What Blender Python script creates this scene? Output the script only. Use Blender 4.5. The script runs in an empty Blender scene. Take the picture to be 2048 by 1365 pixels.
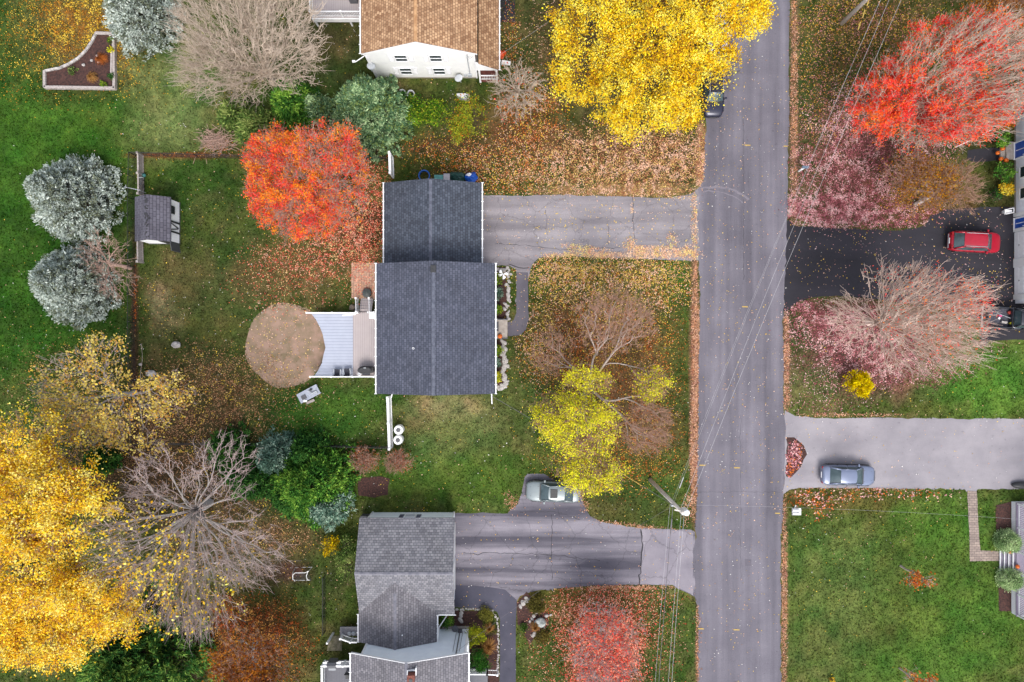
import bpy, bmesh, math, random
import numpy as np
from mathutils import Vector, Matrix
R = math.radians
C = bpy.context.scene.collection
sc = bpy.context.scene
# ------------------------------------------------------------------ camera, sky, sun, exposure
HC = 60.0; SC = 22.0
cd = bpy.data.cameras.new('camera'); cam = bpy.data.objects.new('camera', cd); C.objects.link(cam)
cam.location = (0, 0, HC); cam.rotation_euler = (0, 0, 0)
cd.sensor_fit = 'HORIZONTAL'; cd.sensor_width = 36; cd.lens = SC * HC / 2048 * 36
cd.clip_start = 0.5; cd.clip_end = 2000
sc.camera = cam
w = bpy.data.worlds.new('World'); sc.world = w; w.use_nodes = True
nt = w.node_tree; nt.nodes.clear()
sky = nt.nodes.new('ShaderNodeTexSky'); sky.sky_type = 'NISHITA'; sky.sun_disc = False
SUN_EL, SUN_ROT = R(54), R(180 - 8)
sky.sun_elevation = SUN_EL; sky.sun_rotation = SUN_ROT; sky.air_density = 1.0; sky.dust_density = 3.0
hs = nt.nodes.new('ShaderNodeHueSaturation'); hs.inputs['Saturation'].default_value = 0.5
bg = nt.nodes.new('ShaderNodeBackground'); bg.inputs[1].default_value = 0.15
wo = nt.nodes.new('ShaderNodeOutputWorld')
nt.links.new(sky.outputs[0], hs.inputs['Color']); nt.links.new(hs.outputs[0], bg.inputs[0]); nt.links.new(bg.outputs[0], wo.inputs[0])
sd = bpy.data.lights.new('sun', 'SUN'); so = bpy.data.objects.new('sun', sd); C.objects.link(so)
sd.energy = 1.1; sd.angle = R(25); sd.color = (1, 0.97, 0.93)
so.rotation_euler = (R(90) - SUN_EL, 0, R(180) - SUN_ROT + R(0))
# the sun stands low in the picture and a little left: light travels towards the top of the picture
sdir = Vector((math.sin(SUN_ROT), math.cos(SUN_ROT), 0)) * math.cos(SUN_EL) + Vector((0, 0, math.sin(SUN_EL)))
so.rotation_euler = sdir.to_track_quat('Z', 'Y').to_euler()
vs = sc.view_settings; vs.view_transform = 'Standard'; vs.look = 'None'; vs.gamma = 1; vs.exposure = 1.05; vs.use_curve_mapping = False

# ------------------------------------------------------------------ helpers
def P(px, py, z=0.0):
    k = (HC - z) / HC / SC
    return np.array(((px - 1024) * k, (682.5 - py) * k, z))
def PV(px, py, z=0.0): return Vector(P(px, py, z))
def lin(r, g, b, k=0.72):
    f = lambda c: ((c / 255 + 0.055) / 1.055) ** 2.4 if c > 10 else c / 255 / 12.92
    return (f(r) * k, f(g) * k, f(b) * k, 1)
def rs(seed): return np.random.default_rng(seed)
_tab = rs(1).random(65536)
def vn(x, y, z=0.0):
    x = np.asarray(x, float); y = np.asarray(y, float); z = np.zeros_like(x) + z
    xi, yi, zi = np.floor(x).astype(np.int64), np.floor(y).astype(np.int64), np.floor(z).astype(np.int64)
    fx, fy, fz = x - xi, y - yi, z - zi
    fx, fy, fz = [t * t * (3 - 2 * t) for t in (fx, fy, fz)]
    h = lambda a, b, c: _tab[(a * 7919 + b * 104729 + c * 1299709) & 65535]
    r = 0
    for a in (0, 1):
        for b in (0, 1):
            for c in (0, 1):
                r = r + h(xi + a, yi + b, zi + c) * (fx if a else 1 - fx) * (fy if b else 1 - fy) * (fz if c else 1 - fz)
    return r
def fbm(x, y, z=0.0, o=4):
    s = 0; a = .5; t = 0
    for i in range(o):
        s = s + a * vn(x * 2 ** i + 17 * i, y * 2 ** i + 31 * i, np.asarray(z) * 2 ** i); t += a; a *= .55
    return s / t

OFF = {}
def tag(o, label=None, cat=None, group=None, kind=None):
    if label: o['label'] = label
    if cat: o['category'] = cat
    if group: o['group'] = group
    if kind: o['kind'] = kind
    return o
def thing(name, label, cat, loc=(0, 0, 0), group=None, rot=None):
    o = bpy.data.objects.new(name, None); C.objects.link(o); o.empty_display_size = .3
    o.location = Vector(loc)
    OFF[o.name] = Vector(loc) if rot is None else Vector((0, 0, 0))
    if rot is not None: o.rotation_euler = (0, 0, rot)
    return tag(o, label, cat, group)
def link(name, me, mat, parent=None, loc=None, **kw):
    o = bpy.data.objects.new(name, me); C.objects.link(o)
    if mat is not None: me.materials.append(mat)
    off = Vector((0, 0, 0))
    if parent is not None:
        off = OFF[parent.name]; o.parent = parent
    elif loc is not None:
        off = Vector(loc); o.location = off
    if off.length > 0: me.transform(Matrix.Translation(-off))
    OFF[o.name] = off
    return tag(o, **kw)
def np_mesh(name, V, F, smooth=False, col=None):
    me = bpy.data.meshes.new(name)
    F = np.asarray(F); n, k = F.shape
    me.vertices.add(len(V)); me.vertices.foreach_set('co', np.asarray(V, np.float32).ravel())
    me.loops.add(n * k); me.loops.foreach_set('vertex_index', F.astype(np.int32).ravel())
    me.polygons.add(n); me.polygons.foreach_set('loop_start', np.arange(0, n * k, k, dtype=np.int32))
    me.polygons.foreach_set('loop_total', np.full(n, k, np.int32))
    if smooth: me.polygons.foreach_set('use_smooth', np.ones(n, bool))
    if col is not None:
        dom = 'POINT' if len(col) == len(V) else 'FACE'
        a = me.attributes.new('Col', 'FLOAT_COLOR', dom)
        a.data.foreach_set('color', np.asarray(col, np.float32).ravel())
    me.update(calc_edges=True)
    return me

class MB:
    def __init__(s): s.v = []; s.f = []; s.T = None
    def add(s, vs_, fs):
        b = len(s.v)
        s.v += [tuple(x) for x in vs_]; s.f += [tuple(b + i for i in f) for f in fs]; return s
    def box(s, x0, x1, y0, y1, z0, z1, rot=0, piv=None):
        vs_ = [(x, y, z) for z in (z0, z1) for x, y in ((x0, y0), (x1, y0), (x1, y1), (x0, y1))]
        if rot:
            px, py = piv or ((x0 + x1) / 2, (y0 + y1) / 2); c, q = math.cos(rot), math.sin(rot)
            vs_ = [(px + (x - px) * c - (y - py) * q, py + (x - px) * q + (y - py) * c, z) for x, y, z in vs_]
        return s.add(vs_, [(3, 2, 1, 0), (4, 5, 6, 7), (0, 1, 5, 4), (1, 2, 6, 5), (2, 3, 7, 6), (3, 0, 4, 7)])
    def obox(s, a, b, wd, z0, z1, z0b=None, z1b=None):
        a = Vector((a[0], a[1])); b = Vector((b[0], b[1])); d = (b - a).normalized(); n = Vector((-d.y, d.x)) * wd / 2
        if z0b is None: z0b = z0
        if z1b is None: z1b = z1
        q = [(a + n, 0), (a - n, 0), (b - n, 1), (b + n, 1)]
        vs_ = [(p.x, p.y, (z0, z0b)[i]) for p, i in q] + [(p.x, p.y, (z1, z1b)[i]) for p, i in q]
        return s.add(vs_, [(3, 2, 1, 0), (4, 5, 6, 7), (0, 1, 5, 4), (1, 2, 6, 5), (2, 3, 7, 6), (3, 0, 4, 7)])
    def prism(s, pts, z0, z1, cap_only=False):
        n = len(pts)
        if cap_only: return s.add([(p[0], p[1], z1) for p in pts], [tuple(range(n))])
        vs_ = [(p[0], p[1], z0) for p in pts] + [(p[0], p[1], z1) for p in pts]
        return s.add(vs_, [tuple(range(n - 1, -1, -1)), tuple(range(n, 2 * n))] + [(i, (i + 1) % n, n + (i + 1) % n, n + i) for i in range(n)])
    def lathe(s, c, prof, n=16, sx=1, sy=1):
        # prof: list of (r, z)
        vs_ = []; fs = []
        for r, z in prof:
            for i in range(n):
                a = 2 * math.pi * i / n; vs_.append((c[0] + r * sx * math.cos(a), c[1] + r * sy * math.sin(a), c[2] + z))
        for j in range(len(prof) - 1):
            for i in range(n): fs.append((j * n + i, j * n + (i + 1) % n, (j + 1) * n + (i + 1) % n, (j + 1) * n + i))
        fs.append(tuple(range(n - 1, -1, -1))); m = (len(prof) - 1) * n; fs.append(tuple(range(m, m + n)))
        return s.add(vs_, fs)
    def tube(s, pts, r, n=6, r1=None):
        pts = [Vector(p) for p in pts]; r1 = r if r1 is None else r1; m = len(pts); vs_ = []; fs = []
        up = Vector((0, 0, 1))
        for i, p in enumerate(pts):
            d = (pts[min(i + 1, m - 1)] - pts[max(i - 1, 0)]).normalized()
            u = d.cross(up if abs(d.z) < .9 else Vector((1, 0, 0))).normalized(); v = d.cross(u)
            rr = r + (r1 - r) * i / (m - 1)
            for k in range(n):
                a = 2 * math.pi * k / n; vs_.append(tuple(p + (u * math.cos(a) + v * math.sin(a)) * rr))
        for i in range(m - 1):
            for k in range(n): fs.append((i * n + k, i * n + (k + 1) % n, (i + 1) * n + (k + 1) % n, (i + 1) * n + k))
        fs.append(tuple(range(n - 1, -1, -1))); fs.append(tuple(range((m - 1) * n, m * n)))
        return s.add(vs_, fs)
    def patch(s, a, b, c, d, nu=6, nv=6, bulge=0):
        # a-b lower edge, d-c upper edge; bulge along the normal
        a, b, c, d = [Vector(q) for q in (a, b, c, d)]; n = (b - a).cross(d - a).normalized(); vs_ = []; fs = []
        for j in range(nv + 1):
            for i in range(nu + 1):
                u, v = i / nu, j / nv
                p = (a * (1 - u) + b * u) * (1 - v) + (d * (1 - u) + c * u) * v
                p += n * bulge * (1 - (2 * u - 1) ** 2) * (0.6 + .4 * (1 - (2 * v - 1) ** 2)); vs_.append(tuple(p))
        for j in range(nv):
            for i in range(nu): k = j * (nu + 1) + i; fs.append((k, k + 1, k + nu + 2, k + nu + 1))
        return s.add(vs_, fs)
    def ball(s, c, rx, ry, rz, seed=0, rough=0.0, sub=2):
        bm = bmesh.new(); bmesh.ops.create_icosphere(bm, subdivisions=sub, radius=1); q = rs(seed)
        o = q.random(3) * 50
        vs_ = []
        for v in bm.verts:
            k = 1 + rough * (2 * float(fbm(v.co.x * 1.5 + o[0], v.co.y * 1.5 + o[1], v.co.z * 1.5 + o[2], 2)) - 1)
            vs_.append((c[0] + v.co.x * rx * k, c[1] + v.co.y * ry * k, c[2] + v.co.z * rz * k))
        fs = [tuple(v.index for v in f.verts) for f in bm.faces]; bm.free()
        return s.add(vs_, fs)
    def build(s, name, mat, parent=None, loc=None, bevel=0, smooth=False, sub=0, **kw):
        me = bpy.data.meshes.new(name); me.from_pydata(s.v, [], s.f); me.update()
        if smooth: me.polygons.foreach_set('use_smooth', [True] * len(me.polygons))
        o = link(name, me, mat, parent, loc, **kw)
        if bevel:
            b = o.modifiers.new('bevel', 'BEVEL'); b.width = bevel; b.segments = 1; b.limit_method = 'ANGLE'
        if sub:
            b = o.modifiers.new('sub', 'SUBSURF'); b.levels = b.render_levels = sub
        return o
def dup(root, loc=None, rotz=None, label=None, scale=None):
    r = root.copy(); C.objects.link(r); OFF[r.name] = OFF[root.name]
    if loc is not None: r.location = Vector(loc)
    if rotz is not None: r.rotation_euler = (0, 0, rotz)
    if scale is not None: r.scale = scale
    if label: r['label'] = label
    for ch in list(root.children):
        c = ch.copy(); C.objects.link(c); c.parent = r
        for g in list(ch.children):
            d = g.copy(); C.objects.link(d); d.parent = c
    return r

# ------------------------------------------------------------------ materials
def newmat(name):
    m = bpy.data.materials.new(name); m.use_nodes = True; n = m.node_tree.nodes; b = n['Principled BSDF']
    return m, n, m.node_tree.links, b
def coords(n, l, scale=(1, 1, 1), rot=(0, 0, 0)):
    t = n.new('ShaderNodeTexCoord'); mp = n.new('ShaderNodeMapping'); mp.inputs['Scale'].default_value = scale; mp.inputs['Rotation'].default_value = rot
    l.new(t.outputs['Object'], mp.inputs['Vector']); return mp
def noise(n, l, vec, scale, detail=4, rough=.6):
    t = n.new('ShaderNodeTexNoise'); t.inputs['Scale'].default_value = scale; t.inputs['Detail'].default_value = detail; t.inputs['Roughness'].default_value = rough
    l.new(vec.outputs[0], t.inputs['Vector']); return t
def ramp(n, l, src, stops):
    r = n.new('ShaderNodeValToRGB'); e = r.color_ramp.elements
    while len(e) < len(stops): e.new(.5)
    for q, (p, c) in zip(e, stops): q.position = p; q.color = c
    l.new(src, r.inputs[0]); return r
def mixc(n, l, fac, a, b, mode='MIX'):
    m = n.new('ShaderNodeMix'); m.data_type = 'RGBA'; m.blend_type = mode
    for k, v in ((0, fac), (6, a), (7, b)):
        if hasattr(v, 'is_output') or hasattr(v, 'links'): l.new(v, m.inputs[k])
        elif k == 0: m.inputs[0].default_value = v
        else: m.inputs[k].default_value = v
    return m.outputs[2]
def bumpn(n, l, src, b, strength=.4, dist=.02):
    q = n.new('ShaderNodeBump'); q.inputs['Strength'].default_value = strength; q.inputs['Distance'].default_value = dist
    l.new(src, q.inputs['Height']); l.new(q.outputs[0], b.inputs['Normal'])
_mc = {}
def pm(name, c1, c2=None, scale=6, rough=.75, metal=0, bump=.0, stretch=(1, 1, 1), spec=None, coat=0):
    if name in _mc: return _mc[name]
    m, n, l, b = newmat(name); b.inputs['Roughness'].default_value = rough; b.inputs['Metallic'].default_value = metal
    if spec is not None: b.inputs['Specular IOR Level'].default_value = spec
    if coat: b.inputs['Coat Weight'].default_value = coat; b.inputs['Coat Roughness'].default_value = .05
    if c2 is None: c2 = tuple(x * .8 for x in c1[:3]) + (1,)
    v = coords(n, l, stretch); t = noise(n, l, v, scale)
    r = ramp(n, l, t.outputs[0], [(.35, c1), (.65, c2)]); l.new(r.outputs[0], b.inputs['Base Color'])
    if bump: bumpn(n, l, t.outputs[0], b, bump)
    _mc[name] = m; return m
def asphalt(name, c_dark, c_light, band=(.03, .45, 1), crackc=None, contrast=(.35, .65), speck=.15):
    m, n, l, b = newmat(name); b.inputs['Roughness'].default_value = .88
    v = coords(n, l, band); t = noise(n, l, v, 1.6, 5, .55)
    r = ramp(n, l, t.outputs[0], [(contrast[0], c_dark), (contrast[1], c_light)])
    v2 = coords(n, l); t2 = noise(n, l, v2, 11, 8, .85); g2 = ramp(n, l, t2.outputs[0], [(.3, (1 - speck,) * 3 + (1,)), (.7, (1 + speck,) * 3 + (1,))])
    t3 = noise(n, l, v2, .35, 4, .6); g3 = ramp(n, l, t3.outputs[0], [(.35, (.86, .86, .88, 1)), (.65, (1.1, 1.1, 1.1, 1))])
    c = mixc(n, l, 1.0, r.outputs[0], g2.outputs[0], 'MULTIPLY'); c = mixc(n, l, 1.0, c, g3.outputs[0], 'MULTIPLY')
    t4 = noise(n, l, v2, 2.6, 3, .5); g4 = ramp(n, l, t4.outputs[0], [(.26, (.7, .7, .72, 1)), (.36, (1, 1, 1, 1)), (.66, (1, 1, 1, 1)), (.76, (1.12, 1.11, 1.1, 1))]); c = mixc(n, l, .7, c, g4.outputs[0], 'MULTIPLY')
    if crackc:
        vo = n.new('ShaderNodeTexVoronoi'); vo.feature = 'DISTANCE_TO_EDGE'; vo.inputs['Scale'].default_value = crackc
        nn = noise(n, l, v2, 1.5, 5); add = n.new('ShaderNodeVectorMath'); add.operation = 'MULTIPLY_ADD'
        add.inputs[1].default_value = (.8, .8, .8); l.new(nn.outputs['Color'], add.inputs[0]); l.new(v2.outputs[0], add.inputs[2]); l.new(add.outputs[0], vo.inputs['Vector'])
        k = ramp(n, l, vo.outputs['Distance'], [(.0, (.45, .45, .45, 1)), (.012, (1, 1, 1, 1))])
        c = mixc(n, l, .7, c, k.outputs[0], 'MULTIPLY')
    l.new(c, b.inputs['Base Color']); bumpn(n, l, t2.outputs[0], b, .25, .01); return m
def shingle(name, c1, c2, mort, row=.2, wd=.32, swap=True, bias=0.0, stain=None):
    m, n, l, b = newmat(name); b.inputs['Roughness'].default_value = .9
    t = n.new('ShaderNodeTexCoord'); sp = n.new('ShaderNodeSeparateXYZ'); cb = n.new('ShaderNodeCombineXYZ'); l.new(t.outputs['Object'], sp.inputs[0])
    l.new(sp.outputs[1 if swap else 0], cb.inputs[0]); l.new(sp.outputs[0 if swap else 1], cb.inputs[1])
    br = n.new('ShaderNodeTexBrick'); l.new(cb.outputs[0], br.inputs['Vector']); br.inputs['Scale'].default_value = 1
    br.inputs['Color1'].default_value = c1; br.inputs['Color2'].default_value = c2; br.inputs['Mortar'].default_value = mort
    br.inputs['Mortar Size'].default_value = .018; br.inputs['Brick Width'].default_value = wd; br.inputs['Row Height'].default_value = row; br.inputs['Bias'].default_value = bias
    br.inputs['Mortar Smooth'].default_value = .3
    v2 = coords(n, l); t2 = noise(n, l, v2, 7, 5, .7); g2 = ramp(n, l, t2.outputs[0], [(.3, (.82, .82, .84, 1)), (.7, (1.15, 1.14, 1.12, 1))])
    t3 = noise(n, l, v2, .5, 4, .6); g3 = ramp(n, l, t3.outputs[0], [(.35, (.88, .87, .86, 1)), (.65, (1.08, 1.08, 1.08, 1))])
    c = mixc(n, l, 1.0, br.outputs[0], g2.outputs[0], 'MULTIPLY'); c = mixc(n, l, 1.0, c, g3.outputs[0], 'MULTIPLY')
    l.new(c, b.inputs['Base Color']); bumpn(n, l, br.outputs['Fac'], b, .5, -.02); return m
def siding(name, c, pitch=.15, axis=2, dark=.8):
    m, n, l, b = newmat(name); b.inputs['Roughness'].default_value = .55
    t = n.new('ShaderNodeTexCoord'); sp = n.new('ShaderNodeSeparateXYZ'); l.new(t.outputs['Object'], sp.inputs[0])
    d = n.new('ShaderNodeMath'); d.operation = 'DIVIDE'; d.inputs[1].default_value = pitch; l.new(sp.outputs[axis], d.inputs[0])
    f = n.new('ShaderNodeMath'); f.operation = 'FRACT'; l.new(d.outputs[0], f.inputs[0])
    r = ramp(n, l, f.outputs[0], [(.0, tuple(x * dark for x in c[:3]) + (1,)), (.14, c)])
    v2 = coords(n, l); t2 = noise(n, l, v2, 1.5, 5, .6); g = ramp(n, l, t2.outputs[0], [(.3, (.93, .93, .94, 1)), (.7, (1.03, 1.03, 1.02, 1))])
    l.new(mixc(n, l, 1.0, r.outputs[0], g.outputs[0], 'MULTIPLY'), b.inputs['Base Color']); bumpn(n, l, f.outputs[0], b, .4, .02); return m
def leafmat(name, trans=.3, rough=.6):
    m, n, l, b = newmat(name); n.remove(b); a = n.new('ShaderNodeAttribute'); a.attribute_name = 'Col'
    d = n.new('ShaderNodeBsdfDiffuse'); t = n.new('ShaderNodeBsdfTranslucent'); x = n.new('ShaderNodeMixShader'); x.inputs[0].default_value = trans
    l.new(a.outputs['Color'], d.inputs[0]); l.new(a.outputs['Color'], t.inputs[0]); l.new(d.outputs[0], x.inputs[1]); l.new(t.outputs[0], x.inputs[2])
    l.new(x.outputs[0], n['Material Output'].inputs[0]); return m
M_LEAF = leafmat('leaf_foliage', .35); M_LIT = leafmat('leaf_litter', .05); M_NEED = leafmat('needle_foliage', .15)
def bark(name, c1, c2): return pm(name, c1, c2, 9, .9, bump=.4)
M_BK_GREY = bark('bark_grey', lin(228, 220, 216), lin(184, 174, 170)); M_BK_TAN = bark('bark_tan', lin(238, 220, 200), lin(200, 178, 158))
M_BK_PINK = bark('bark_pinkish', lin(216, 182, 164), lin(170, 136, 120)); M_BK_WHITE = bark('bark_birch', lin(222, 208, 198), lin(160, 138, 124))
M_BK_DARK = bark('bark_brown', lin(110, 90, 76), lin(70, 56, 46)); M_TWIG_BR = bark('twig_brown', lin(206, 166, 142), lin(166, 124, 104)); M_TWIG_VI = bark('twig_violet', lin(222, 204, 198), lin(188, 162, 156))
WHITE = (.8, .8, .8, 1)
M_WHITE = pm('white_paint', (.8, .8, .8, 1), (.72, .72, .72, 1), 3, .5)
M_SID_W = siding('white_siding', (.78, .78, .76, 1)); M_SID_B = siding('pale_blue_siding', (.84, .90, .95, 1), dark=.94); M_SID_G = siding('grey_siding', lin(236, 240, 248, .98))
M_GLASS = pm('window_glass', (.02, .03, .035, 1), (.03, .045, .05, 1), 2, .08, spec=.3)
M_BLACK = pm('black_plastic', (.018, .018, .02, 1), (.03, .03, .032, 1), 8, .55)
M_DGREY = pm('dark_grey_metal', (.06, .062, .07, 1), (.09, .09, .1, 1), 8, .5); M_RUB = pm('rubber', (.015, .015, .016, 1), (.025, .025, .025, 1), 20, .9)
M_GREY = pm('grey_metal', (.4, .42, .44, 1), (.3, .32, .34, 1), 5, .45); M_STONE = pm('pale_stone', lin(215, 208, 202), lin(140, 134, 130), 4, .9, bump=.4)
M_CONC = pm('concrete', lin(190, 180, 170), lin(165, 155, 146), 3, .9); M_MULCH = pm('mulch', lin(92, 60, 52), lin(50, 34, 32), 7, 1, bump=.8)
M_WOOD = pm('weathered_wood', lin(205, 195, 190), lin(150, 138, 130), 5, .85, stretch=(1, 4, 1)); M_BRICKC = pm('chimney_brick', lin(150, 90, 75), lin(110, 62, 52), 8, .9)
# ------------------------------------------------------------------ vegetation builders
def unit(v): return v / (np.linalg.norm(v, axis=-1, keepdims=True) + 1e-9)
def tubes(P0, P1, R0, R1, sides):
    P0, P1, R0, R1 = [np.asarray(q, float) for q in (P0, P1, R0, R1)]; N = len(P0)
    d = unit(P1 - P0); up = np.where(np.abs(d[:, 2:3]) < .9, np.array([[0, 0, 1.]]), np.array([[1., 0, 0]]))
    u = unit(np.cross(d, up)); v = np.cross(d, u); a = np.arange(sides) * 2 * np.pi / sides
    ring = np.cos(a)[None, :, None] * u[:, None, :] + np.sin(a)[None, :, None] * v[:, None, :]
    V = np.concatenate([P0[:, None] + ring * R0[:, None, None], P1[:, None] + ring * R1[:, None, None]], 1).reshape(-1, 3)
    k = np.arange(sides); f = np.stack([k, (k + 1) % sides, (k + 1) % sides + sides, k + sides], 1)
    F = (np.arange(N)[:, None, None] * 2 * sides + f[None]).reshape(-1, 4)
    return V, F
def lobe_pts(rng, lobes, n, inner=.35, fl=1.0):
    # lobes: (px, py, z, rx_px, ry_px, rz)
    L = np.array(lobes, float); wt = L[:, 3] * L[:, 4]; wt /= wt.sum(); i = rng.choice(len(L), n, p=wt)
    d = unit(rng.normal(size=(n, 3))); d[:, 2] = np.where(d[:, 2] < -.3, -d[:, 2], d[:, 2])
    r = inner + (1 - inner) * rng.random(n) ** .6
    r *= .60 + .72 * fbm(d[:, 0] * 3.1 + i * 7.1 + 40, d[:, 1] * 3.1 + 40, d[:, 2] * 3.1 + 40, 2)
    k = (HC - L[i, 2]) / HC / SC
    c = np.stack([(L[i, 0] - 1024) * k, (682.5 - L[i, 1]) * k, L[i, 2]], 1)
    return c + d * r[:, None] * np.stack([L[i, 3] * k, L[i, 4] * k, L[i, 5] * fl], 1), i
def grow(rng, tips, start, dir0, rt=.012, frac=.34, rootk=6, k=2, ex=.45, wob=.12):
    A, B, RA, RB, BG = [], [], [], [], []
    st = [(np.arange(len(tips)), np.array(start, float), np.array(dir0, float), 0)]
    while st:
        idx, node, pd, dep = st.pop(); n = len(idx); T = tips[idx]; kk = min(n, rootk if dep == 0 else k)
        if n == 1 or dep > 16: groups = [[j] for j in range(n)]
        else:
            D = unit(T - node); c = D[rng.choice(n, kk, False)]
            for _ in range(3):
                a = (D @ c.T).argmax(1)
                c = np.array([unit(D[a == q].mean(0)) if (a == q).any() else c[q] for q in range(kk)])
            groups = [np.nonzero(a == q)[0] for q in range(kk)]
        for g in groups:
            m = len(g)
            if m == 0: continue
            cent = T[g].mean(0)
            f = 1.0 if (n == 1 or dep > 16) else (frac if m > 6 else .5)
            ch = node + (cent - node) * f
            Ln = np.linalg.norm(ch - node) + 1e-6
            if f < 1: ch = ch + rng.normal(size=3) * wob * Ln * np.array([1, 1, .6])
            dn = (ch - node) / Ln; c1 = node + unit(pd * .55 + dn * .6) * Ln * .5
            r0 = rt * m ** ex; r1 = r0 * .86 if f < 1 else rt * .5
            p = node; pts = [(1 - t) ** 2 * node + 2 * t * (1 - t) * c1 + t * t * ch for t in ((.33, .66, 1) if m > 2 else (.5, 1))]
            for q, x in enumerate(pts):
                t0 = q / len(pts); t1 = (q + 1) / len(pts)
                A.append(p); B.append(x); RA.append(r0 + (r1 - r0) * t0); RB.append(r0 + (r1 - r0) * t1); BG.append(m >= 12); p = x
            if f < 1: st.append((idx[g], ch, unit(ch - c1), dep + 1))
    return np.array(A), np.array(B), np.array(RA), np.array(RB), np.array(BG)
def spray(rng, tips, center, m, L, r, up=.2, spread=.7):
    n = len(tips) * m; T = np.repeat(tips, m, 0); o = unit(T - center)
    d = unit(o + rng.normal(size=(n, 3)) * spread + np.array([0, 0, up])); st = T - d * L * rng.random((n, 1)) * .5
    le = L * (.5 + .7 * rng.random((n, 1))); mid = st + d * le * .5; d2 = unit(d + rng.normal(size=(n, 3)) * .3); e = mid + d2 * le * .5
    return np.concatenate([st, mid]), np.concatenate([mid, e]), np.concatenate([np.full(n, r), np.full(n, r * .8)]), np.concatenate([np.full(n, r * .8), np.full(n, r * .45)])
def leaf_quads(rng, pts, size, pal, wts=None, upb=.9, aspect=.75, clump=1.2, jit=.18, off=0.0):
    n = len(pts); nrm = unit(rng.normal(size=(n, 3)) + np.array([0, 0, upb])); t = unit(np.cross(nrm, rng.normal(size=(n, 3)))); b = np.cross(nrm, t)
    s = (size * (.6 + .8 * rng.random(n)))[:, None]
    V = np.stack([pts - t * s * .5, pts + b * s * .5 * aspect + nrm * s * .12, pts + t * s * .5, pts - b * s * .5 * aspect + nrm * s * .12], 1).reshape(-1, 3)
    F = np.arange(n * 4).reshape(n, 4)
    pal = np.array(pal, float)[:, :3]; k = len(pal)
    cum = np.cumsum(np.ones(k) / k if wts is None else np.array(wts) / np.sum(wts))
    u = fbm(pts[:, 0] * clump + off, pts[:, 1] * clump + 5, pts[:, 2] * clump, 3); u = (u - .5) * 1.8 + .5
    u = np.clip(u * .55 + rng.random(n) * .45, 0, .9999)
    # rank transform keeps the palette weights whatever the noise
    u = (np.argsort(np.argsort(u)) + .5) / n
    c = pal[np.searchsorted(cum, u).clip(0, k - 1)] * (1 + jit * rng.normal(size=(n, 1))).clip(.55, 1.6)
    return V, F, np.concatenate([c.clip(0, 1), np.ones((n, 1))], 1)
def tree(name, label, cat, base, lobes, ntips=500, nleaf=0, lsize=.2, pal=None, wts=None, leaflobes=None, fork=2.0, bk=None, tw=None, twm=4, twL=.7,
         twr=.012, rt=.014, frac=.33, rootk=6, ex=.45, seed=1, spread=.35, lean=None, upb=.9, group=None, inner=.35, clump=1.2, wob=.12, tspread=.7, jit=.18, gam=1.3):
    rng = rs(seed); bx, by = base; b = P(bx, by, 0)
    o = thing(name, label, cat, b, group)
    tips, li = lobe_pts(rng, lobes, ntips, inner)
    top = b + np.array([0, 0, fork]) + (np.array(lean) if lean is not None else 0)
    A, B_, RA, RB, big = grow(rng, tips, top, (0, 0, 1), rt, frac, rootk, 2, ex, wob)
    r0 = rt * ntips ** ex * 1.15; mid = (b + top) / 2 + rng.normal(size=3) * .05 * fork * np.array([1, 1, 0])
    A = np.concatenate([[b, mid], A]); B_ = np.concatenate([[mid, top], B_]); RA = np.concatenate([[r0 * 1.25, r0], RA]); RB = np.concatenate([[r0, r0 * .95], RB])
    big = np.concatenate([[True, True], big])
    V, F = tubes(A[big], B_[big], RA[big], RB[big], 6); link('trunk', np_mesh('trunk', V, F, True), bk or M_BK_GREY, o)
    sm = ~big; SA, SB, SR, SS = A[sm], B_[sm], RA[sm], RB[sm]
    if twm:
        a, c, d, e = spray(rng, tips, top + np.array([0, 0, 1.0]), twm, twL, twr, .15, tspread)
        SA = np.concatenate([SA, a]); SB = np.concatenate([SB, c]); SR = np.concatenate([SR, d]); SS = np.concatenate([SS, e])
    V, F = tubes(SA, SB, SR, SS, 3); link('branches', np_mesh('branches', V, F, True), tw or bk or M_BK_GREY, o)
    if nleaf:
        src = tips
        wl = np.ones(len(tips))
        if isinstance(leaflobes, dict): wl = np.array([leaflobes.get(int(j), 0) for j in li], float)
        elif leaflobes is not None: wl = np.isin(li, leaflobes).astype(float)
        wl = wl * rng.gamma(gam, 1, len(wl)) * np.clip((fbm(tips[:, 0] * .9 + seed, tips[:, 1] * .9, tips[:, 2] * .5, 3) - .36) * 6, .04, 1)
        q = src[rng.choice(len(src), nleaf, p=wl / wl.sum())] + rng.normal(size=(nleaf, 3)) * spread * np.array([1, 1, .8])
        q[:, 2] = np.maximum(q[:, 2], .1)
        V, F, c = leaf_quads(rng, q, lsize, pal, wts, upb, clump=clump, off=seed * 3.3, jit=jit)
        link('crown', np_mesh('crown', V, F, False, c), M_LEAF, o)
    return o
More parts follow.
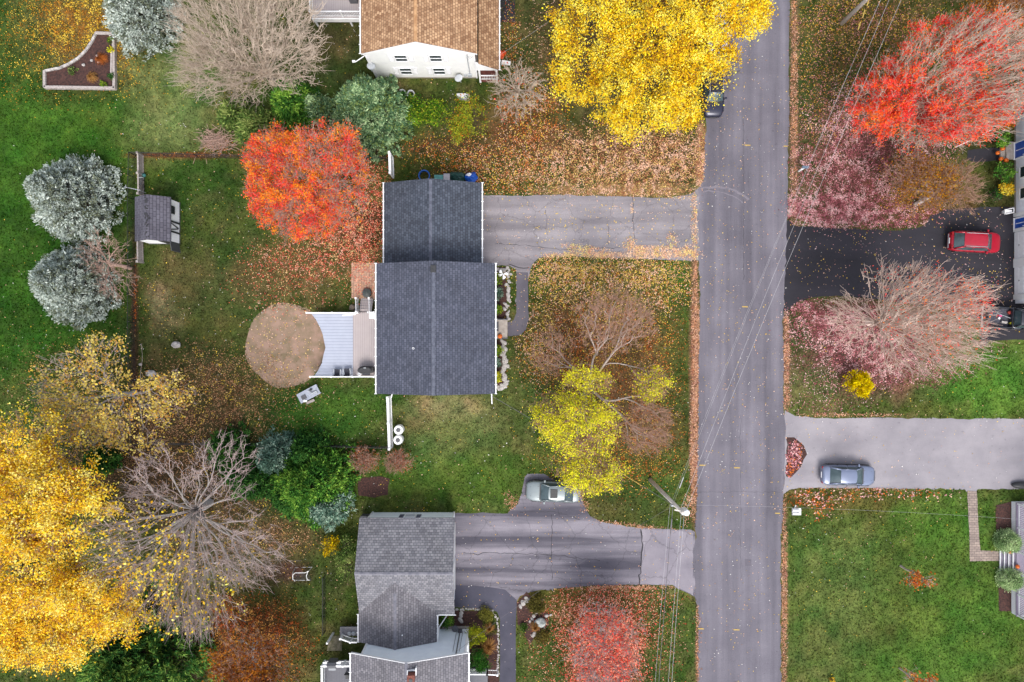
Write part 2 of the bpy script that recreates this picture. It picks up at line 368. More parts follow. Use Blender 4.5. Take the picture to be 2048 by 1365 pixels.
def conifer(name, label, base, rad_px, h, n=900, m=9, pal=None, seed=1, L=.34, W=.055, z0=.4, power=.85, group=None, lift=.45, lobes=0, cat='tree', irregular=.35, top_round=False):
    n = int(n * 1.35); rng = rs(seed); b = P(base[0], base[1], 0); Rr = rad_px / SC; o = thing(name, label, cat, b, group)
    V, F = tubes([b, b + [0, 0, h * .5]], [b + [0, 0, h * .5], b + [0, 0, h * .97]], [.03 * h, .02 * h], [.02 * h, .008 * h], 7)
    link('trunk', np_mesh('trunk', V, F, True), M_BK_DARK, o)
    def shell(n, f):
        u = rng.random(n) ** 1.45; th = rng.random(n) * 2 * np.pi
        if top_round: pr = np.sqrt(np.clip(1 - u ** 2.2, 0, 1))
        else: pr = (1 - u) ** power
        wv = 1 - irregular + 2 * irregular * fbm(np.cos(th) * 2.2 + 9 + seed, np.sin(th) * 2.2 + 9, u * 7, 3)
        wh = 1 + .13 * np.sin(u * h / .75 * 2 * np.pi + 3 * fbm(np.cos(th) * 2, np.sin(th) * 2, 1.0, 2))
        wh = wh + .10 * np.sin(th * 11 + u * 23)
        r = Rr * pr * wv * wh * f + .05
        return np.stack([b[0] + r * np.cos(th), b[1] + r * np.sin(th), z0 + u * (h - z0)], 1), th, u
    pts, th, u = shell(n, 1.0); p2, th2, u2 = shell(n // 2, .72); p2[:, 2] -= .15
    S = np.concatenate([pts, p2]); TH = np.concatenate([th, th2]); ax = np.stack([np.full(len(S), b[0]), np.full(len(S), b[1]), np.maximum(S[:, 2] - .35 * np.hypot(S[:, 0] - b[0], S[:, 1] - b[1]) * .6, .2)], 1)
    sel = rng.random(len(S)) < .5
    V, F = tubes(ax[sel], S[sel], np.full(sel.sum(), .028), np.full(sel.sum(), .008), 3); link('branches', np_mesh('branches', V, F), M_BK_DARK, o)
    out = np.stack([np.cos(TH), np.sin(TH), np.full(len(S), lift)], 1); out[:, 2] += np.concatenate([u, u2]) * 1.2; out = unit(out)
    N = len(S) * m; st = np.repeat(S, m, 0) + rng.normal(size=(N, 3)) * np.array([.13, .13, .08]); d = unit(np.repeat(out, m, 0) + rng.normal(size=(N, 3)) * .55)
    le = L * (.5 + .8 * rng.random((N, 1))); st = st - d * le * .45; sd = unit(np.cross(d, rng.normal(size=(N, 3)) + [0, 0, 1.5])) * W * (.6 + .7 * rng.random((N, 1)))
    V = np.stack([st, st + d * le * .45 + sd, st + d * le, st + d * le * .45 - sd], 1).reshape(-1, 3); F = np.arange(N * 4).reshape(N, 4)
    pal = np.array(pal, float)[:, :3]; q = fbm(st[:, 0] * 1.6 + seed, st[:, 1] * 1.6, st[:, 2] * 1.6, 3)
    q = np.clip((q - .5) * 1.6 + .5 + rng.normal(size=N) * .2, 0, .999); q = (np.argsort(np.argsort(q)) + .5) / N
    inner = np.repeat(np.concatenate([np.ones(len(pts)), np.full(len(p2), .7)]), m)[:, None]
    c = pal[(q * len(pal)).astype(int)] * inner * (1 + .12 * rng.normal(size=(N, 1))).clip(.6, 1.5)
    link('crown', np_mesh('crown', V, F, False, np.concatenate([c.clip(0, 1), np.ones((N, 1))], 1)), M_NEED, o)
    return o
def shrub(name, label, base, r_px, h, nleaf, pal, lsize=.12, seed=1, ntips=60, group=None, cat='shrub', bk=None, ry=None, wts=None, spread=.12, tw=3, upb=.9, twL=.3, inner=.3, jit=.18):
    px, py = base; ry = ry or r_px
    return tree(name, label, cat, base, [(px, py, h * .62, r_px, ry, h * .4)], ntips, nleaf, lsize, pal, wts, None, min(.15, h * .2), bk or M_BK_DARK, None, tw, twL, .008, .007, .4, 7, .4, seed, spread, upb=upb, group=group, inner=inner, jit=jit)

# ------------------------------------------------------------------ shared 2D fields (picture pixels -> ground)
def blobf(X, Y, px, py, rx, ry, soft=.5, ang=0, warp=.35):
    # X, Y in target pixels at ground level
    dx, dy = X - px, Y - py
    if ang: c, s = math.cos(R(ang)), math.sin(R(ang)); dx, dy = dx * c + dy * s, -dx * s + dy * c
    d = np.sqrt((dx / rx) ** 2 + (dy / ry) ** 2) + warp * 2 * (fbm(X / 26 + px, Y / 26 + py, 0, 3) - .5)
    return np.clip((1 + soft - d) / (2 * soft), 0, 1)
EXCL = []
def inside(X, Y, pl):
    r = np.zeros(len(X), bool); n = len(pl)
    for i in range(n):
        (x1, y1), (x2, y2) = pl[i], pl[(i + 1) % n]
        c = ((y1 > Y) != (y2 > Y)) & (X < (x2 - x1) * (Y - y1) / (y2 - y1 + 1e-9) + x1); r ^= c
    return r
def grass_tufts(n, size, seed):
    rng = rs(seed); X = rng.random(n) * 2130 - 40; Y = rng.random(n) * 1440 - 35; keep = np.ones(n, bool)
    for pl in EXCL: keep &= ~inside(X, Y, pl)
    X, Y = X[keep], Y[keep]; gx, gy = (X - 1024) / SC, (682.5 - Y) / SC; xs, ys, G = GCOL
    col = G[np.searchsorted(ys, gy).clip(0, len(ys) - 1), np.searchsorted(xs, gx).clip(0, len(xs) - 1)]
    m = len(X); col = col * (.55 + 1.05 * rng.random((m, 1)) ** 1.3 + .12 * rng.normal(size=(m, 3)) * .5).clip(.3, 2) * np.where(rng.random((m, 1)) < .1, [1.5, 1.25, 1.3], [1.05, 1.05, 1.05])
    p = np.stack([gx, gy, .02 + rng.random(m) * .03], 1); V, F, _ = leaf_quads(rng, p, size, [(0, 0, 0), (1, 1, 1)], None, 1.0, .4)
    V[:, 2] = np.maximum(V[:, 2], .004); return link('grass', np_mesh('grass', V, F, False, np.concatenate([col.clip(0, 1), np.ones((m, 1))], 1)), M_LIT, label='short mottled lawn grass between the houses', cat='grass', kind='stuff')
def ground_sheet(base, blobs, boxes=()):
    xs = np.concatenate([[-900, -400, -150, -80], np.arange(-54, 54.01, .2), [80, 150, 400, 900]]); ys = np.concatenate([[-900, -400, -150, -60], np.arange(-38, 38.01, .2), [60, 150, 400, 900]])
    gx, gy = np.meshgrid(xs, ys); X = gx.ravel() * SC + 1024; Y = 682.5 - gy.ravel() * SC
    n1 = fbm(X / 60, Y / 60, 0, 4)[:, None]; n2 = fbm(X / 9 + 50, Y / 9, 0, 3)[:, None]; n3 = fbm(X / 22 + 9, Y / 22 + 70, 0, 3)[:, None]
    g0, g1, g2 = [np.array(c[:3]) for c in base]
    t = np.clip((n1 - .5) * 3 + .5, 0, 1); col = g0 * (1 - t) + g1 * t
    t = np.clip((n3 - .5) * 4 + .25, 0, 1) * .7; col = col * (1 - t) + g2 * t
    for (px, py, rx, ry, c, s, *ex) in blobs:
        soft = ex[0] if len(ex) > 0 else .5; ang = ex[1] if len(ex) > 1 else 0; warp = ex[2] if len(ex) > 2 else .35
        m = (blobf(X, Y, px, py, rx, ry, soft, ang, warp) * s)[:, None]
        m = m * np.clip(.6 + .8 * n3, 0, 1.2).clip(0, 1) if soft > .15 else m
        col = col * (1 - m) + np.array(c[:3]) * m
    col *= .55 + .9 * n2
    g = np.clip((fbm(X / 34 + 200, Y / 34 + 90, 0, 3)[:, None] - .5) * 3.5, -1, 1); col *= 1 + g * np.array([.34, .14, .24])
    n4 = fbm(X / 4 + 20, Y / 4, 0, 2)[:, None]; col *= .82 + .36 * n4; col *= .92
    wav = (fbm(X / 50 + 9, Y / 50, 0, 2)[:, None] - .5)
    st = (np.sin(Y / 15 + 6 * wav[:, 0]) * (X < 262) * (Y < 760) * (Y > 150) * .15 + np.sin(X / 13 + 5 * wav[:, 0]) * (X > 262) * (X < 470) * (Y < 300) * .08 + np.sin(Y / 19 + 4 * wav[:, 0]) * (X > 1580) * (Y > 990) * .07)[:, None]
    col *= 1 + st; global GCOL; GCOL = (xs, ys, col.reshape(len(ys), len(xs), 3))
    V = np.stack([gx.ravel(), gy.ravel(), np.zeros(gx.size)], 1); nx = len(xs); j, i = np.meshgrid(np.arange(len(ys) - 1), np.arange(nx - 1), indexing='ij'); k = (j * nx + i).ravel()
    F = np.stack([k, k + 1, k + nx + 1, k + nx], 1)
    m, n, l, b = newmat('lawn'); b.inputs['Roughness'].default_value = .95; b.inputs['Specular IOR Level'].default_value = .15
    a = n.new('ShaderNodeAttribute'); a.attribute_name = 'Col'; v = coords(n, l); t1 = noise(n, l, v, 5.5, 8, .8)
    r = ramp(n, l, t1.outputs[0], [(.36, (.55, .57, .5, 1)), (.5, (.98, 1, .95, 1)), (.64, (1.5, 1.45, 1.35, 1))])
    l.new(mixc(n, l, 1.0, a.outputs['Color'], r.outputs[0], 'MULTIPLY'), b.inputs['Base Color']); bumpn(n, l, t1.outputs[0], b, .6, .05)
    me = np_mesh('ground', V, F, False, np.concatenate([col.clip(0, 1), np.ones((len(col), 1))], 1))
    return link('ground', me, m, kind='structure')
def litter(name, label, n, regions, pal, wts=None, size=.13, seed=1, z=.03, spill=.06):
    # regions: (px, py, rx, ry, density, soft, ang, warp) sampled by area*density
    rng = rs(seed); out = []
    Rg = [tuple(r) + (.5, 0, .35)[len(r) - 5:] if len(r) < 8 else r for r in regions]
    wt = np.array([r[2] * r[3] * r[4] for r in Rg], float); wt /= wt.sum()
    for r, w_ in zip(Rg, wt):
        px, py, rx, ry, dn, soft, ang, warp = r; k = int(n * w_ * 1.6) + 4; e = 1 + soft
        dx = (rng.random(k) * 2 - 1) * rx * e; dy = (rng.random(k) * 2 - 1) * ry * e
        c, s = math.cos(R(ang)), math.sin(R(ang)); X = px + dx * c - dy * s; Y = py + dx * s + dy * c
        m = blobf(X, Y, px, py, rx, ry, soft, ang, warp) ** 1.5 * np.clip((fbm(X / 5, Y / 5, 3.3, 3) - .5) * 2.8 + .7, .08, 1); keep = rng.random(k) < m; out.append(np.stack([X[keep], Y[keep]], 1))
    q = np.concatenate(out)
    if spill < 1:
        on = np.zeros(len(q), bool)
        for pl in EXCL[:NPAVE]: on |= inside(q[:, 0] + rng.normal(size=len(q)) * 1.3, q[:, 1] + rng.normal(size=len(q)) * 1.3, pl)
        q = q[~on | (rng.random(len(q)) < spill)]
    ok = (q[:, 0] > -60) & (q[:, 0] < 2110) & (q[:, 1] > -60) & (q[:, 1] < 1425); q = q[ok]
    Pq = np.stack([(q[:, 0] - 1024) / SC, (682.5 - q[:, 1]) / SC, z + rng.random(len(q)) * .03], 1)
    V, F, c = leaf_quads(rng, Pq, size, pal, wts, 2.2, .7, 1.6, .2, seed)
    return link(name, np_mesh(name, V, F, False, c), M_LIT, label=label, cat='fallen leaves', kind='stuff')
def smooth_poly(pts, sub=5, jit=0.0, seed=0, corner=()):
    n = len(pts); rng = rs(seed + 3); out = []
    for i in range(n):
        p0, p1, p2, p3 = [np.array(pts[(i + q) % n], float) for q in (-1, 0, 1, 2)]
        ln = np.linalg.norm(p2 - p1); k = max(1, int(ln / 12)) if sub is None else sub
        for j in range(k):
            t = j / k
            if sub is None: p = p1 + (p2 - p1) * t
            else: p = .5 * ((2 * p1) + (-p0 + p2) * t + (2 * p0 - 5 * p1 + 4 * p2 - p3) * t * t + (-p0 + 3 * p1 - 3 * p2 + p3) * t ** 3)
            out.append(p + rng.normal(size=2) * jit)
    return out
def slab(name, pts, z, mat, parent=None, jit=1.0, seed=0, kind='structure', z0=-.05, **kw):
    q = smooth_poly(pts, None, jit, seed); mb = MB(); EXCL.append(np.array(pts, float)); mb.prism([P(x, y)[:2] for x, y in q], z0, z); return mb.build(name, mat, parent, kind=kind if parent is None else None, **kw)
def arc(cx, cy, r, a0, a1, n=6): return [(cx + r * math.cos(R(a0 + (a1 - a0) * i / n)), cy + r * math.sin(R(a0 + (a1 - a0) * i / n))) for i in range(n + 1)]
# ------------------------------------------------------------------ ground, road, drives
G0, G1, G2 = lin(62, 82, 30), lin(86, 99, 44), lin(108, 106, 64)
LUSH = lin(44, 88, 20); LUSH2 = lin(72, 112, 34); DKG = lin(40, 62, 28); BRN = lin(118, 92, 66); RBR = lin(112, 62, 46); TAN = lin(158, 140, 106); PALE = lin(120, 136, 80); OLV = lin(88, 92, 48); MUL = lin(84, 58, 50)
ORB = lin(140, 84, 52); PNK = lin(150, 96, 88)
ground_sheet((G0, G1, G2), [
 (60, 400, 230, 420, LUSH, .85, .35), (110, 250, 160, 40, LUSH2, .7), (140, 640, 130, 90, LUSH, .5), (40, 330, 150, 60, LUSH2, .4),
 (160, 60, 150, 130, OLV, .8), (180, 60, 100, 90, BRN, .45), (200, 40, 90, 60, lin(150, 110, 50), .4), (345, 180, 75, 120, PALE, .6), (380, 265, 110, 40, PALE, .55), (380, 360, 90, 60, LUSH, .5),
 (430, 500, 130, 150, DKG, .45), (400, 620, 120, 80, OLV, .7), (360, 560, 60, 60, BRN, .35), (480, 560, 50, 40, BRN, .3), (560, 560, 80, 50, BRN, .35), (840, 830, 50, 30, TAN, .4), (960, 830, 50, 30, TAN, .35), (320, 600, 22, 30, TAN, .6), (330, 640, 30, 30, TAN, .4), (455, 260, 60, 50, OLV, .6),
 (680, 100, 80, 90, DKG, .6), (660, 60, 50, 60, BRN, .4), (400, 800, 190, 95, lin(86, 74, 50), .9), (330, 930, 230, 90, lin(88, 72, 56), .9), (440, 1050, 150, 120, lin(84, 72, 52), .8), (150, 780, 140, 60, OLV, .5),
 (650, 840, 130, 60, lin(62, 110, 36), .7), (640, 800, 100, 50, LUSH, .35), (760, 900, 150, 60, DKG, .3), (870, 880, 100, 70, OLV, .5), (900, 810, 50, 25, TAN, .5), (850, 900, 60, 40, PALE, .35), (930, 860, 70, 50, PALE, .4),
 (900, 960, 180, 50, lin(76, 112, 36), .6), (570, 1180, 90, 80, G0, .5), (650, 1140, 50, 80, DKG, .5), (570, 1142, 50, 26, lin(92, 66, 58), .95), (560, 1080, 80, 35, lin(96, 78, 56), .6), (500, 1290, 110, 90, lin(96, 56, 38), .9),
 (1000, 330, 150, 60, lin(84, 70, 44), .6), (1050, 250, 90, 60, lin(104, 66, 46), .7), (900, 300, 90, 40, lin(90, 64, 46), .7), (930, 270, 50, 20, LUSH, .2), (880, 325, 50, 20, LUSH, .5), (1060, 90, 40, 90, OLV, .5), (850, 180, 60, 30, OLV, .5), (780, 175, 30, 12, TAN, .4),
 (1250, 320, 170, 75, lin(96, 70, 50), .8, .4), (1130, 360, 130, 40, lin(80, 96, 40), .5), (1220, 50, 180, 150, BRN, .6),
 (1200, 550, 170, 50, lin(88, 98, 46), .6), (1350, 620, 40, 130, lin(50, 102, 30), .7), (1230, 690, 150, 120, lin(112, 84, 56), .75), (1260, 860, 110, 80, lin(118, 82, 62), .7), (1130, 700, 80, 70, lin(112, 80, 58), .6), (1370, 800, 30, 200, G0, .5), (1280, 960, 90, 60, lin(66, 98, 38), .6),
 (1050, 760, 60, 90, lin(76, 96, 48), .5), (1010, 840, 50, 60, lin(92, 104, 56), .5),
 (1390, 760, 10, 270, lin(150, 108, 88), .95, .3, 0, .1), (1402, 320, 12, 70, lin(176, 130, 104), .9, .3, 0, .1), (1250, 380, 150, 12, lin(176, 140, 100), .7, .4),
 (1590, 200, 10, 260, lin(150, 116, 96), .8, .4, 0, .1), (1573, 720, 8, 110, lin(150, 112, 96), .9, .4), (1569, 1190, 8, 190, lin(150, 112, 88), .95, .3, 0, .08), (1400, 1290, 9, 110, lin(148, 116, 90), .9, .3, 0, .08),
 (1650, 180, 80, 180, lin(92, 88, 52), .6), (1710, 330, 120, 120, lin(118, 78, 72), .8), (1620, 230, 30, 150, lin(56, 84, 34), .6), (1780, 60, 130, 70, lin(110, 92, 50), .6), (1850, 420, 160, 30, lin(100, 68, 58), .7), (2000, 60, 80, 80, lin(120, 76, 36), .8), (1850, 380, 90, 60, lin(120, 90, 48), .8), (1985, 380, 40, 60, lin(70, 70, 36), .7), (1960, 290, 60, 30, lin(60, 58, 34), .7),
 (1660, 640, 90, 45, lin(120, 78, 72), .8), (1780, 690, 130, 70, lin(120, 80, 74), .8), (1720, 720, 130, 70, lin(122, 82, 80), .85), (1850, 720, 110, 50, lin(130, 96, 76), .7), (1630, 790, 60, 50, lin(106, 112, 64), .7), (1960, 740, 110, 70, lin(86, 128, 46), .8), (1990, 790, 80, 40, lin(96, 140, 50), .6), (1600, 680, 30, 60, lin(60, 84, 36), .5),
 (1680, 1000, 120, 24, lin(116, 84, 54), .7), (1800, 1180, 260, 200, lin(90, 110, 46), .75), (1950, 1250, 120, 110, lin(78, 116, 40), .7), (1680, 1130, 90, 80, lin(96, 118, 60), .6), (1670, 1270, 80, 90, lin(102, 116, 62), .55), (1900, 1050, 100, 60, lin(70, 124, 36), .5), (1830, 1330, 120, 50, lin(80, 124, 44), .5),
 (1210, 1290, 100, 110, lin(110, 68, 52), .85), (1110, 1200, 90, 40, lin(112, 92, 46), .7), (1100, 1320, 50, 60, lin(72, 96, 40), .6), (1330, 1280, 50, 80, lin(76, 98, 42), .7),
 (1000, 960, 60, 50, lin(78, 104, 40), .5), (1230, 1010, 80, 40, lin(92, 88, 48), .6),
 (270, 720, 7, 240, lin(92, 60, 52), .85, .4, 0, .3), (380, 311, 105, 6, lin(126, 76, 50), .9, .4, 0, .2), (730, 300, 60, 60, lin(80, 60, 44), .6), (720, 450, 60, 70, lin(96, 54, 44), .8), (640, 520, 110, 60, lin(112, 92, 58), .6),
])
M_ROAD = asphalt('road_asphalt', lin(96, 92, 101), lin(134, 129, 138), (.45, .02, 1), None, (.32, .68), .22)
M_DRV = asphalt('drive_asphalt', lin(126, 120, 124), lin(162, 155, 158), (.035, .5, 1), .35, (.36, .64), .25)
M_DRV2 = asphalt('worn_dark_asphalt', lin(82, 79, 90), lin(148, 142, 150), (.03, .5, 1), .28, (.38, .62), .2)
M_BLKD = asphalt('fresh_black_asphalt', lin(32, 30, 38), lin(48, 45, 54), (.1, .4, 1), None, (.3, .7), .2)
M_RGT = asphalt('pale_grey_asphalt', lin(147, 142, 147), lin(164, 158, 162), (.08, .3, 1), None, (.3, .7), .07)
M_APR = asphalt('apron_asphalt', lin(138, 132, 141), lin(160, 153, 160), (.2, .2, 1), .25, (.3, .7), .1); M_PATH = asphalt('path_asphalt', lin(92, 88, 98), lin(118, 112, 120), (.3, .3, 1), None, (.3, .7), .12)
M_PATHD = asphalt('dark_path_asphalt', lin(66, 66, 80), lin(86, 84, 98), (.3, .3, 1), None, (.3, .7), .12)
M_DIRT = pm('bare_dirt', lin(172, 142, 124), lin(134, 118, 92), 1.1, 1, bump=.5)
M_PAV = shingle('brick_pavers', lin(214, 176, 150), lin(186, 146, 122), lin(140, 112, 92), .24, .48, True); M_WALK = shingle('pale_pavers', lin(178, 160, 148), lin(150, 134, 126), lin(110, 100, 92), .22, .44, False)
# road: centre line leans a little from the bottom of the picture to its top
road = MB(); L_ = [(1414, -900), (1416, 150), (1406, 360), (1397, 380), (1399, 640), (1396, 800), (1394, 1000), (1388, 1100), (1390, 1190), (1396, 1220), (1396, 2300)]
Rr_ = [(1580, -900), (1578, 150), (1576, 400), (1572, 520), (1567, 620), (1568, 800), (1571, 870), (1566, 980), (1562, 1100), (1560, 2300)]
lp = smooth_poly(L_ + Rr_[::-1], None, 1.3, 5); EXCL.append(np.array(L_ + Rr_[::-1], float)); road.prism([P(x, y)[:2] for x, y in lp], -.05, .012); ro = road.build('road', M_ROAD, kind='structure')
slab('driveway', [(960, 391), (1150, 391), (1330, 396), (1385, 388), (1397, 374), (1401, 380), (1401, 520), (1385, 522), (1240, 516), (1110, 512), (1078, 516), (1062, 534), (1056, 560), (1056, 640), (1052, 660), (1040, 671), (1016, 673), (1014, 644), (1028, 642), (1033, 625), (1033, 540), (1018, 531), (960, 531)], .010, M_DRV, seed=1)
slab('front_path', [(1033, 545), (1056, 545), (1057, 640), (1052, 660), (1040, 671), (1016, 673), (1015, 645), (1028, 641), (1033, 625)], .016, M_PATH, jit=.4, seed=2)
slab('driveway', [(905, 1026), (1015, 1026), (1034, 1010), (1044, 990), (1048, 955), (1054, 948), (1085, 948), (1160, 985), (1168, 1012), (1180, 1032), (1200, 1044), (1240, 1050), (1280, 1056), (1380, 1060), (1391, 1064), (1390, 1195), (1370, 1185), (1345, 1172), (1280, 1170), (1180, 1172), (1085, 1180), (1060, 1184), (1040, 1194), (1031, 1210), (1000, 1220), (905, 1214)], .010, M_DRV2, seed=3)
slab('driveway_apron', [(1282, 1058), (1376, 1063), (1387, 1066), (1386, 1190), (1368, 1181), (1345, 1170), (1280, 1169), (1284, 1110)], .015, M_APR, jit=.6, seed=4)
slab('dark_path', [(960, 1216), (905, 1212), (905, 1170), (960, 1172), (1010, 1180), (1034, 1200), (1032, 1240), (1031, 1500), (998, 1500), (1000, 1240), (994, 1224), (980, 1218)], .016, M_PATHD, jit=.4, seed=6)
slab('black_driveway', [(1570, 448), (1578, 440), (1590, 452), (1700, 458), (1800, 462), (1850, 452), (1860, 432), (1895, 420), (1990, 414), (2060, 414), (2200, 414), (2200, 678), (2048, 681), (1980, 682), (1960, 700), (1960, 640), (1900, 620), (1700, 592), (1620, 596), (1592, 606), (1575, 622), (1566, 622)], .009, M_BLKD, seed=7)
slab('entry_path', [(1935, 300), (1995, 296), (2015, 298), (2015, 322), (1990, 322), (1950, 326), (1935, 320)], .012, M_BLKD, jit=.5, seed=8)
slab('grey_driveway', [(1570, 820), (1590, 832), (1620, 836), (2060, 838), (2200, 838), (2200, 977), (1956, 979), (1952, 984), (1934, 984), (1930, 979), (1600, 976), (1580, 980), (1564, 990), (1566, 860)], .009, M_RGT, seed=9)
slab('paver_walk', [(1934, 983), (1953, 983), (1957, 1060), (1960, 1101), (2000, 1102), (2000, 1122), (1940, 1123), (1938, 1060)], .02, M_WALK, jit=.4, seed=10)
NPAVE = len(EXCL) - 0
mb = MB(); q = []
for i in range(80):
    a = 2 * math.pi * i / 80; q.append(P(571 + 80 * math.cos(a) * (1 + .03 * math.sin(5 * a)), 691 + 85 * math.sin(a) * (1 + .02 * math.cos(7 * a)))[:2])
EXCL.append(np.array(arc(571, 691, 80, 0, 360, 30))); mb.prism(q, -.05, .012); mb.build('dirt_circle', M_DIRT, kind='structure')
slab('brick_patio', [(703, 526), (760, 526), (760, 600), (703, 597)], .025, M_PAV, jit=.2, seed=11)
slab('mulch_bed', [(990, 535), (1012, 535), (1014, 640), (990, 640)], .03, M_MULCH, jit=.5, seed=12); slab('mulch_bed', [(988, 680), (1012, 680), (1012, 775), (988, 775)], .03, M_MULCH, jit=.5, seed=13)
slab('mulch_bed', [(716, 958), (760, 953), (780, 958), (778, 988), (748, 996), (716, 990)], .02, M_MULCH, jit=1.2, seed=14)
slab('mulch_bed', [(908, 1222), (965, 1222), (966, 1252), (998, 1258), (998, 1380), (940, 1380), (936, 1262), (908, 1260)], .03, M_MULCH, jit=.6, seed=15)
slab('mulch_bed', [(1034, 1205), (1052, 1186), (1062, 1195), (1064, 1225), (1095, 1226), (1098, 1250), (1078, 1262), (1060, 1290), (1048, 1262), (1034, 1250)], .025, M_MULCH, jit=1.5, seed=16)
slab('mulch_bed', [(1992, 1010), (2022, 1004), (2022, 1060), (1992, 1064)], .03, M_MULCH, jit=.8, seed=17); slab('mulch_bed', [(1996, 1150), (2024, 1150), (2024, 1222), (1998, 1222)], .03, M_MULCH, jit=.8, seed=18)
slab('mulch_bed', [(1573, 876), (1590, 876), (1606, 893), (1613, 908), (1602, 932), (1590, 944), (1580, 956), (1573, 955)], .02, M_MULCH, jit=1, seed=19)
M_SEAM = pm('crack_sealer', lin(62, 58, 66, .7), lin(40, 38, 44, .7), 6, .8)
def crack(parent_name, pts, wd, seed, z=.02):
    rng = rs(seed); q = smooth_poly(pts, None, 1.6, seed); n = len(pts); q = []
    for a, b in zip(pts[:-1], pts[1:]):
        k = max(2, int(math.dist(a, b) / 7))
        for j in range(k): t = j / k; q.append((a[0] + (b[0] - a[0]) * t + rng.normal() * 1.1, a[1] + (b[1] - a[1]) * t + rng.normal() * 1.1))
    q.append(pts[-1]); mb = MB()
    V = []; 
    for i, p in enumerate(q):
        d = np.array(q[min(i + 1, len(q) - 1)]) - np.array(q[max(i - 1, 0)]); d = d / (np.linalg.norm(d) + 1e-6); nn = np.array([-d[1], d[0]]) * wd * (.5 + rng.random()) * .5 * SC
        for s in (1, -1): e = P(p[0] + nn[0] * s, p[1] + nn[1] * s); V.append((e[0], e[1], z))
    mb.add(V, [(2 * i, 2 * i + 1, 2 * i + 3, 2 * i + 2) for i in range(len(q) - 1)]); return mb.build('crack', M_SEAM, parent_name)
dr = [o for o in C.objects if o.name.startswith('driveway')]
D1 = bpy.data.objects['driveway']; D2 = bpy.data.objects['driveway.001']; AP = bpy.data.objects['driveway_apron']
crack(AP, [(1281, 1058), (1285, 1090), (1282, 1130), (1279, 1168)], .10, 1, .019)
crack(D2, [(1103, 1030), (1104, 1060), (1102, 1100), (1104, 1160)], .045, 2, .014); crack(D2, [(925, 1108), (980, 1106), (1050, 1108), (1100, 1110), (1200, 1122)], .045, 3, .014); crack(D2, [(1040, 1025), (1100, 1022), (1160, 1040)], .03, 4, .014)
crack(D1, [(1266, 395), (1266, 440), (1270, 480)], .04, 5, .014); crack(D1, [(1216, 440), (1217, 490)], .03, 6, .014); crack(D1, [(990, 488), (1060, 492), (1120, 500), (1240, 496)], .03, 7, .014); crack(D1, [(1020, 530), (1040, 536), (1058, 536)], .10, 8, .014); crack(D1, [(1092, 420), (1095, 470)], .025, 9, .014)
crack(ro, [(1487, 240), (1487, 330), (1488, 460), (1487, 560)], .025, 10, .016); crack(ro, [(1393, 985), (1480, 984), (1566, 985)], .02, 11, .016); crack(ro, [(1481, 830), (1481, 940), (1481, 1160)], .02, 12, .016)
mb = MB(); x0, y0, _ = P(1490, 1130); mb.box(x0, x0 + .55, y0 - .1, y0 + .5, .012, .017); mb.build('road_patch', M_PATH, ro)
# surveyors' paint marks on the road
M_YEL = pm('yellow_marking', lin(222, 186, 84), lin(180, 150, 84), 6, .8)
for i, (px, py, ln, lb) in enumerate([(1495, 291, 12, 'short yellow dash on the road beside the large yellow tree'), (1571, 293, 8, 'short yellow dash at the road edge across from the yellow tree'), (1490, 614, 12, 'short yellow dash mid road between the two black wires and the birch clump'), (1405, 931, 12, 'short yellow dash at the road edge just up from the utility pole'), (1474, 936, 12, 'short yellow dash mid road beside the wires up from the pole'), (1555, 1027, 10, 'short yellow dash at the road edge by the white mailboxes'), (1402, 1258, 12, 'short yellow dash at the road edge beside the lower front lawn'), (1473, 1260, 12, 'short yellow dash mid road near the bottom of the view')]):
    x, y, _ = P(px, py); mb = MB(); mb.box(x - ln / SC / 2, x + ln / SC / 2, y - .05, y + .05, .0125, .018, rot=-.04); mb.build('road_marking', M_YEL, loc=(x, y, .013), label=lb, cat='road marking', group='yellow paint dashes on the road') 

def scuff(pts, wd, seed):
    o = crack(ro, pts, wd, seed, .0165); o.name = 'tyre_mark'; o.data = o.data.copy(); o.data.materials.clear(); o.data.materials.append(pm('tyre_dust', lin(140, 134, 142), lin(122, 116, 126), 9, .9))
scuff([(1402, 377), (1440, 374), (1470, 382), (1498, 400)], .16, 31); scuff([(1402, 383), (1440, 384), (1466, 392), (1485, 406)], .1, 32); scuff([(1486, 1200), (1510, 1206), (1524, 1202)], .06, 33)
# ------------------------------------------------------------------ buildings
SH_BLUE = shingle('blue_grey_shingle', lin(96, 100, 116), lin(72, 77, 92), lin(48, 51, 62), .21, .32, True); SH_BLUE2 = shingle('slate_shingle', lin(90, 98, 112), lin(62, 69, 82), lin(42, 46, 56), .21, .28, True)
SH_TAN = shingle('tan_shingle', lin(214, 174, 134), lin(150, 110, 78), lin(112, 78, 52), .2, .26, True); SH_GX = shingle('grey_shingle_rows', lin(152, 151, 156), lin(114, 114, 121), lin(84, 84, 90), .2, .3, False); SH_GY = shingle('grey_shingle_columns', lin(142, 139, 144), lin(112, 110, 116), lin(82, 80, 86), .2, .3, True)
SH_SHED = shingle('violet_grey_shingle', lin(114, 112, 124), lin(96, 94, 106), lin(48, 46, 56), .22, .45, True); CAPM = pm('ridge_cap', lin(112, 116, 130), lin(84, 88, 102), 3, .9); CAPG = pm('ridge_cap_grey', lin(144, 142, 150), lin(112, 112, 122), 3, .9); CAPT = pm('ridge_cap_tan', lin(214, 170, 124), lin(180, 132, 90), 3, .9)
TH = .12
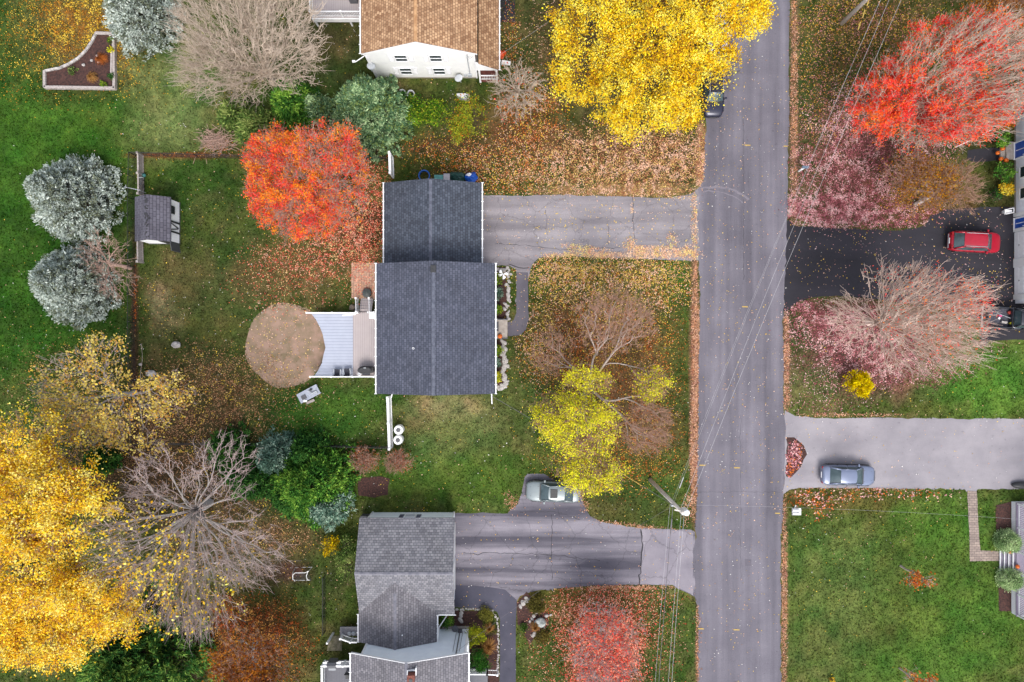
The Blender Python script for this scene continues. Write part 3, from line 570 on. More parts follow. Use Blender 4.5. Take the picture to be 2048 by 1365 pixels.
def gable_y(mb, x0, x1, y0, y1, ze, zr):
    xm = (x0 + x1) / 2; V = []
    for y in (y0, y1):
        V += [(x0, y, ze), (xm, y, zr), (x1, y, ze), (x0, y, ze - TH), (xm, y, zr - TH), (x1, y, ze - TH)]
    return mb.add(V, [(0, 1, 7, 6), (1, 2, 8, 7), (3, 9, 10, 4), (4, 10, 11, 5), (0, 6, 9, 3), (2, 5, 11, 8), (0, 3, 4, 1), (1, 4, 5, 2), (6, 7, 10, 9), (7, 8, 11, 10)])
def gable_x(mb, x0, x1, y0, y1, ze, zr, x0r=None, x1r=None):
    ym = (y0 + y1) / 2; V = []
    for x in (x0, x1): V += [(x, y0, ze), (x, ym, zr), (x, y1, ze), (x, y0, ze - TH), (x, ym, zr - TH), (x, y1, ze - TH)]
    return mb.add(V, [(0, 6, 7, 1), (1, 7, 8, 2), (3, 4, 10, 9), (4, 5, 11, 10), (0, 3, 9, 6), (2, 8, 11, 5), (0, 1, 4, 3), (1, 2, 5, 4), (6, 9, 10, 7), (7, 10, 11, 8)])
def gwall_y(mb, x0, x1, y0, y1, z0, ze, zr, xm=None):   # walls under a gable whose ridge runs along y
    xm = (x0 + x1) / 2 if xm is None else xm; V = []
    for y in (y0, y1): V += [(x0, y, z0), (x1, y, z0), (x1, y, ze), (xm, y, zr), (x0, y, ze)]
    return mb.add(V, [(0, 1, 2, 3, 4), (9, 8, 7, 6, 5), (0, 4, 9, 5), (1, 6, 7, 2), (2, 7, 8, 3), (4, 3, 8, 9), (0, 5, 6, 1)])
def gwall_x(mb, x0, x1, y0, y1, z0, ze, zr):
    ym = (y0 + y1) / 2; V = []
    for x in (x0, x1): V += [(x, y0, z0), (x, y1, z0), (x, y1, ze), (x, ym, zr), (x, y0, ze)]
    return mb.add(V, [(4, 3, 2, 1, 0), (5, 6, 7, 8, 9), (0, 5, 9, 4), (1, 2, 7, 6), (2, 3, 8, 7), (4, 9, 8, 3), (0, 1, 6, 5)])
def window(par, axis, c, wd, ht, side, shut=None, shw=.38, frame=None, panes=2):
    # axis 'y': window in a wall whose normal is along y; side = +-1 outward
    fr = MB(); gl = MB(); s = side; x, y, z = c; t = .09
    def bx(mb, u0, u1, z0, z1, d0, d1):
        a, b = sorted((d0 * s, d1 * s))
        if axis == 'y': mb.box(x + u0, x + u1, y + a, y + b, z0, z1)
        else: mb.box(x + a, x + b, y + u0, y + u1, z0, z1)
    h = ht / 2; w2 = wd / 2
    for u0, u1, z0, z1 in ((-w2 - t, w2 + t, z + h, z + h + t), (-w2 - t, w2 + t, z - h - t, z - h), (-w2 - t, -w2, z - h, z + h), (w2, w2 + t, z - h, z + h), (-w2, w2, z - .02, z + .03)): bx(fr, u0, u1, z0, z1, .003, .08)
    f = fr.build('window', frame or M_WHITE, par); bx(gl, -w2 + .004, w2 - .004, z - h + .004, z + h - .004, .004, .03); gl.build('pane', M_GLASS, f)
    if shut:
        for q in (-1, 1):
            sb = MB(); u = q * (w2 + t + .06 + shw / 2); bx(sb, u - shw / 2, u + shw / 2, z - h - t, z + h + t, .003, .05)
            for k in range(8): zz = z - h + (k + .5) * ht / 8; bx(sb, u - shw / 2 + .05, u + shw / 2 - .05, zz - .04, zz + .02, .05, .062)
            sb.build('shutter', shut, par)
    return f
def gutter(par, a, b, z, mat=M_WHITE):
    mb = MB(); mb.obox(a, b, .09, z - .12, z - .02); n = int(math.dist(a, b) / .75)
    for i in range(n + 1):
        t = i / n; p = (a[0] + (b[0] - a[0]) * t, a[1] + (b[1] - a[1]) * t); mb.box(p[0] - .11, p[0] + .11, p[1] - .025, p[1] + .025, z - .02, z + .012)
    return mb.build('gutter', mat, par)
def ridge_caps(par, x, y0, y1, z, mat, slope=.25, step=.62, axis='y'):
    mb = MB(); n = int(abs(y1 - y0) / step)
    for i in range(n):
        a = y0 + (y1 - y0) * i / n; b = y0 + (y1 - y0) * (i + 1.05) / n; h = .13; e = .015 * (i % 2)
        V = []
        for q, lift in ((a, .02), (b, .045)):
            for u in (-h, 0, h):
                p = (x + u, q) if axis == 'y' else (q, x + u); V.append((p[0], p[1], z + lift - abs(u) * slope + e))
        mb.add(V, [(0, 1, 4, 3), (1, 2, 5, 4)])
    return mb.build('ridge_cap', mat, par)
def railing(name, par, a, b, z0, h=.95, mat=M_WHITE, za=0, step=.14, post=True, wr=.09, bot=.1):
    a = Vector(a); b = Vector(b); L = (b - a).length; mb = MB(); n = max(1, int(L / step)); zb = z0 + za
    mb.obox(a, b, wr, z0 + h - .05, z0 + h, zb + h - .05, zb + h); mb.obox(a, b, .05, z0 + bot, z0 + bot + .05, zb + bot, zb + bot + .05)
    for i in range(1, n):
        t = i / n; p = a + (b - a) * t; z = z0 + za * t; mb.box(p.x - .018, p.x + .018, p.y - .018, p.y + .018, z + bot, z + h - .05)
    if post:
        m = max(1, round(L / 2.2))
        for i in range(m + 1): p = a + (b - a) * i / m; z = z0 + za * i / m; mb.box(p.x - .06, p.x + .06, p.y - .06, p.y + .06, z - .05, z + h + .03); mb.box(p.x - .08, p.x + .08, p.y - .08, p.y + .08, z + h + .03, z + h + .07)
    return mb.build(name, mat, par)

# --- centre house
H = thing('house', 'centre house with a plain dark blue-grey gable roof and lower attached garage roof', 'house', (-6.3, 1, 0))
x0, x1, y0, y1 = -11.25, -1.41, -4.38, 6.46
mb = MB(); gwall_y(mb, x0 + .35, x1 - .35, y0 + .3, y1 - .3, 0, 5.05, 6.85); mb.build('wall', M_SID_W, H)
mb = MB(); gable_y(mb, x0, x1, y0, y1, 5.2, 7.0); mb.build('roof', SH_BLUE, H)
ridge_caps(H, (x0 + x1) / 2, y0, y1 - .9, 7.0, CAPM, .37)
mb = MB(); mb.box(-6.55, -6.12, 5.5, 6.1, 6.86, 7.06); mb.build('ridge_vent', M_BLACK, H, bevel=.02)
gutter(H, (x0 - .07, y0), (x0 - .07, y1), 5.2); gutter(H, (x1 + .07, y0), (x1 + .07, y1), 5.2)
gx0, gx1, gy0, gy1 = -11.05, -2.63, 6.2, 13.67
mb = MB(); gwall_y(mb, gx0 + .3, gx1 - .3, gy0 + .1, gy1 - .2, 0, 2.86, 4.42); mb.build('wall', M_SID_W, H)
mb = MB(); gable_y(mb, gx0, gx1, gy0, gy1, 3.0, 4.56); mb.build('roof', SH_BLUE2, H); ridge_caps(H, (gx0 + gx1) / 2 , gy1 - .1, 6.6, 4.56, CAPM, .37, 1.6)
gutter(H, (gx0 - .07, gy0 + .2), (gx0 - .07, gy1), 3.0); gutter(H, (gx1 + .07, gy0 + .2), (gx1 + .07, gy1), 3.0)
c = P(827, 697, 6.3); mb = MB(); mb.lathe((c[0], c[1], 6.0), [(.09, 0), (.09, .5), (.06, .5), (.06, .2)], 10); mb.lathe((c[0], c[1], 6.0), [(.22, .17), (.14, .26), (.1, .3)], 8); mb.build('vent_pipe', M_WHITE, H)
for yy in (8.2, 11.6):
    mb = MB(); mb.box(gx1 - .29, gx1 - .24, yy - 1.25, yy + 1.25, .05, 2.2)
    for k in range(4): mb.box(gx1 - .24, gx1 - .225, yy - 1.2, yy + 1.2, .1 + k * .53, .55 + k * .53)
    mb.build('garage_door', M_WHITE, H)
for yy in (4.6, -2.6, 4.6, -2.6): pass
for yy, zz in ((4.3, 1.9), (-2.3, 1.9), (4.3, 4.0), (-2.3, 4.0)): window(H, 'x', (x1 - .35, yy, zz), 1.3, 1.1, 1, M_DGREY)
for yy, zz in ((3.6, 3.9), (-2.3, 3.9), (-3.0, 1.9)): window(H, 'x', (x0 + .35, yy, zz), 1.1, 1.1, -1)
for xx, zz in ((-8.6, 3.9), (-4.2, 3.9), (-8.6, 1.8), (-4.2, 1.8)): window(H, 'y', (xx, y0 + .3, zz), 1.0, 1.2, -1, M_DGREY)
mb = MB(); mb.box(x1 - .35, x1 - .3, .55, 1.6, .5, 2.6); d_ = mb.build('door', pm('door_red', lin(120, 40, 36), None, 4, .5), H); mb = MB(); mb.lathe((x1 - .27, .68, 1.5), [(.03, 0), (.04, .04), (.02, .07)], 8); mb.build('handle', M_GREY, d_)
# front stoop and its mat
mb = MB(); a = P(990, 640); b = P(1015, 677); mb.box(x1 - .34, b[0], b[1], a[1], 0, .42); mb.build('stoop', M_CONC, H, bevel=.02)
for (yy) in (a[1] + .02, b[1] - .02):
    mb = MB(); mb.box(x1 - .3, b[0] + .02, yy - .04, yy + .04, 0, .5); mb.build('stoop_edge', M_DGREY, H)
mb = MB(); mb.box(-1.45, -1.2, .9, 1.75, .423, .445); mb.build('doormat', M_DGREY, loc=(-1.3, 1.3, .42), label='dark doormat on the concrete stoop of the centre house', cat='doormat')
# downspouts
mb = MB(); e = P(984, 808, 0); mb.tube([(x1 - .2, y0 + .2, 5.0), (x1 - .45, y0 + .2, 4.7), (x1 - .45, y0 + .2, .4), (e[0], e[1], .12)], .055, 6); mb.build('downspout', M_WHITE, H)
mb = MB(); mb.tube([(x0 + .9, y0 + .2, 5.0), (x0 + .9, y0 + .2, 2.4), (x0 + .62, y0 - .6, 1.9)], .05, 6); mb.build('downspout', M_WHITE, H)

# --- deck behind the centre house
ZD = .95; DK = thing('deck', 'raised backyard deck with a curved edge, pale blue boards and pinkish boards, white rails', 'deck', P(690, 690, 0))
def dk(px, py): return P(px, py, ZD)[:2]
M_BOARD = siding('pale_blue_boards', lin(182, 188, 204, .74), .27, 1, .5); M_BOARD2 = siding('pink_grey_boards', lin(188, 176, 174, .74), .2, 0, .55)
arcp = [(622, 627), (632, 640), (640, 655), (645, 668), (648, 682), (651, 696), (647, 710), (644, 726), (636, 742), (627, 754)]
mb = MB(); mb.prism([dk(*p) for p in arcp] + [dk(706, 754), dk(706, 627)], ZD - .12, ZD); mb.build('pale_boards', M_BOARD, DK)
mb = MB(); mb.prism([dk(706.2, 754), dk(756, 754), dk(756, 625), dk(706.2, 625)], ZD - .12, ZD); mb.build('pink_boards', M_BOARD2, DK)
for px, py in ((640, 634), (655, 690), (640, 745), (706, 640), (706, 745), (745, 640), (745, 745)): mb = MB(); x, y = dk(px, py); mb.box(x - .07, x + .07, y - .07, y + .07, 0, ZD - .12); mb.build('post', M_WOOD, DK)
a = [*dk(620, 627)]; b = [*dk(719, 627)]; railing('railing', DK, a, b, ZD); railing('railing', DK, [*dk(627, 753)], [*dk(752, 753)], ZD); railing('railing', DK, [*dk(741, 626)], [*dk(752, 626)], ZD)
mb = MB()
for i in range(5): x, y = dk(717.5, 624 - i * 5.4); x2, y2 = dk(743, 618.6 - i * 5.4); z = ZD - (i + 1) * .16; mb.box(x, x2, y, y + .27, z - .04, z)
mb.box(dk(717, 600)[0], dk(718, 600)[0], dk(717, 624)[1], dk(717, 600)[1] , .0, .12); mb.build('steps', M_BOARD2, DK)
for px, pxe in ((717, 716), (743, 742)): railing('stair_railing', DK, [*dk(px, 625)], [*P(pxe, 598, .2)[:2]], ZD, .95, za=-.8)
mb = MB(); a = dk(690, 632); b = dk(716, 630); mb.obox(a, b, .1, ZD + .8, ZD + .9); mb.build('gate_rail', M_WHITE, DK)
c = dk(747, 632); mb = MB(); mb.box(c[0] - .25, c[0] + .3, c[1] - .25, c[1] + .2, ZD, ZD + .5); mb.box(c[0] - .28, c[0] + .33, c[1] - .28, c[1] + .23, ZD + .5, ZD + .56); mb.build('storage_box', M_WHITE, loc=(c[0], c[1], ZD), bevel=.02, label='small white box on the deck by the top of the stairs', cat='box')
M_CH = pm('dark_mesh', lin(58, 58, 72), lin(40, 40, 50), 30, .7)
def chair(px, py, rot, label):
    x, y = dk(px, py); o = thing('patio_chair', label, 'chair', (x, y, ZD), 'dark patio chairs on the deck', rot)
    s = MB(); s.box(-.26, .26, -.26, .26, .40, .44); s.build('seat', M_CH, o, bevel=.01); s = MB(); s.add([(-.26, -.25, .44), (.26, -.25, .44), (.26, -.42, .95), (-.26, -.42, .95), (-.26, -.28, .43), (.26, -.28, .43), (.26, -.46, .94), (-.26, -.46, .94)], [(0, 1, 2, 3), (7, 6, 5, 4), (0, 4, 5, 1), (1, 5, 6, 2), (2, 6, 7, 3), (3, 7, 4, 0)]); s.build('backrest', M_CH, o)
    for q in (-1, 1):
        s = MB(); s.tube([(q * .3, .26, 0), (q * .3, .26, .62), (q * .3, -.3, .66), (q * .29, -.42, .9)], .022, 6); s.box(min(q * .27, q * .34), max(q * .27, q * .34), -.28, .28, .63, .66); s.build('armrest', M_GREY, o)
        for yy in (.24, -.28): s = MB(); s.tube([(q * .28, yy, 0), (q * .27, yy, .42)], .02, 6); s.build('leg', M_DGREY, o)
    return o
ch = chair(697, 743, 0.06, 'dark patio chair on the deck, right one of the two, next to the grill'); dup(ch, (*dk(677.5, 744.5), ZD), .0 - .06, 'dark patio chair on the deck, left one of the two, toward the curved edge')
# grill under a black cover
x, y = dk(735, 739); g = thing('grill', 'wide grill under a black cover on the deck against the house', 'grill', (x, y, ZD))
mb = MB(); pts = [(-.72, -.12), (-.6, .18), (-.3, .3), (.35, .3), (.68, .15), (.74, -.12), (.55, -.3), (-.5, -.32)]
mb.prism([(x + p[0], y + p[1]) for p in pts], ZD + .1, ZD + .9); mb.prism([(x + p[0] * .8, y + p[1] * .75) for p in pts], ZD + .9, ZD + 1.08); mb.build('cover', M_BLACK, g, bevel=.05)
mb = MB(); mb.box(x - .1, x + .1, y + .12, y + .2, ZD + 1.083, ZD + 1.1); mb.build('logo_plate', M_GREY, g); mb = MB(); mb.box(x - .32, x + .35, y - .5, y - .3, ZD + .55, ZD + .62); mb.build('shelf', M_DGREY, g)
x, y = dk(721, 748); mb = MB(); mb.lathe((x, y, ZD), [(.15, 0), (.17, .4), (.17, .44), (.11, .45), (.1, .40)], 16); mb.build('round_stool', M_WHITE, loc=(x, y, ZD), label='small white round stool beside the covered grill', cat='stool')
# grey-green disc at the foot of the stairs
x, y, _ = P(735, 587); mb = MB(); mb.lathe((x, y, .03), [(.40, 0), (.42, .28), (.40, .34), (.12, .42), (.05, .44)], 20); mb.build('fire_pit', pm('dull_green', lin(76, 84, 80), lin(58, 62, 62), 5, .6), loc=(x, y, 0), label='dark green round fire pit lid on the brick patio', cat='fire pit')

# --- house with the tan roof (top of the picture)
T = thing('house', 'white two-storey house with tan shingle roof and small porch at the top', 'house', (-7.6, 31, 0))
x0, x1, y0, y1 = -12.45, -2.87, 23.7, 44
mb = MB(); gwall_y(mb, x0 + .3, x1 - .25, y0 + .15, y1 - .3, .35, 5.45, 7.65); mb.build('wall', M_SID_W, T)
mb = MB(); mb.box(x0 + .33, x1 - .28, y0 + .19, y1 - .33, 0, .35); mb.build('foundation', M_CONC, T)
mb = MB(); gable_y(mb, x0, x1, y0, y1, 5.6, 7.8); mb.build('roof', SH_TAN, T); ridge_caps(T, (x0 + x1) / 2, y0, y1, 7.8, CAPT, .46)
mb = MB(); xm = (x0 + x1) / 2
for xa, xb in ((x0, xm), (xm, x1)):
    za, zb = (5.6, 7.8) if xa == x0 else (7.8, 5.6); mb.add([(xa, y0 - .02, za - .02), (xb, y0 - .02, zb - .02), (xb, y0 - .02, zb - .24), (xa, y0 - .02, za - .24), (xa, y0 + .06, za - .13), (xb, y0 + .06, zb - .13), (xb, y0 + .06, zb - .24), (xa, y0 + .06, za - .24)], [(3, 2, 1, 0), (4, 5, 6, 7), (0, 1, 5, 4), (2, 3, 7, 6), (1, 2, 6, 5), (0, 4, 7, 3)])
mb.build('fascia', M_WHITE, T)
gutter(T, (x0 - .07, y0), (x0 - .07, y1), 5.6)
for xx in (-9.35, -6.42):
    for zz in (4.4, 1.75): window(T, 'y', (xx, y0 + .15, zz), .95, 1.15 if zz > 3 else 1.25, -1, pm('shutter_white', (.62, .62, .63, 1), (.7, .7, .7, 1), 6, .6), .42)
for yy in (27, 31, 35): window(T, 'x', (x0 + .3, yy, 4.2), 1, 1.2, -1); window(T, 'x', (x0 + .3, yy + .5, 1.9), 1, 1.2, -1)
mb = MB(); mb.box(x0 + .28, x0 + .42, y0 + .06, y0 + .145, .3, 5.4); mb.build('corner_board', M_WHITE, T); mb = MB(); mb.box(x1 - .37, x1 - .23, y0 + .06, y0 + .145, .3, 5.3); mb.build('corner_board', M_WHITE, T)
# lean-to porch at the right
px0, px1, py0 = -2.84, -1.13, 23.45
mb = MB(); mb.add([(px0, py0, 4.25), (px1, py0, 2.95), (px1, y1, 2.95), (px0, y1, 4.25), (px0, py0, 4.13), (px1, py0, 2.83), (px1, y1, 2.83), (px0, y1, 4.13)], [(0, 1, 2, 3), (7, 6, 5, 4), (0, 4, 5, 1), (1, 5, 6, 2), (2, 6, 7, 3), (3, 7, 4, 0)]); mb.build('porch_roof', SH_TAN, T)
mb = MB(); mb.add([(px0 - .26, py0 + .04, 2.7), (px1 - .1, py0 + .04, 2.7), (px1 - .1, py0 + .04, 2.9), (px0 - .26, py0 + .04, 4.2), (px0 - .26, py0 + .14, 2.7), (px1 - .1, py0 + .14, 2.7), (px1 - .1, py0 + .14, 2.9), (px0 - .26, py0 + .14, 4.2)], [(0, 1, 2, 3), (7, 6, 5, 4), (0, 4, 5, 1), (1, 5, 6, 2), (2, 6, 7, 3), (3, 7, 4, 0)]); mb.build('porch_gable', M_WHITE, T)
gutter(T, (px1 + .06, py0), (px1 + .06, y1), 2.95)
mb = MB(); mb.box(px0, px1 - .1, py0 + .1, y1, 0, .55); mb.build('porch_floor', pm('porch_floor_red', lin(130, 70, 60), lin(100, 50, 44), 4, .8), T)
for xx in (px0 - .1, px1 - .3):
    mb = MB(); mb.box(xx, xx + .16, py0 + .02, py0 + .18, 0, 2.82); mb.build('porch_post', M_WHITE, T)
railing('porch_railing', T, (px0 + .1, py0 + .1), (px1 - .3, py0 + .1), .55, .9, post=False); railing('porch_railing', T, (px1 - .2, py0 + .2), (px1 - .2, py0 + 8), .55, .9)
# satellite dishes, conduit, camera arm, downspout
def dish(x, y, z, ang, arm=.5):
    mb = MB(); n = 18; V = []; F = []
    for j, r in enumerate((0, .15, .28, .36)):
        for i in range(n): a = 2 * math.pi * i / n; V.append((r * math.cos(a), r * .85 * math.sin(a), r * r * .5))
    for j in range(3):
        for i in range(n): F.append((j * n + i, j * n + (i + 1) % n, (j + 1) * n + (i + 1) % n, (j + 1) * n + i))
    V2 = [(a, b, c - .02) for a, b, c in V]; M = Matrix.Translation((x, y - arm, z)) @ Matrix.Rotation(ang, 4, 'Z') @ Matrix.Rotation(R(40), 4, 'X')
    mb.add([tuple(M @ Vector(v)) for v in V], F); mb.add([tuple(M @ Vector(v)) for v in V2], [f[::-1] for f in F]); mb.tube([(x, y, z - .15), (x, y - arm * .6, z - .15), (x, y - arm, z)], .025, 6); mb.tube([tuple(M @ Vector((0, -.3, .02))), tuple(M @ Vector((0, -.35, .35))), tuple(M @ Vector((0, -.1, .5)))], .018, 5); return mb.build('satellite_dish', M_GREY, T)
dish(x0 + .35, y0 + .1, 3.3, .1, .15); dish(-4.75, y0 + .1, 1.45, .5, .45)
mb = MB(); mb.tube([(-3.75, y0 + .08, 5.2), (-3.75, y0 + .08, 1.0)], .045, 6); mb.tube([(-3.75, y0 + .05, 5.0), (-3.5, y0 - .05, 4.7), (-3.3, y0 + .1, 4.8)], .02, 5); mb.build('service_conduit', M_GREY, T)
mb = MB(); mb.box(-3.95, -3.6, y0 - .05, y0 + .14, .7, 1.25); mb.box(-4.3, -4.05, y0 - .0, y0 + .14, .8, 1.1); mb.build('electric_meter', M_GREY, T, bevel=.02)
mb = MB(); mb.tube([(x0, y0 + .1, 5.4), (x0 + .22, y0 + .1, 5.0), (x0 + .22, y0 + .08, .2)], .06, 6); mb.tube([(x0 + .1, y0 + .1, 4.9), (x0 - .65, y0 - .25, 4.6), (x0 - .8, y0 - .2, 4.6)], .045, 5); mb.box(x0 - .95, x0 - .7, y0 - .3, y0 - .15, 4.5, 4.66); mb.build('downspout', M_WHITE, T)
# its deck at the top left
D2K = thing('deck', 'deck with white balustrade behind the tan roofed house at the top edge', 'deck', (-15, 29, 0)); zd = 1.6
a = P(617, 22, zd + .95); mb = MB(); mb.box(a[0], x0 + .28, 28.6, 36, zd - .15, zd); mb.build('deck_floor', M_BOARD2, D2K); mb = MB(); mb.box(a[0], x0 + .28, 28.48, 28.58, zd - .55, zd + .02); mb.build('deck_skirt', M_WHITE, D2K)
railing('railing', D2K, (a[0] + .1, 28.7), (x0 + .2, 28.7), zd, .95); railing('railing', D2K, (a[0] + .1, 28.8), (a[0] + .1, 36), zd, .95)
mb = MB()
for xx in (a[0] + .1, -14.5, x0 + .1): mb.box(xx - .07, xx + .07, 28.6, 28.74, 0, zd - .15)
mb.build('posts', M_WHITE, D2K)
c = P(705, 6, zd); mb = MB(); mb.box(c[0] - .2, c[0] + .5, c[1] - .1, c[1] + .8, zd, zd + .7); mb.build('storage_bench', M_DGREY, loc=(c[0], c[1], zd), bevel=.03, label='dark bench box on the deck at the top edge against the tan roofed house', cat='bench')
c = P(690, 27, .0); mb = MB(); n_ = 28; mb.tube([(c[0] + .95 * math.cos(i / n_ * 2 * math.pi), c[1] + .3 * math.sin(i / n_ * 2 * math.pi), .12) for i in range(n_ + 1)], .05, 6); mb.build('garden_hose', M_BLACK, loc=(c[0], c[1], 0), label='black coiled hose lying below the deck at the top edge', cat='hose')
c0 = P(1000, 0); c1 = P(1030, 45); mb = MB(); mb.box(c0[0], c1[0], c1[1], c0[1] + 4, -.05, .03); mb.build('side_path', M_BLKD, kind='structure')

# --- grey house at the bottom
B = thing('house', 'grey shingled house at the bottom with pale blue gable wall and brick chimney', 'house', (-9, -22, 0))
gx0, gx1 = -13.2, -4.95; ya, yb = -15.3, -23.64; ym = (ya + yb) / 2
mb = MB(); gable_x(mb, gx0, gx1, yb, ya, 2.9, 4.75); mb.build('garage_roof', SH_GX, B); ridge_caps(B, ym, gx0, gx1, 4.75, CAPG, .44, .62, 'x')
mb = MB(); gwall_x(mb, gx0 + .5, gx1 - .25, yb + .3, ya - .27, 0, 2.78, 4.55); mb.build('garage_wall', M_SID_B, B)
window(B, 'y', (-9.05, ya - .27, 1.35), .85, .75, 1, pm('shutter_slate', lin(110, 112, 130), None, 5, .6), .38)
mb = MB(); mb.box(gx0 + .5, gx0 + .62, ya - .27, ya - .2, 0, 2.7); mb.box(gx1 - .36, gx1 - .24, ya - .27, ya - .2, 0, 2.7); mb.build('corner_board', M_WHITE, B)
mb = MB()
for q in (0, 1): mb.box(gx1 - .24, gx1 - .19, ym - 3 + q * 3.2, ym - .2 + q * 3.2, .05, 2.3)
mb.build('garage_door', M_WHITE, B)
mb = MB(); c = P(727, 1028); mb.box(c[0] - .1, c[0] + .9, c[1] - .35, c[1] + .0, 0, .8); mb.build('heat_pump', M_DGREY, B, bevel=.03)
wx0, wx1, wy0 = -13.25, -6.5, -26.02; wy1 = ym - .6
mb = MB(); gable_y(mb, wx0, wx1, wy0, wy1, 2.95, 4.35); mb.build('wing_roof', SH_GY, B); ridge_caps(B, (wx0 + wx1) / 2, -21.3, wy0, 4.35, CAPG, .41)
mb = MB(); gwall_y(mb, wx0 + .3, wx1 - .3, wy0, yb + .2, 0, 2.83, 4.2); mb.build('wing_wall', M_SID_B, B)
gutter(B, (wx0 - .07, yb), (wx0 - .07, wy0), 2.95); gutter(B, (wx1 + .07, yb - .1), (wx1 + .07, wy0), 2.95); gutter(B, (wx1 + .1, yb - .07), (gx1, yb - .07), 2.9)
c = P(804, 1266, 3.9); mb = MB(); mb.tube([(c[0] - .2, c[1] - .35, 3.6), (c[0] + .1, c[1] - .05, 4.25)], .055, 7); mb.tube([(c[0] + .1, c[1], 3.7), (c[0] - .15, c[1] + .3, 4.1)], .055, 7); mb.build('vent_pipe', M_WHITE, B)
# tall section
tx0, tx1, ty1, ty0 = -13.3, -3.62, -25.8, -46
mb = MB(); gable_y(mb, tx0, tx1, ty0, ty1, 5.5, 7.25); mb.build('main_roof', SH_GY, B); ridge_caps(B, (tx0 + tx1) / 2, ty0, ty1, 7.25, CAPG, .36)
mb = MB(); gwall_y(mb, tx0 + .75, tx1 - .28, ty0 + .3, ty1 - .25, .3, 5.36, 7.0); mb.build('main_wall', M_SID_B, B); mb = MB(); mb.box(tx0 + .8, tx1 - .32, ty0 + .35, ty1 - .3, 0, .3); mb.box(wx1 + .2, tx1 - .3, ty1 - .26, ty1 - .1, 0, .22); mb.build('foundation', M_WOOD, B)
mb = MB(); xm = (tx0 + tx1) / 2
for xa, xb in ((tx0, xm), (xm, tx1)):
    za, zb = (5.5, 7.25) if xa == tx0 else (7.25, 5.5); V = []
    for yy, e in ((ty1 + .01, .0), (ty1 + .05, .0)): V += [(xa, yy, za + .01), (xb, yy, zb + .01), (xb, yy, zb - .2), (xa, yy, za - .2)]
    mb.add(V, [(0, 1, 2, 3), (7, 6, 5, 4), (0, 4, 5, 1), (2, 6, 7, 3), (1, 5, 6, 2), (0, 3, 7, 4)])
mb.build('fascia', M_WHITE, B); mb = MB(); mb.box(tx1 - .42, tx1 - .27, ty1 - .25, ty1 - .18, .3, 5.2); mb.box(tx0 + .74, tx0 + .9, ty1 - .25, ty1 - .18, 2.9, 5.3); mb.build('corner_board', M_WHITE, B)
gutter(B, (tx0 - .07, ty0), (tx0 - .07, ty1), 5.5); gutter(B, (tx1 + .07, ty0), (tx1 + .07, ty1), 5.5)
window(B, 'x', (tx1 - .28, -27.2, 2.0), 1.4, 1.2, 1)
c = P(823, 1350, 7.4); mb = MB(); mb.box(c[0] - .26, c[0] + .26, c[1] - .5, c[1] + .1, 6.2, 7.7); mb.box(c[0] - .3, c[0] + .3, c[1] - .54, c[1] + .14, 7.7, 7.8); ck = mb.build('chimney', M_BRICKC, B, bevel=.02)
mb = MB(); mb.box(c[0] - .14, c[0] + .14, c[1] - .42, c[1] - .14, 7.8, 7.83); mb.build('flue', M_BLACK, ck)
mb = MB(); mb.box(c[0] - .38, c[0] - .31, c[1] - .2, c[1] + .32, 6.9, 7.35); mb.box(c[0] + .31, c[0] + .38, c[1] - .1, c[1] + .5, 6.9, 7.35); mb.box(c[0] - .31, c[0] + .31, c[1] + .22, c[1] + .29, 6.9, 7.25); mb.build('chimney_saddle', M_WHITE, ck)
mb = MB(); xx, yy = -4.65, ty1 - .15; mb.tube([(xx, yy, 5.2), (xx, yy, .9)], .05, 6); mb.box(xx - .18, xx + .18, yy - .06, yy + .12, .7, 1.2); mb.tube([(xx - .3, yy, 1.2), (xx - .3, yy, 4.8)], .02, 4); mb.tube([(xx + .25, yy, 1.0), (xx + .25, yy, 4.8)], .02, 4)
mb.lathe((xx - .45, yy + .2, .9), [(.22, 0), (.3, .06), (.02, .08)], 14); mb.build('service_mast', M_DGREY, B)
e = P(890, 1253, 1.4); mb = MB(); mb.tube([(wx1 + .1, ty1 + .2, 2.85), (wx1 + .15, ty1 + .9, 2.6), (wx1 + .8, ty1 + 1.5, 1.2)], .05, 6); mb.build('downspout', M_WHITE, B)
# rear decks of the grey house
K = thing('deck', 'dark grey boarded deck with white rails left of the grey house at the bottom', 'deck', (-15.5, -27, 0)); zk = 2.3
M_DKB = siding('dark_grey_boards', lin(92, 92, 100, .9), .14, 0, .55); kx0 = P(650, 1300, zk)[0]; ky1 = P(650, 1322, zk)[1]
mb = MB(); mb.box(kx0, tx0 + .7, -40, ky1, zk - .15, zk); mb.build('deck_floor', M_DKB, K); mb = MB()
for yy in (-26.6, -30): mb.box(kx0 + .05, kx0 + .2, yy, yy + .15, 0, zk - .15)
mb.build('posts', M_WHITE, K)
railing('railing', K, (kx0, ky1), (tx0 + .55, ky1), zk, 1.0, step=.12, wr=.14); railing('railing', K, (kx0, ky1 - .1), (kx0, -38), zk, 1.0, step=.12, wr=.16)
k2 = P(683, 1278, 1.2); mb = MB(); q = P(680, 1287, .9); mb.box(q[0], -12.95, -26.4, -25.6, .75, .9); mb.build('landing', M_DKB, K)
mb = MB(); mb.prism([P(*p, .05)[:2] for p in ((660, 1272), (684, 1272), (684, 1302), (654, 1302))], 0, .06); mb.build('concrete_pad', pm('mossy_concrete', lin(150, 140, 116), lin(96, 96, 66), 2.5, .9), K)
railing('railing', K, [*P(680, 1279, 1.9)[:2]], [*P(700, 1286, 1.9)[:2]], .9, .95, step=.1, wr=.12); railing('railing', K, [*P(700, 1286, 1.9)[:2]], [*P(713, 1286, 1.9)[:2]], .9, .95, step=.1, wr=.12, post=False)
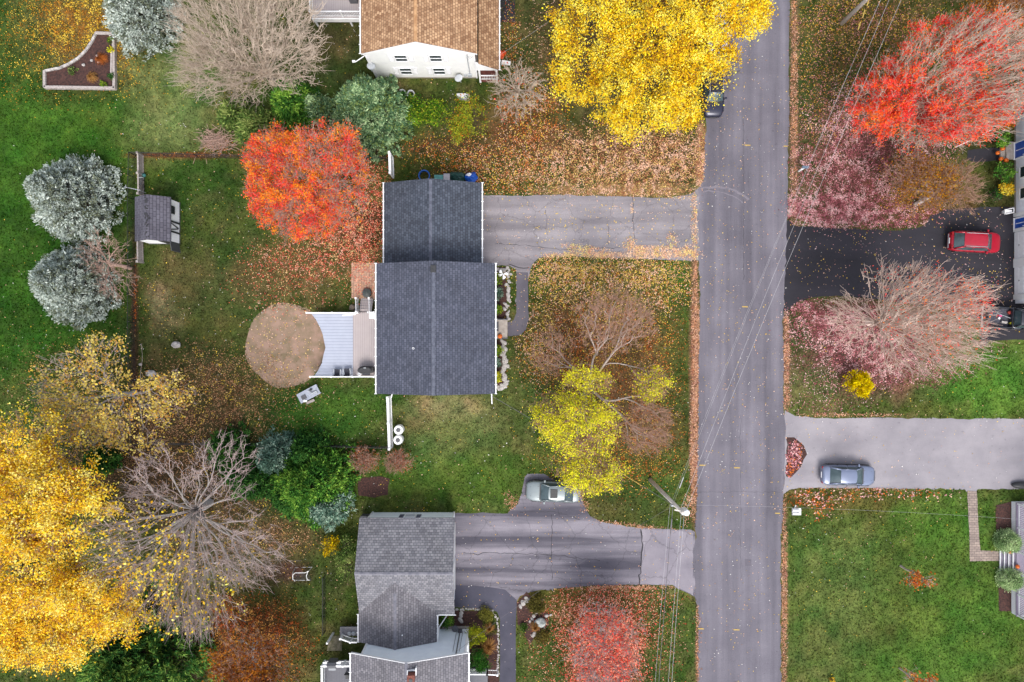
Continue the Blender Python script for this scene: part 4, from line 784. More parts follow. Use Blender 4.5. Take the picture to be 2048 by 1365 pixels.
for i, (px, py) in enumerate(((701, 1264), (709, 1264))):
    x, y, _ = P(px, py, .6); mb = MB(); mb.lathe((x, y, 0), [(.17, 0), (.19, .05), (.19, .95), (.12, 1.08), (.05, 1.1), (.05, 1.2)], 16); mb.build('gas_tank', M_GREY, loc=(x, y, 0), smooth=True, label=('left' if i == 0 else 'right') + ' one of two silver gas cylinders beside the grey house landing', cat='gas cylinder', group='gas cylinders by the grey house')
x, y, _ = P(664, 1330, zk + .8); g = thing('barbecue', 'grey gas barbecue with pale side shelves on the dark deck at the bottom', 'barbecue', (x, y, zk))
mb = MB(); mb.box(x - .35, x + .35, y - .2, y + .25, zk + .1, zk + .85); mb.build('cabinet', M_DGREY, g); mb = MB()
V = []; 
for xx in (x - .38, x + .38): V += [(xx, y - .25, zk + .86), (xx, y - .2, zk + 1.05), (xx, y + .05, zk + 1.15), (xx, y + .28, zk + 1.0), (xx, y + .3, zk + .86)]
mb.add(V, [(0, 1, 2, 3, 4), (9, 8, 7, 6, 5), (0, 5, 6, 1), (1, 6, 7, 2), (2, 7, 8, 3), (3, 8, 9, 4), (4, 9, 5, 0)]); mb.build('lid', M_DGREY, g, bevel=.02); mb = MB(); mb.tube([(x - .28, y - .33, zk + .98), (x + .28, y - .33, zk + .98)], .025, 6); mb.box(x - .3, x + .3, y - .5, y - .34, zk + .7, zk + .78); mb.build('handle', M_GREY, g)
for q in (-1, 1): mb = MB(); mb.box(*sorted((x + q * .39, x + q * .78)), y - .2, y + .25, zk + .82, zk + .86); mb.build('side_shelf', M_WHITE, g)
x, y, _ = P(697, 1353, zk + .5); ch2 = thing('deck_chair', 'dark chair on the dark deck at the bottom edge', 'chair', (x, y, zk)); mb = MB(); mb.box(x - .28, x + .28, y - .28, y + .28, zk + .4, zk + .44); mb.build('seat', M_BLACK, ch2, bevel=.02); mb = MB(); mb.box(x - .3, x + .3, y + .26, y + .32, zk + .44, zk + .9); mb.build('backrest', M_BLACK, ch2, bevel=.02)
for q in (-1, 1):
    for q2 in (-1, 1): mb = MB(); mb.box(x + q * .25 - .02, x + q * .25 + .02, y + q2 * .25 - .02, y + q2 * .25 + .02, zk, zk + .4); mb.build('leg', M_BLACK, ch2)
# front stairs lower right with white rails
S = thing('front_steps', 'entrance landing with white rails at the bottom edge right of the grey house', 'steps', (-2.4, -29, 0))
a = P(938, 1357, 1.6); mb = MB(); mb.box(tx1 - .25, P(975, 1357, 1)[0], -33, -29.3, 0, .9); mb.build('landing', M_DKB, S); railing('railing', S, (tx1 - .2, -29.4), (-2.2, -29.4), .9, .95); railing('railing', S, (-2.2, -29.4), (-1.3, -29.6), .9, .95, za=-.3)

# --- shed on the left
Sh = thing('shed', 'small shed with violet grey shingle roof and white walls trimmed black', 'shed', P(310, 440, 0))
sx0, sx1, sy0, sy1 = -33.15, -30.0, 8.75, 12.65
mb = MB(); gable_y(mb, sx0, sx1, sy0, sy1, 2.0, 3.1); mb.build('roof', SH_SHED, Sh)
mb = MB(); gwall_y(mb, sx0 + .25, sx1 - .2, sy0 + .1, sy1 - .1, .1, 1.9, 2.9); mb.build('wall', siding('shed_siding', (.9, .9, .92, 1), .25, 1, .9), Sh); mb = MB(); mb.box(sx0 + .2, sx1 - .15, sy0 + .05, sy1 - .05, 0, .1); mb.build('base', M_DGREY, Sh)
rng_ = rs(5); mb = MB(); xm = (sx0 + sx1) / 2 - .0
for i in range(46):
    yy = sy0 + .1 + rng_.random() ** .8 * (sy1 - sy0 - .25); ww = .05 + .12 * rng_.random(); xx = xm + rng_.normal() * .10; mb.box(xx, xx + ww, yy, yy + .12, 3.1 - abs(xx + ww / 2 - xm) * .7 + .005, 3.1 - abs(xx + ww / 2 - xm) * .7 + .03)
mb.build('missing_caps', M_BLACK, Sh)
xw = sx1 - .2
def tr(name, pts, wd=.16):
    mb = MB()
    for (ya_, za_), (yb_, zb_) in pts:
        d = Vector((yb_ - ya_, zb_ - za_)).normalized(); nn = Vector((-d.y, d.x)) * wd / 2; V = []
        for xx in (xw + .004, xw + .05): V += [(xx, ya_ + nn.x, za_ + nn.y), (xx, yb_ + nn.x, zb_ + nn.y), (xx, yb_ - nn.x, zb_ - nn.y), (xx, ya_ - nn.x, za_ - nn.y)]
        mb.add(V, [(0, 1, 2, 3), (7, 6, 5, 4), (0, 4, 5, 1), (1, 5, 6, 2), (2, 6, 7, 3), (3, 7, 4, 0)])
    return mb.build(name, M_BLACK, Sh)
tr('door_trim', [((10.62, .1), (10.62, 1.9)), ((9.72, .1), (9.72, 1.9))]); tr('door_brace', [((10.5, 1.75), (10.15, .3)), ((9.85, 1.75), (10.12, .3))], .09)
window(Sh, 'x', (xw, 11.65, 1.35), .5, .5, 1, frame=M_BLACK); tr('window_trim', [((11.95, 1.0), (11.95, 1.75)), ((11.35, 1.0), (11.35, 1.75))], .08)
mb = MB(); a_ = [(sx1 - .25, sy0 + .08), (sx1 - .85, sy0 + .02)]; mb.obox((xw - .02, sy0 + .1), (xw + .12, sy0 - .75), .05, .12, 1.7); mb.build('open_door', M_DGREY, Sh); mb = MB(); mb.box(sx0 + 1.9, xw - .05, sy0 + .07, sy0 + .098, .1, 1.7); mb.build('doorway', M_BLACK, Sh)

# --- right-hand houses (only their fronts stand in view)
U = thing('house', 'pale grey house with blue door and two white garage doors at the right edge', 'house', (46, 14, 0)); ux = 45.62
mb = MB(); mb.box(ux, ux + 9, 11.45, 22.0, .25, 5.6); mb.build('wall', M_SID_G, U); mb = MB(); mb.box(ux + .04, ux + 9, 11.5, 21.95, 0, .25); mb.build('foundation', M_CONC, U)
mb = MB(); mb.box(ux + .12, ux + 9, 3.4, 11.44, 0, 3.3); mb.build('garage_wall', M_SID_G, U); mb = MB(); gable_y(mb, ux - .5, ux + 9.5, 11.2, 22.3, 5.6, 8.3); mb.build('roof', SH_GY, U); mb = MB(); gable_y(mb, ux - .25, ux + 9.5, 3.1, 11.2, 3.4, 5.2); mb.build('garage_roof', SH_GY, U)
for y_ in (20.7, 15.1, 13.2): window(U, 'x', (ux, y_, 1.55), .9, 1.5, -1)
BLUE = pm('blue_paint', lin(30, 84, 178, .9), lin(24, 70, 160, .9), 4, .4)
def door(y_, wd, x_, nm='door', hh=2.1, z_=.35):
    mb = MB(); mb.box(x_ - .10, x_ - .02, y_ - wd / 2, y_ + wd / 2, z_, z_ + hh); d = mb.build(nm, BLUE, U)
    mb = MB()
    for a_, b_ in ((-.12, 0), (wd, wd + .12)): mb.box(x_ - .14, x_ - .02, y_ - wd / 2 + a_, y_ - wd / 2 + b_, z_, z_ + hh)
    mb.box(x_ - .14, x_ - .02, y_ - wd / 2 - .12, y_ + wd / 2 + .12, z_ + hh, z_ + hh + .12); mb.box(x_ - .2, x_ - .02, y_ - wd / 2 - .12, y_ + wd / 2 + .12, z_ - .08, z_); mb.build('frame', M_WHITE, d)
    mb = MB(); mb.box(x_ - .115, x_ - .101, y_ - .03, y_ + .03, z_ + .1, z_ + hh - .1); mb.box(x_ - .15, x_ - .101, y_ - wd / 2 + .08, y_ - wd / 2 + .14, z_ + .95, z_ + 1.1); mb.build('handle', M_WHITE, d)
door(P(0, 305)[1], 1.35, ux - .05); door(P(0, 449)[1], .85, ux + .12, z_=.1)
for a_, b_ in ((466, 519), (536, 590)):
    y2, y1_ = P(0, a_)[1], P(0, b_)[1]; mb = MB(); mb.box(ux + .02, ux + .10, y1_, y2, .03, 2.3)
    for k in range(4): mb.box(ux - .0, ux + .02, y1_ + .05, y2 - .05, .06 + k * .57, .56 + k * .57)
    gd = mb.build('garage_door', M_WHITE, U); mb = MB(); mb.box(ux - .03, ux - .001, (y1_ + y2) / 2 - .05, (y1_ + y2) / 2 + .05, .6, .66); mb.build('handle', M_BLACK, gd)
for a_, b_ in ((428, 435), (459, 465), (519, 536), (590, 600)): mb = MB(); mb.box(ux - .06, ux + .11, P(0, b_)[1], P(0, a_)[1], 0, 3.2); mb.build('pilaster', M_SID_W, U)
mb = MB(); a_ = P(2012, 320); b_ = P(2030, 286); mb.box(a_[0] - .2, ux, a_[1], b_[1], 0, .32); mb.box(a_[0] - .6, a_[0] - .2, a_[1], b_[1], 0, .16); mb.build('stoop', M_CONC, U, bevel=.01)
W = thing('house', 'house with white railed front porch at the lower right edge', 'house', (47, -20, 0)); wx = P(2022, 0)[0]; wy1, wy0 = P(0, 1003)[1], P(0, 1226)[1]
sy1_, sy0_ = P(0, 1099)[1], P(0, 1142)[1]
M_LAT = siding('lattice_white', (.8, .8, .8, 1), .16, 1, .55)
mb = MB(); mb.box(wx, wx + .12, sy1_, wy1, .05, .62); mb.box(wx, wx + .12, wy0, sy0_, .05, .62); mb.box(wx + .12, wx + 2.2, wy0, wy0 + .1, .05, .62); mb.box(wx + .12, wx + 2.2, wy1 - .1, wy1, .05, .62); mb.build('porch_skirt', M_LAT, W)
mb = MB(); mb.box(wx - .05, wx + 2.3, wy0 - .05, wy1 + .05, .62, .72); mb.build('porch_floor', siding('violet_boards', lin(142, 132, 150, .8), .12, 0, .7), W)
for a_, b_ in ((wy1 - .05, sy1_), (sy0_, wy0 + .05)): railing('railing', W, (wx + .08, a_), (wx + .08, b_), .72, .95, step=.16, wr=.1)
railing('railing', W, (wx + .1, wy0 + .05), (wx + 2.2, wy0 + .05), .72, .95); railing('railing', W, (wx + .1, wy1 - .05), (wx + 2.2, wy1 - .05), .72, .95)
mb = MB()
for i in range(4): mb.box(wx - 1.1 + i * .27, wx - .055, sy0_ + .05, sy1_ - .05, i * .155, (i + 1) * .155)
mb.build('front_steps', pm('step_violet', lin(150, 142, 156), lin(130, 124, 138), 4, .7), W)
mb = MB()
for i in range(4): mb.box(wx - 1.12 + i * .27, wx - 1.06 + i * .27, sy0_ + .04, sy1_ - .04, i * .155 + .1, (i + 1) * .155 + .012)
mb.build('step_nosing', M_WHITE, W)
mb = MB(); mb.box(wx + 2.3, wx + 12, wy0 - .2, wy1 + .2, .2, 5.4); mb.build('wall', M_SID_W, W); mb = MB(); gable_y(mb, wx + 1.9, wx + 12.4, wy0 - .5, wy1 + .5, 5.5, 8.0); mb.build('roof', SH_GY, W)
# ------------------------------------------------------------------ vehicles (built facing +x about their own origin)
def paint(name, c, c2=None, met=.3): return pm(name, c, c2 or tuple(x * .92 for x in c[:3]) + (1,), 1.5, .28, met, coat=.3)
def wheel(par, x, y, r=.34, w_=.22):
    s = 1 if y > 0 else -1; t = MB(); prof = [(r * .62, -w_ / 2), (r * .95, -w_ / 2), (r, -w_ * .3), (r, w_ * .3), (r * .95, w_ / 2), (r * .62, w_ / 2)]; n = 20; V = []; F = []
    for rr, q in prof:
        for i in range(n): a = 2 * math.pi * i / n; V.append((x + rr * math.cos(a), y + q, r + rr * math.sin(a)))
    for j in range(len(prof) - 1):
        for i in range(n): F.append((j * n + i, j * n + (i + 1) % n, (j + 1) * n + (i + 1) % n, (j + 1) * n + i))
    t.add(V, F); w0 = t.build('wheel', M_RUB, par, smooth=True); t = MB(); V = [(x, y + s * w_ * .38, r)]; F = []
    for i in range(n): a = 2 * math.pi * i / n; V.append((x + r * .6 * math.cos(a), y + s * w_ * .48, r + r * .6 * math.sin(a)))
    for i in range(0, n): F.append((0, 1 + i, 1 + (i + 1) % n))
    t.add(V, F); t.build('rim', M_GREY, w0)
def body_shell(par, L, Wd, zt, mat, name='body', zlow=.22, round_f=.3, round_r=.2, st=None):
    # zt: function t in [-.5,.5] -> top height
    ts = [-.5, -.485, -.45, -.38, -.3, -.2, -.1, 0, .1, .2, .3, .38, .44, .48, .5]; V = []; F = []; n = 0
    for t in ts:
        e = max(0, (abs(t) - .33) / .17); w = Wd / 2 * (1 - (round_f if t > 0 else round_r) * e ** 2.2); zz = zt(t); zl = zlow + .08 * e
        lo = zl + (zz - zl) * .45
        prof = [(0, zz + .035), (.45 * w, zz + .025), (.78 * w, zz - .01), (.93 * w, zz - .07), (.985 * w, zz - .17), (w, lo + .06), (.985 * w, lo - .08), (.93 * w, zl), (.5 * w, zl - .02)]
        if abs(t) >= .499: mz = zl + (zz - zl) * .5; prof = [(a, mz + (b - mz) * .62) for a, b in prof]
        ring = prof + [(-a, b) for a, b in prof[:0:-1]]; n = len(ring); V += [(t * L, a, b) for a, b in ring]
    m = len(ts)
    for i in range(m - 1):
        for k in range(n): F.append((i * n + k, (i + 1) * n + k, (i + 1) * n + (k + 1) % n, i * n + (k + 1) % n))
    F.append(tuple(range(n))); F.append(tuple(range((m - 1) * n + n - 1, (m - 1) * n - 1, -1)))
    mb = MB(); mb.add(V, F); return mb.build(name, mat, par, smooth=True, sub=2)
def cabin(par, xs, Wd, zb, zr, mat, sunroof=False, glassm=None):
    # xs = rear glass base, roof rear, roof front, windshield base
    a, b, c, d = xs; wb, wr = Wd * .44, Wd * .335; G = glassm or M_CARG; wm = wb * .97
    zbf, zbr = zb if isinstance(zb, tuple) else (zb, zb)
    mb = MB(); mb.patch((b, -wr, zr - .02), (c, -wr, zr), (c, wr, zr), (b, wr, zr - .02), 8, 8, .0)
    mb = MB(); nu, nv = 8, 8; V = []; F = []
    for j in range(nv + 1):
        for i in range(nu + 1):
            u, v = i / nu, j / nv * 2 - 1; x = b + (c - b) * u; hw = wr * (1 + .03 * (1 - (2 * u - 1) ** 2)); x += (.07 if u > .5 else -.05) * (1 - v * v) * abs(2 * u - 1)
            V.append((x, v * hw, zr + .05 * (1 - v * v) - .05 * (2 * u - 1) ** 2 - (.03 if abs(v) > .99 else 0)))
    for j in range(nv):
        for i in range(nu): k = j * (nu + 1) + i; F.append((k, k + 1, k + nu + 2, k + nu + 1))
    mb.add(V, F); mb.build('roof', mat, par, smooth=True)
    mb = MB(); mb.patch((d, -wb * .92, zbf), (d, wb * .92, zbf), (c, wr * .96, zr - .05), (c, -wr * .96, zr - .05), 10, 6, .10); mb.build('windshield', G, par, smooth=True)
    mb = MB(); mb.patch((a, wb * .86, zbr), (a, -wb * .86, zbr), (b, -wr * .94, zr - .07), (b, wr * .94, zr - .07), 10, 6, .07); mb.build('rear_window', G, par, smooth=True)
    for s in (-1, 1):
        mb = MB(); q = [(d - .05, s * wb, zbf - .02), (a + .1, s * wb, zbr - .02), (b + .02, s * wr, zr - .06), (c - .02, s * wr, zr - .04)]
        if s > 0: q = [q[1], q[0], q[3], q[2]]
        q = q if s < 0 else q
        mb.patch(*q, 8, 4, -.02 if s < 0 else -.02); mb.build('side_window', G, par, smooth=True)
        pb = MB(); pb.tube([(d + .02, s * wb * .95, zbf - .01), ((c + d) / 2 + .04, s * (wb * .95 + wr) / 2, (zbf + zr) / 2 + .0), (c, s * wr, zr - .03)], .045, 6); pb.tube([(c, s * wr, zr - .03), ((b + c) / 2, s * wr * 1.03, zr + .0), (b, s * wr, zr - .05)], .04, 6); pb.tube([(b, s * wr, zr - .05), (a, s * wb * .9, zbr - .01)], .07, 6)
        xm = (b + c) / 2 - .05; pb.tube([(xm, s * wr * 1.02, zr - .03), (xm, s * wb * 1.0, zbf - .03)], .03, 5); pb.build('pillar', mat, par, smooth=True)
    if sunroof: mb = MB(); x = (b + c) / 2 + .25; mb.box(x - .32, x + .32, -.4, .4, zr + .02, zr + .058); mb.build('sunroof', M_BLACK, par, bevel=.015)
def extras(par, L, Wd, zf, zr_, hl=M_GREY, mirx=.7, mirz=1.0, mat=None, wb=None, r=.34, tail=None):
    wb = wb or L * .58; f = L / 2
    for sx in (1, -1):
        for s in (1, -1): wheel(par, sx * wb / 2 + .03, s * (Wd / 2 - .10), r)
    for s in (-1, 1):
        mb = MB(); mb.patch((f - .42, s * (Wd / 2 - .16), zf - .10), (f - .13, s * (Wd / 2 - .42), zf - .12), (f - .2, s * (Wd / 2 - .52), zf - .02), (f - .5, s * (Wd / 2 - .26), zf + .0), 4, 3, -.03 * s); mb.patch((f - .42, s * (Wd / 2 - .16), zf - .10), (f - .5, s * (Wd / 2 - .26), zf + .0), (f - .2, s * (Wd / 2 - .52), zf - .02), (f - .13, s * (Wd / 2 - .42), zf - .12), 4, 3, .03 * s); mb.build('headlight', pm('lamp_clear', (.7, .74, .78, 1), (.5, .54, .58, 1), 9, .1), par)
        mb = MB(); mb.box(-f + .02, -f + .16, *sorted((s * (Wd / 2 - .5), s * (Wd / 2 - .15))), zr_ - .28, zr_ - .1); mb.build('taillight', tail or pm('lamp_red', lin(170, 20, 24), None, 4, .2), par, bevel=.03)
        mb = MB(); mb.box(mirx - .09, mirx + .07, *sorted((s * (Wd * .46), s * (Wd * .5 + .16))), mirz - .07, mirz + .07); mb.build('mirror', mat, par, bevel=.03)
    mb = MB()
    for s in (-1, 1):
        mb.box(-f * .78, f * .80, *sorted((s * (Wd / 2 - .03), s * (Wd / 2 + .022))), .24, .40)
        for sx in (1, -1): mb.box(sx * wb / 2 + .03 - .45, sx * wb / 2 + .03 + .45, *sorted((s * (Wd / 2 - .06), s * (Wd / 2 + .03))), .40, .68)
    mb.build('side_trim', M_BLACK, par, bevel=.02); mb = MB()
    for s in (-1, 1):
        for x_ in (mirx + .05, mirx - .95, mirx - 1.85): mb.box(x_ - .012, x_ + .012, *sorted((s * (Wd * .44), s * (Wd / 2 + .006))), .5, zf + .13)
    mb.build('door_seam', M_BLACK, par); mb = MB()
    mb.box(f - .06, f + .02, -.45, .45, .42, .62); mb.build('grille', M_BLACK, par, bevel=.02)
    mb = MB(); mb.box(-f - .02, -f + .01, -.26, .26, .62, .74); mb.build('licence_plate', M_WHITE, par)
M_CARG = pm('car_glass', (.035, .055, .06, 1), (.07, .10, .11, 1), .8, .08, spec=.45)
def seg(*kp):
    xs, ys = zip(*kp); return lambda t: float(np.interp(t, xs, ys))
def sedan(loc, rot, label, mat, L=4.85, Wd=1.84, sunroof=False, zr=1.42, group='cars parked on the drives'):
    o = thing('parked_car', label, 'car', loc, group, rot)
    body_shell(o, L, Wd, seg((-.5, .88), (-.46, .98), (-.36, 1.02), (-.28, 1.0), (.16, .96), (.26, .92), (.4, .82), (.47, .72), (.5, .62)), mat)
    cabin(o, (-L * .37, -L * .20, L * .075, L * .225), Wd, (.97, 1.0), zr, mat, sunroof); extras(o, L, Wd, .74, .92, mirx=L * .16, mat=mat)
    mb = MB()
    for s in (-1, 1): mb.obox((L * .24, s * .52), (L * .42, s * .4), .03, .935, .945, .80, .81)
    mb.build('bonnet_seam', M_DGREY, o)
    mb = MB(); mb.box(L * .215, L * .25, -Wd * .38, Wd * .38, .93, .985); mb.build('wiper_cowl', M_BLACK, o)
    return o
def suv(loc, rot, label, mat, L=4.6, Wd=1.88, zr=1.66, group='cars parked on the drives'):
    o = thing('parked_suv', label, 'car', loc, group, rot)
    body_shell(o, L, Wd, seg((-.5, .8), (-.47, 1.0), (-.42, 1.06), (.2, 1.06), (.3, 1.02), (.42, .94), (.48, .8), (.5, .7)), mat, round_f=.32, round_r=.22)
    cabin(o, (-L * .455, -L * .33, L * .10, L * .235), Wd, (1.05, 1.05), zr, mat); extras(o, L, Wd, .86, 1.12, mirx=L * .18, mirz=1.12, mat=mat, r=.36)
    for s in (-1, 1): mb = MB(); mb.tube([(-L * .31, s * Wd * .31, zr), (-L * .3, s * Wd * .31, zr + .07), (L * .08, s * Wd * .31, zr + .08), (L * .1, s * Wd * .31, zr + .02)], .022, 6); mb.build('roof_rail', M_GREY, o)
    mb = MB(); mb.box(L * .225, L * .265, -Wd * .36, Wd * .36, 1.03, 1.10); mb.build('wiper_cowl', M_BLACK, o)
    mb = MB(); mb.box(-L / 2 - .015, -L / 2 + .12, -Wd * .34, Wd * .34, .45, .6); mb.build('bumper', M_GREY, o, bevel=.03)
    return o
def at(px, py, z=.9): p = P(px, py, z); return (p[0], p[1], 0.012)
sedan(at(1699, 952), R(-1.5), 'blue-grey sedan parked on the pale grey driveway at right', paint('blue_silver_paint', lin(132, 142, 168, .72)))
sedan(at(1106, 985), R(178), 'silver sedan with sunroof, half under the yellow-green tree', paint('silver_paint', lin(150, 160, 162, .72)), sunroof=True)
suv(at(1956, 483, 1.1), R(-3), 'red suv with silver roof rails on the black driveway', paint('red_paint', lin(176, 16, 44, .8), lin(160, 10, 36, .8), .1))
suv(at(1430, 177, 1.2), R(-90), 'dark navy suv at the road edge under the big yellow tree', paint('navy_paint', lin(44, 46, 66)), L=4.8)
suv(at(1437, 55, 1.0), R(-90), 'pale blue-white suv almost hidden under the big yellow tree', paint('pale_blue_paint', lin(190, 206, 220, .8)), L=4.5)
# pickup
pk = thing('pickup_truck', 'dark pickup truck with a loaded open bed on the black driveway', 'pickup truck', at(2043, 637, 1.2), None, R(-3)); PB = paint('charcoal_paint', lin(58, 60, 68))
body_shell(pk, 5.8, 1.95, seg((-.5, .5), (.08, .5), (.1, 1.1), (.3, 1.1), (.42, 1.06), (.5, .85)), PB, zlow=.25)
mb = MB(); mb.box(-2.85, -.62, -.93, -.83, .5, 1.12); mb.box(-2.85, -.62, .83, .93, .5, 1.12); mb.box(-.72, -.62, -.83, .83, .5, 1.12); mb.build('bed_wall', PB, pk, bevel=.03)
mb = MB(); mb.box(-2.95, -2.86, -.85, .85, .5, 1.1); mb.build('tailgate', PB, pk, bevel=.03); mb = MB(); mb.box(-2.84, -.73, -.82, .82, .585, .62); mb.build('bed_floor', pm('bed_liner', lin(84, 84, 96), lin(60, 60, 70), 6, .8), pk)
mb = MB(); mb.box(-3.12, -2.97, -.9, .9, .45, .6); mb.build('rear_bumper', M_GREY, pk, bevel=.03)
cabin(pk, (-.55, -.4, .95, 1.5), 1.95, (1.1, 1.1), 1.8, PB); extras(pk, 5.8, 1.95, .95, 1.1, mirx=1.3, mirz=1.2, mat=PB, wb=3.5, r=.38)
def bedthing(nm, lb, cat, fn, mat, px, py, **kw):
    p = P(px, py, .8); mb = MB(); fn(mb, p[0], p[1], .645); mb.build(nm, mat, loc=(p[0], p[1], .645), label=lb, cat=cat, **kw)
bedthing('yellow_bucket', 'yellow round bucket in the pickup bed', 'bucket', lambda m, x, y, z: m.lathe((x, y, z), [(.12, 0), (.15, .3), (.16, .32), (.12, .32), (.11, .05)], 14), pm('bright_yellow', lin(220, 215, 40), None, 4, .5), 2022, 647)
bedthing('gas_can', 'red can lying in the pickup bed near the cab', 'can', lambda m, x, y, z: m.box(x - .2, x + .2, y - .14, y + .14, z, z + .2, rot=.4), pm('dull_red', lin(170, 60, 50), None, 4, .5), 2021, 625, bevel=.03)
bedthing('white_cup', 'small white tub in the pickup bed', 'tub', lambda m, x, y, z: m.lathe((x, y, z), [(.08, 0), (.1, .15), (.06, .16)], 10), M_WHITE, 1999, 637)
bedthing('tool_box', 'pale tool box beside the yellow bucket in the pickup bed', 'tool box', lambda m, x, y, z: m.box(x - .25, x + .25, y - .1, y + .1, z, z + .2, rot=-.15), M_STONE, 2009, 645, bevel=.02)
bedthing('leaf_rake', 'long handled rake across the pickup bed', 'rake', lambda m, x, y, z: (m.tube([(x - .6, y + .3, z + .1), (x + .6, y - .2, z + .25)], .025, 6), m.obox((x - .7, y + .15), (x - .55, y + .5), .04, z, z + .05)), M_GREY, 2010, 634)
bedthing('work_glove', 'pink cloth lying in the pickup bed', 'cloth', lambda m, x, y, z: m.ball((x, y, z + .05), .16, .1, .05, 3, .5), pm('pink_cloth', lin(230, 90, 150), None, 4, .8), 2003, 632)
# ------------------------------------------------------------------ poles, wires, fences, yard things
M_POLE = pm('grey_pole_wood', lin(232, 222, 212, .9), lin(196, 184, 172, .9), 6, .9, stretch=(3, 3, .3)); M_WIRE = pm('wire_light', lin(215, 212, 214), None, 2, .6); M_WIRED = pm('wire_dark', lin(112, 108, 112), None, 2, .6)
def pole(base, h, label):
    b = P(*base); o = thing('utility_pole', label, 'utility pole', b); mb = MB(); mb.tube([(b[0], b[1], 0), (b[0], b[1], h / 2), (b[0], b[1], h)], .19, 12, .13); mb.build('pole', M_POLE, o, smooth=True); return o, b
pl, pb = pole((1300, 960), 11.6, 'weathered utility pole with transformer between the birch clump and the road')
mb = MB(); mb.lathe((pb[0] + .38, pb[1] - .1, 10.3), [(.2, 0), (.24, .04), (.24, .85), (.2, .92), (.05, .96)], 16); mb.tube([(pb[0] + .3, pb[1] + .05, 11.25), (pb[0] + .3, pb[1] + .05, 11.5)], .04, 6); tr_ = mb.build('transformer', M_WHITE, pl, smooth=False)
mb = MB(); mb.box(pb[0] + .1, pb[0] + .3, pb[1] - .35, pb[1] - .2, 10.2, 10.9); mb.box(pb[0] - .35, pb[0] - .15, pb[1] - .06, pb[1] + .06, 9.2, 9.5); mb.build('cutout', M_GREY, pl); mb = MB(); mb.obox((pb[0] - .5, pb[1] + .1), (pb[0] + .5, pb[1] - .1), .1, 11.0, 11.12); mb.build('crossarm', M_POLE, pl)
pl2, pb2 = pole((1683, 48), 11.6, 'weathered utility pole crossing the top edge of the view')
def wire(label, a, b, sag, r=.022, mat=None, n=28, group=None, name='power_line', thick=()):
    a, b = Vector(a), Vector(b); pts = [a + (b - a) * (i / n) - Vector((0, 0, sag * 4 * (i / n) * (1 - i / n))) for i in range(n + 1)]; mb = MB(); mb.tube(pts, r, 5)
    for t0, t1, rr in thick: mb.tube([a + (b - a) * t - Vector((0, 0, sag * 4 * t * (1 - t))) for t in np.linspace(t0, t1, 4)], rr, 6)
    return mb.build(name, mat or M_WIRE, label=label, cat='wire', group=group)
GR = 'overhead wires along the road'
def polar(p, z, dx=0, dy=0): return (p[0] + dx, p[1] + dy, z)
wire('upper pale wire crossing the road, right one of the close pair', polar(pb, 11.2, .30, -.02), polar(pb2, 11.3, .35, -.1), .7, .010, group=GR)
wire('upper pale wire crossing the road, left one of the close pair', polar(pb, 11.1, -.1, .03), polar(pb2, 11.3, -.5, .1), .7, .009, group=GR)
wire('thin dark wire crossing the road left of the pale pair', polar(pb, 9.2, -.15, .02), polar(pb2, 9.6, -.55, .1), 1.0, .006, M_WIRE, group=GR, thick=((.03, .05, .04),))
wire('thin grey wire crossing the road, leftmost of the four', polar(pb, 8.9, -.2, .02), polar(pb2, 9.3, -.4, .1), 1.1, .006, M_WIRE, group=GR)
q3 = (10.2, -50.0)
wire('right pale wire running down the view from the transformer pole', polar(pb, 11.2, .2, 0), (q3[0] + .35, q3[1], 11), .7, .010, group=GR)
wire('middle pale wire running down the view from the transformer pole', polar(pb, 11.1, 0, 0), (q3[0] + .05, q3[1], 11), .7, .009, group=GR)
wire('dark cable running down the view from the transformer pole', polar(pb, 9.2, -.15, 0), (q3[0] - .3, q3[1], 9.3), .8, .02, M_WIRED, group=GR, thick=((.03, .06, .05),))
wire('left grey wire running down the view from the transformer pole', polar(pb, 8.9, -.3, 0), (q3[0] - .55, q3[1], 9.1), .9, .008, group=GR)
wire('thin service wire from the pole to the centre house', polar(pb, 9.4, -.1, 0), (-1.7, -4.6, 4.9), .8, .009, M_WIRED)
wire('second thin service wire with a yellow sleeve from the pole to the centre house', polar(pb, 9.7, -.1, 0), (-1.8, -4.5, 5.1), .9, .009, M_WIRED); 
a_ = Vector(polar(pb, 9.7, -.1, 0)); b_ = Vector((-1.8, -4.5, 5.1)); t_ = [a_ + (b_ - a_) * t - Vector((0, 0, .9 * 4 * t * (1 - t))) for t in (.16, .22, .28)]; mb = MB(); mb.tube(t_, .028, 6); mb.build('wire_sleeve', M_YEL, label='yellow tree-guard sleeve on the wire beside the pole', cat='wire guard')
wire('thin service wire from the pole down to the grey house', polar(pb, 9.0, -.1, -.1), (-4.6, -25.9, 4.9), 1.0, .008, M_WIRED); wire('thin wire from the pole across the road to the railed porch house', polar(pb, 9.2, .1, 0), (47.5, -15.2, 5.2), 1.2, .0045); wire('faint wire from the top house toward the big yellow tree', (-1.2, 24.6, 3.0), (14, 33, 9), .5, .007)
mb = MB()
for q in range(3): a = P(1716 + q * 9, 60 - q * 24, 8); mb.tube([(a[0], a[1], a[2]), (a[0] + .18, a[1] + .6, a[2] + .02)], .05, 5)
mb.build('line_marker', M_YEL, label='yellow sleeves on the wires at the top right', cat='wire guard')
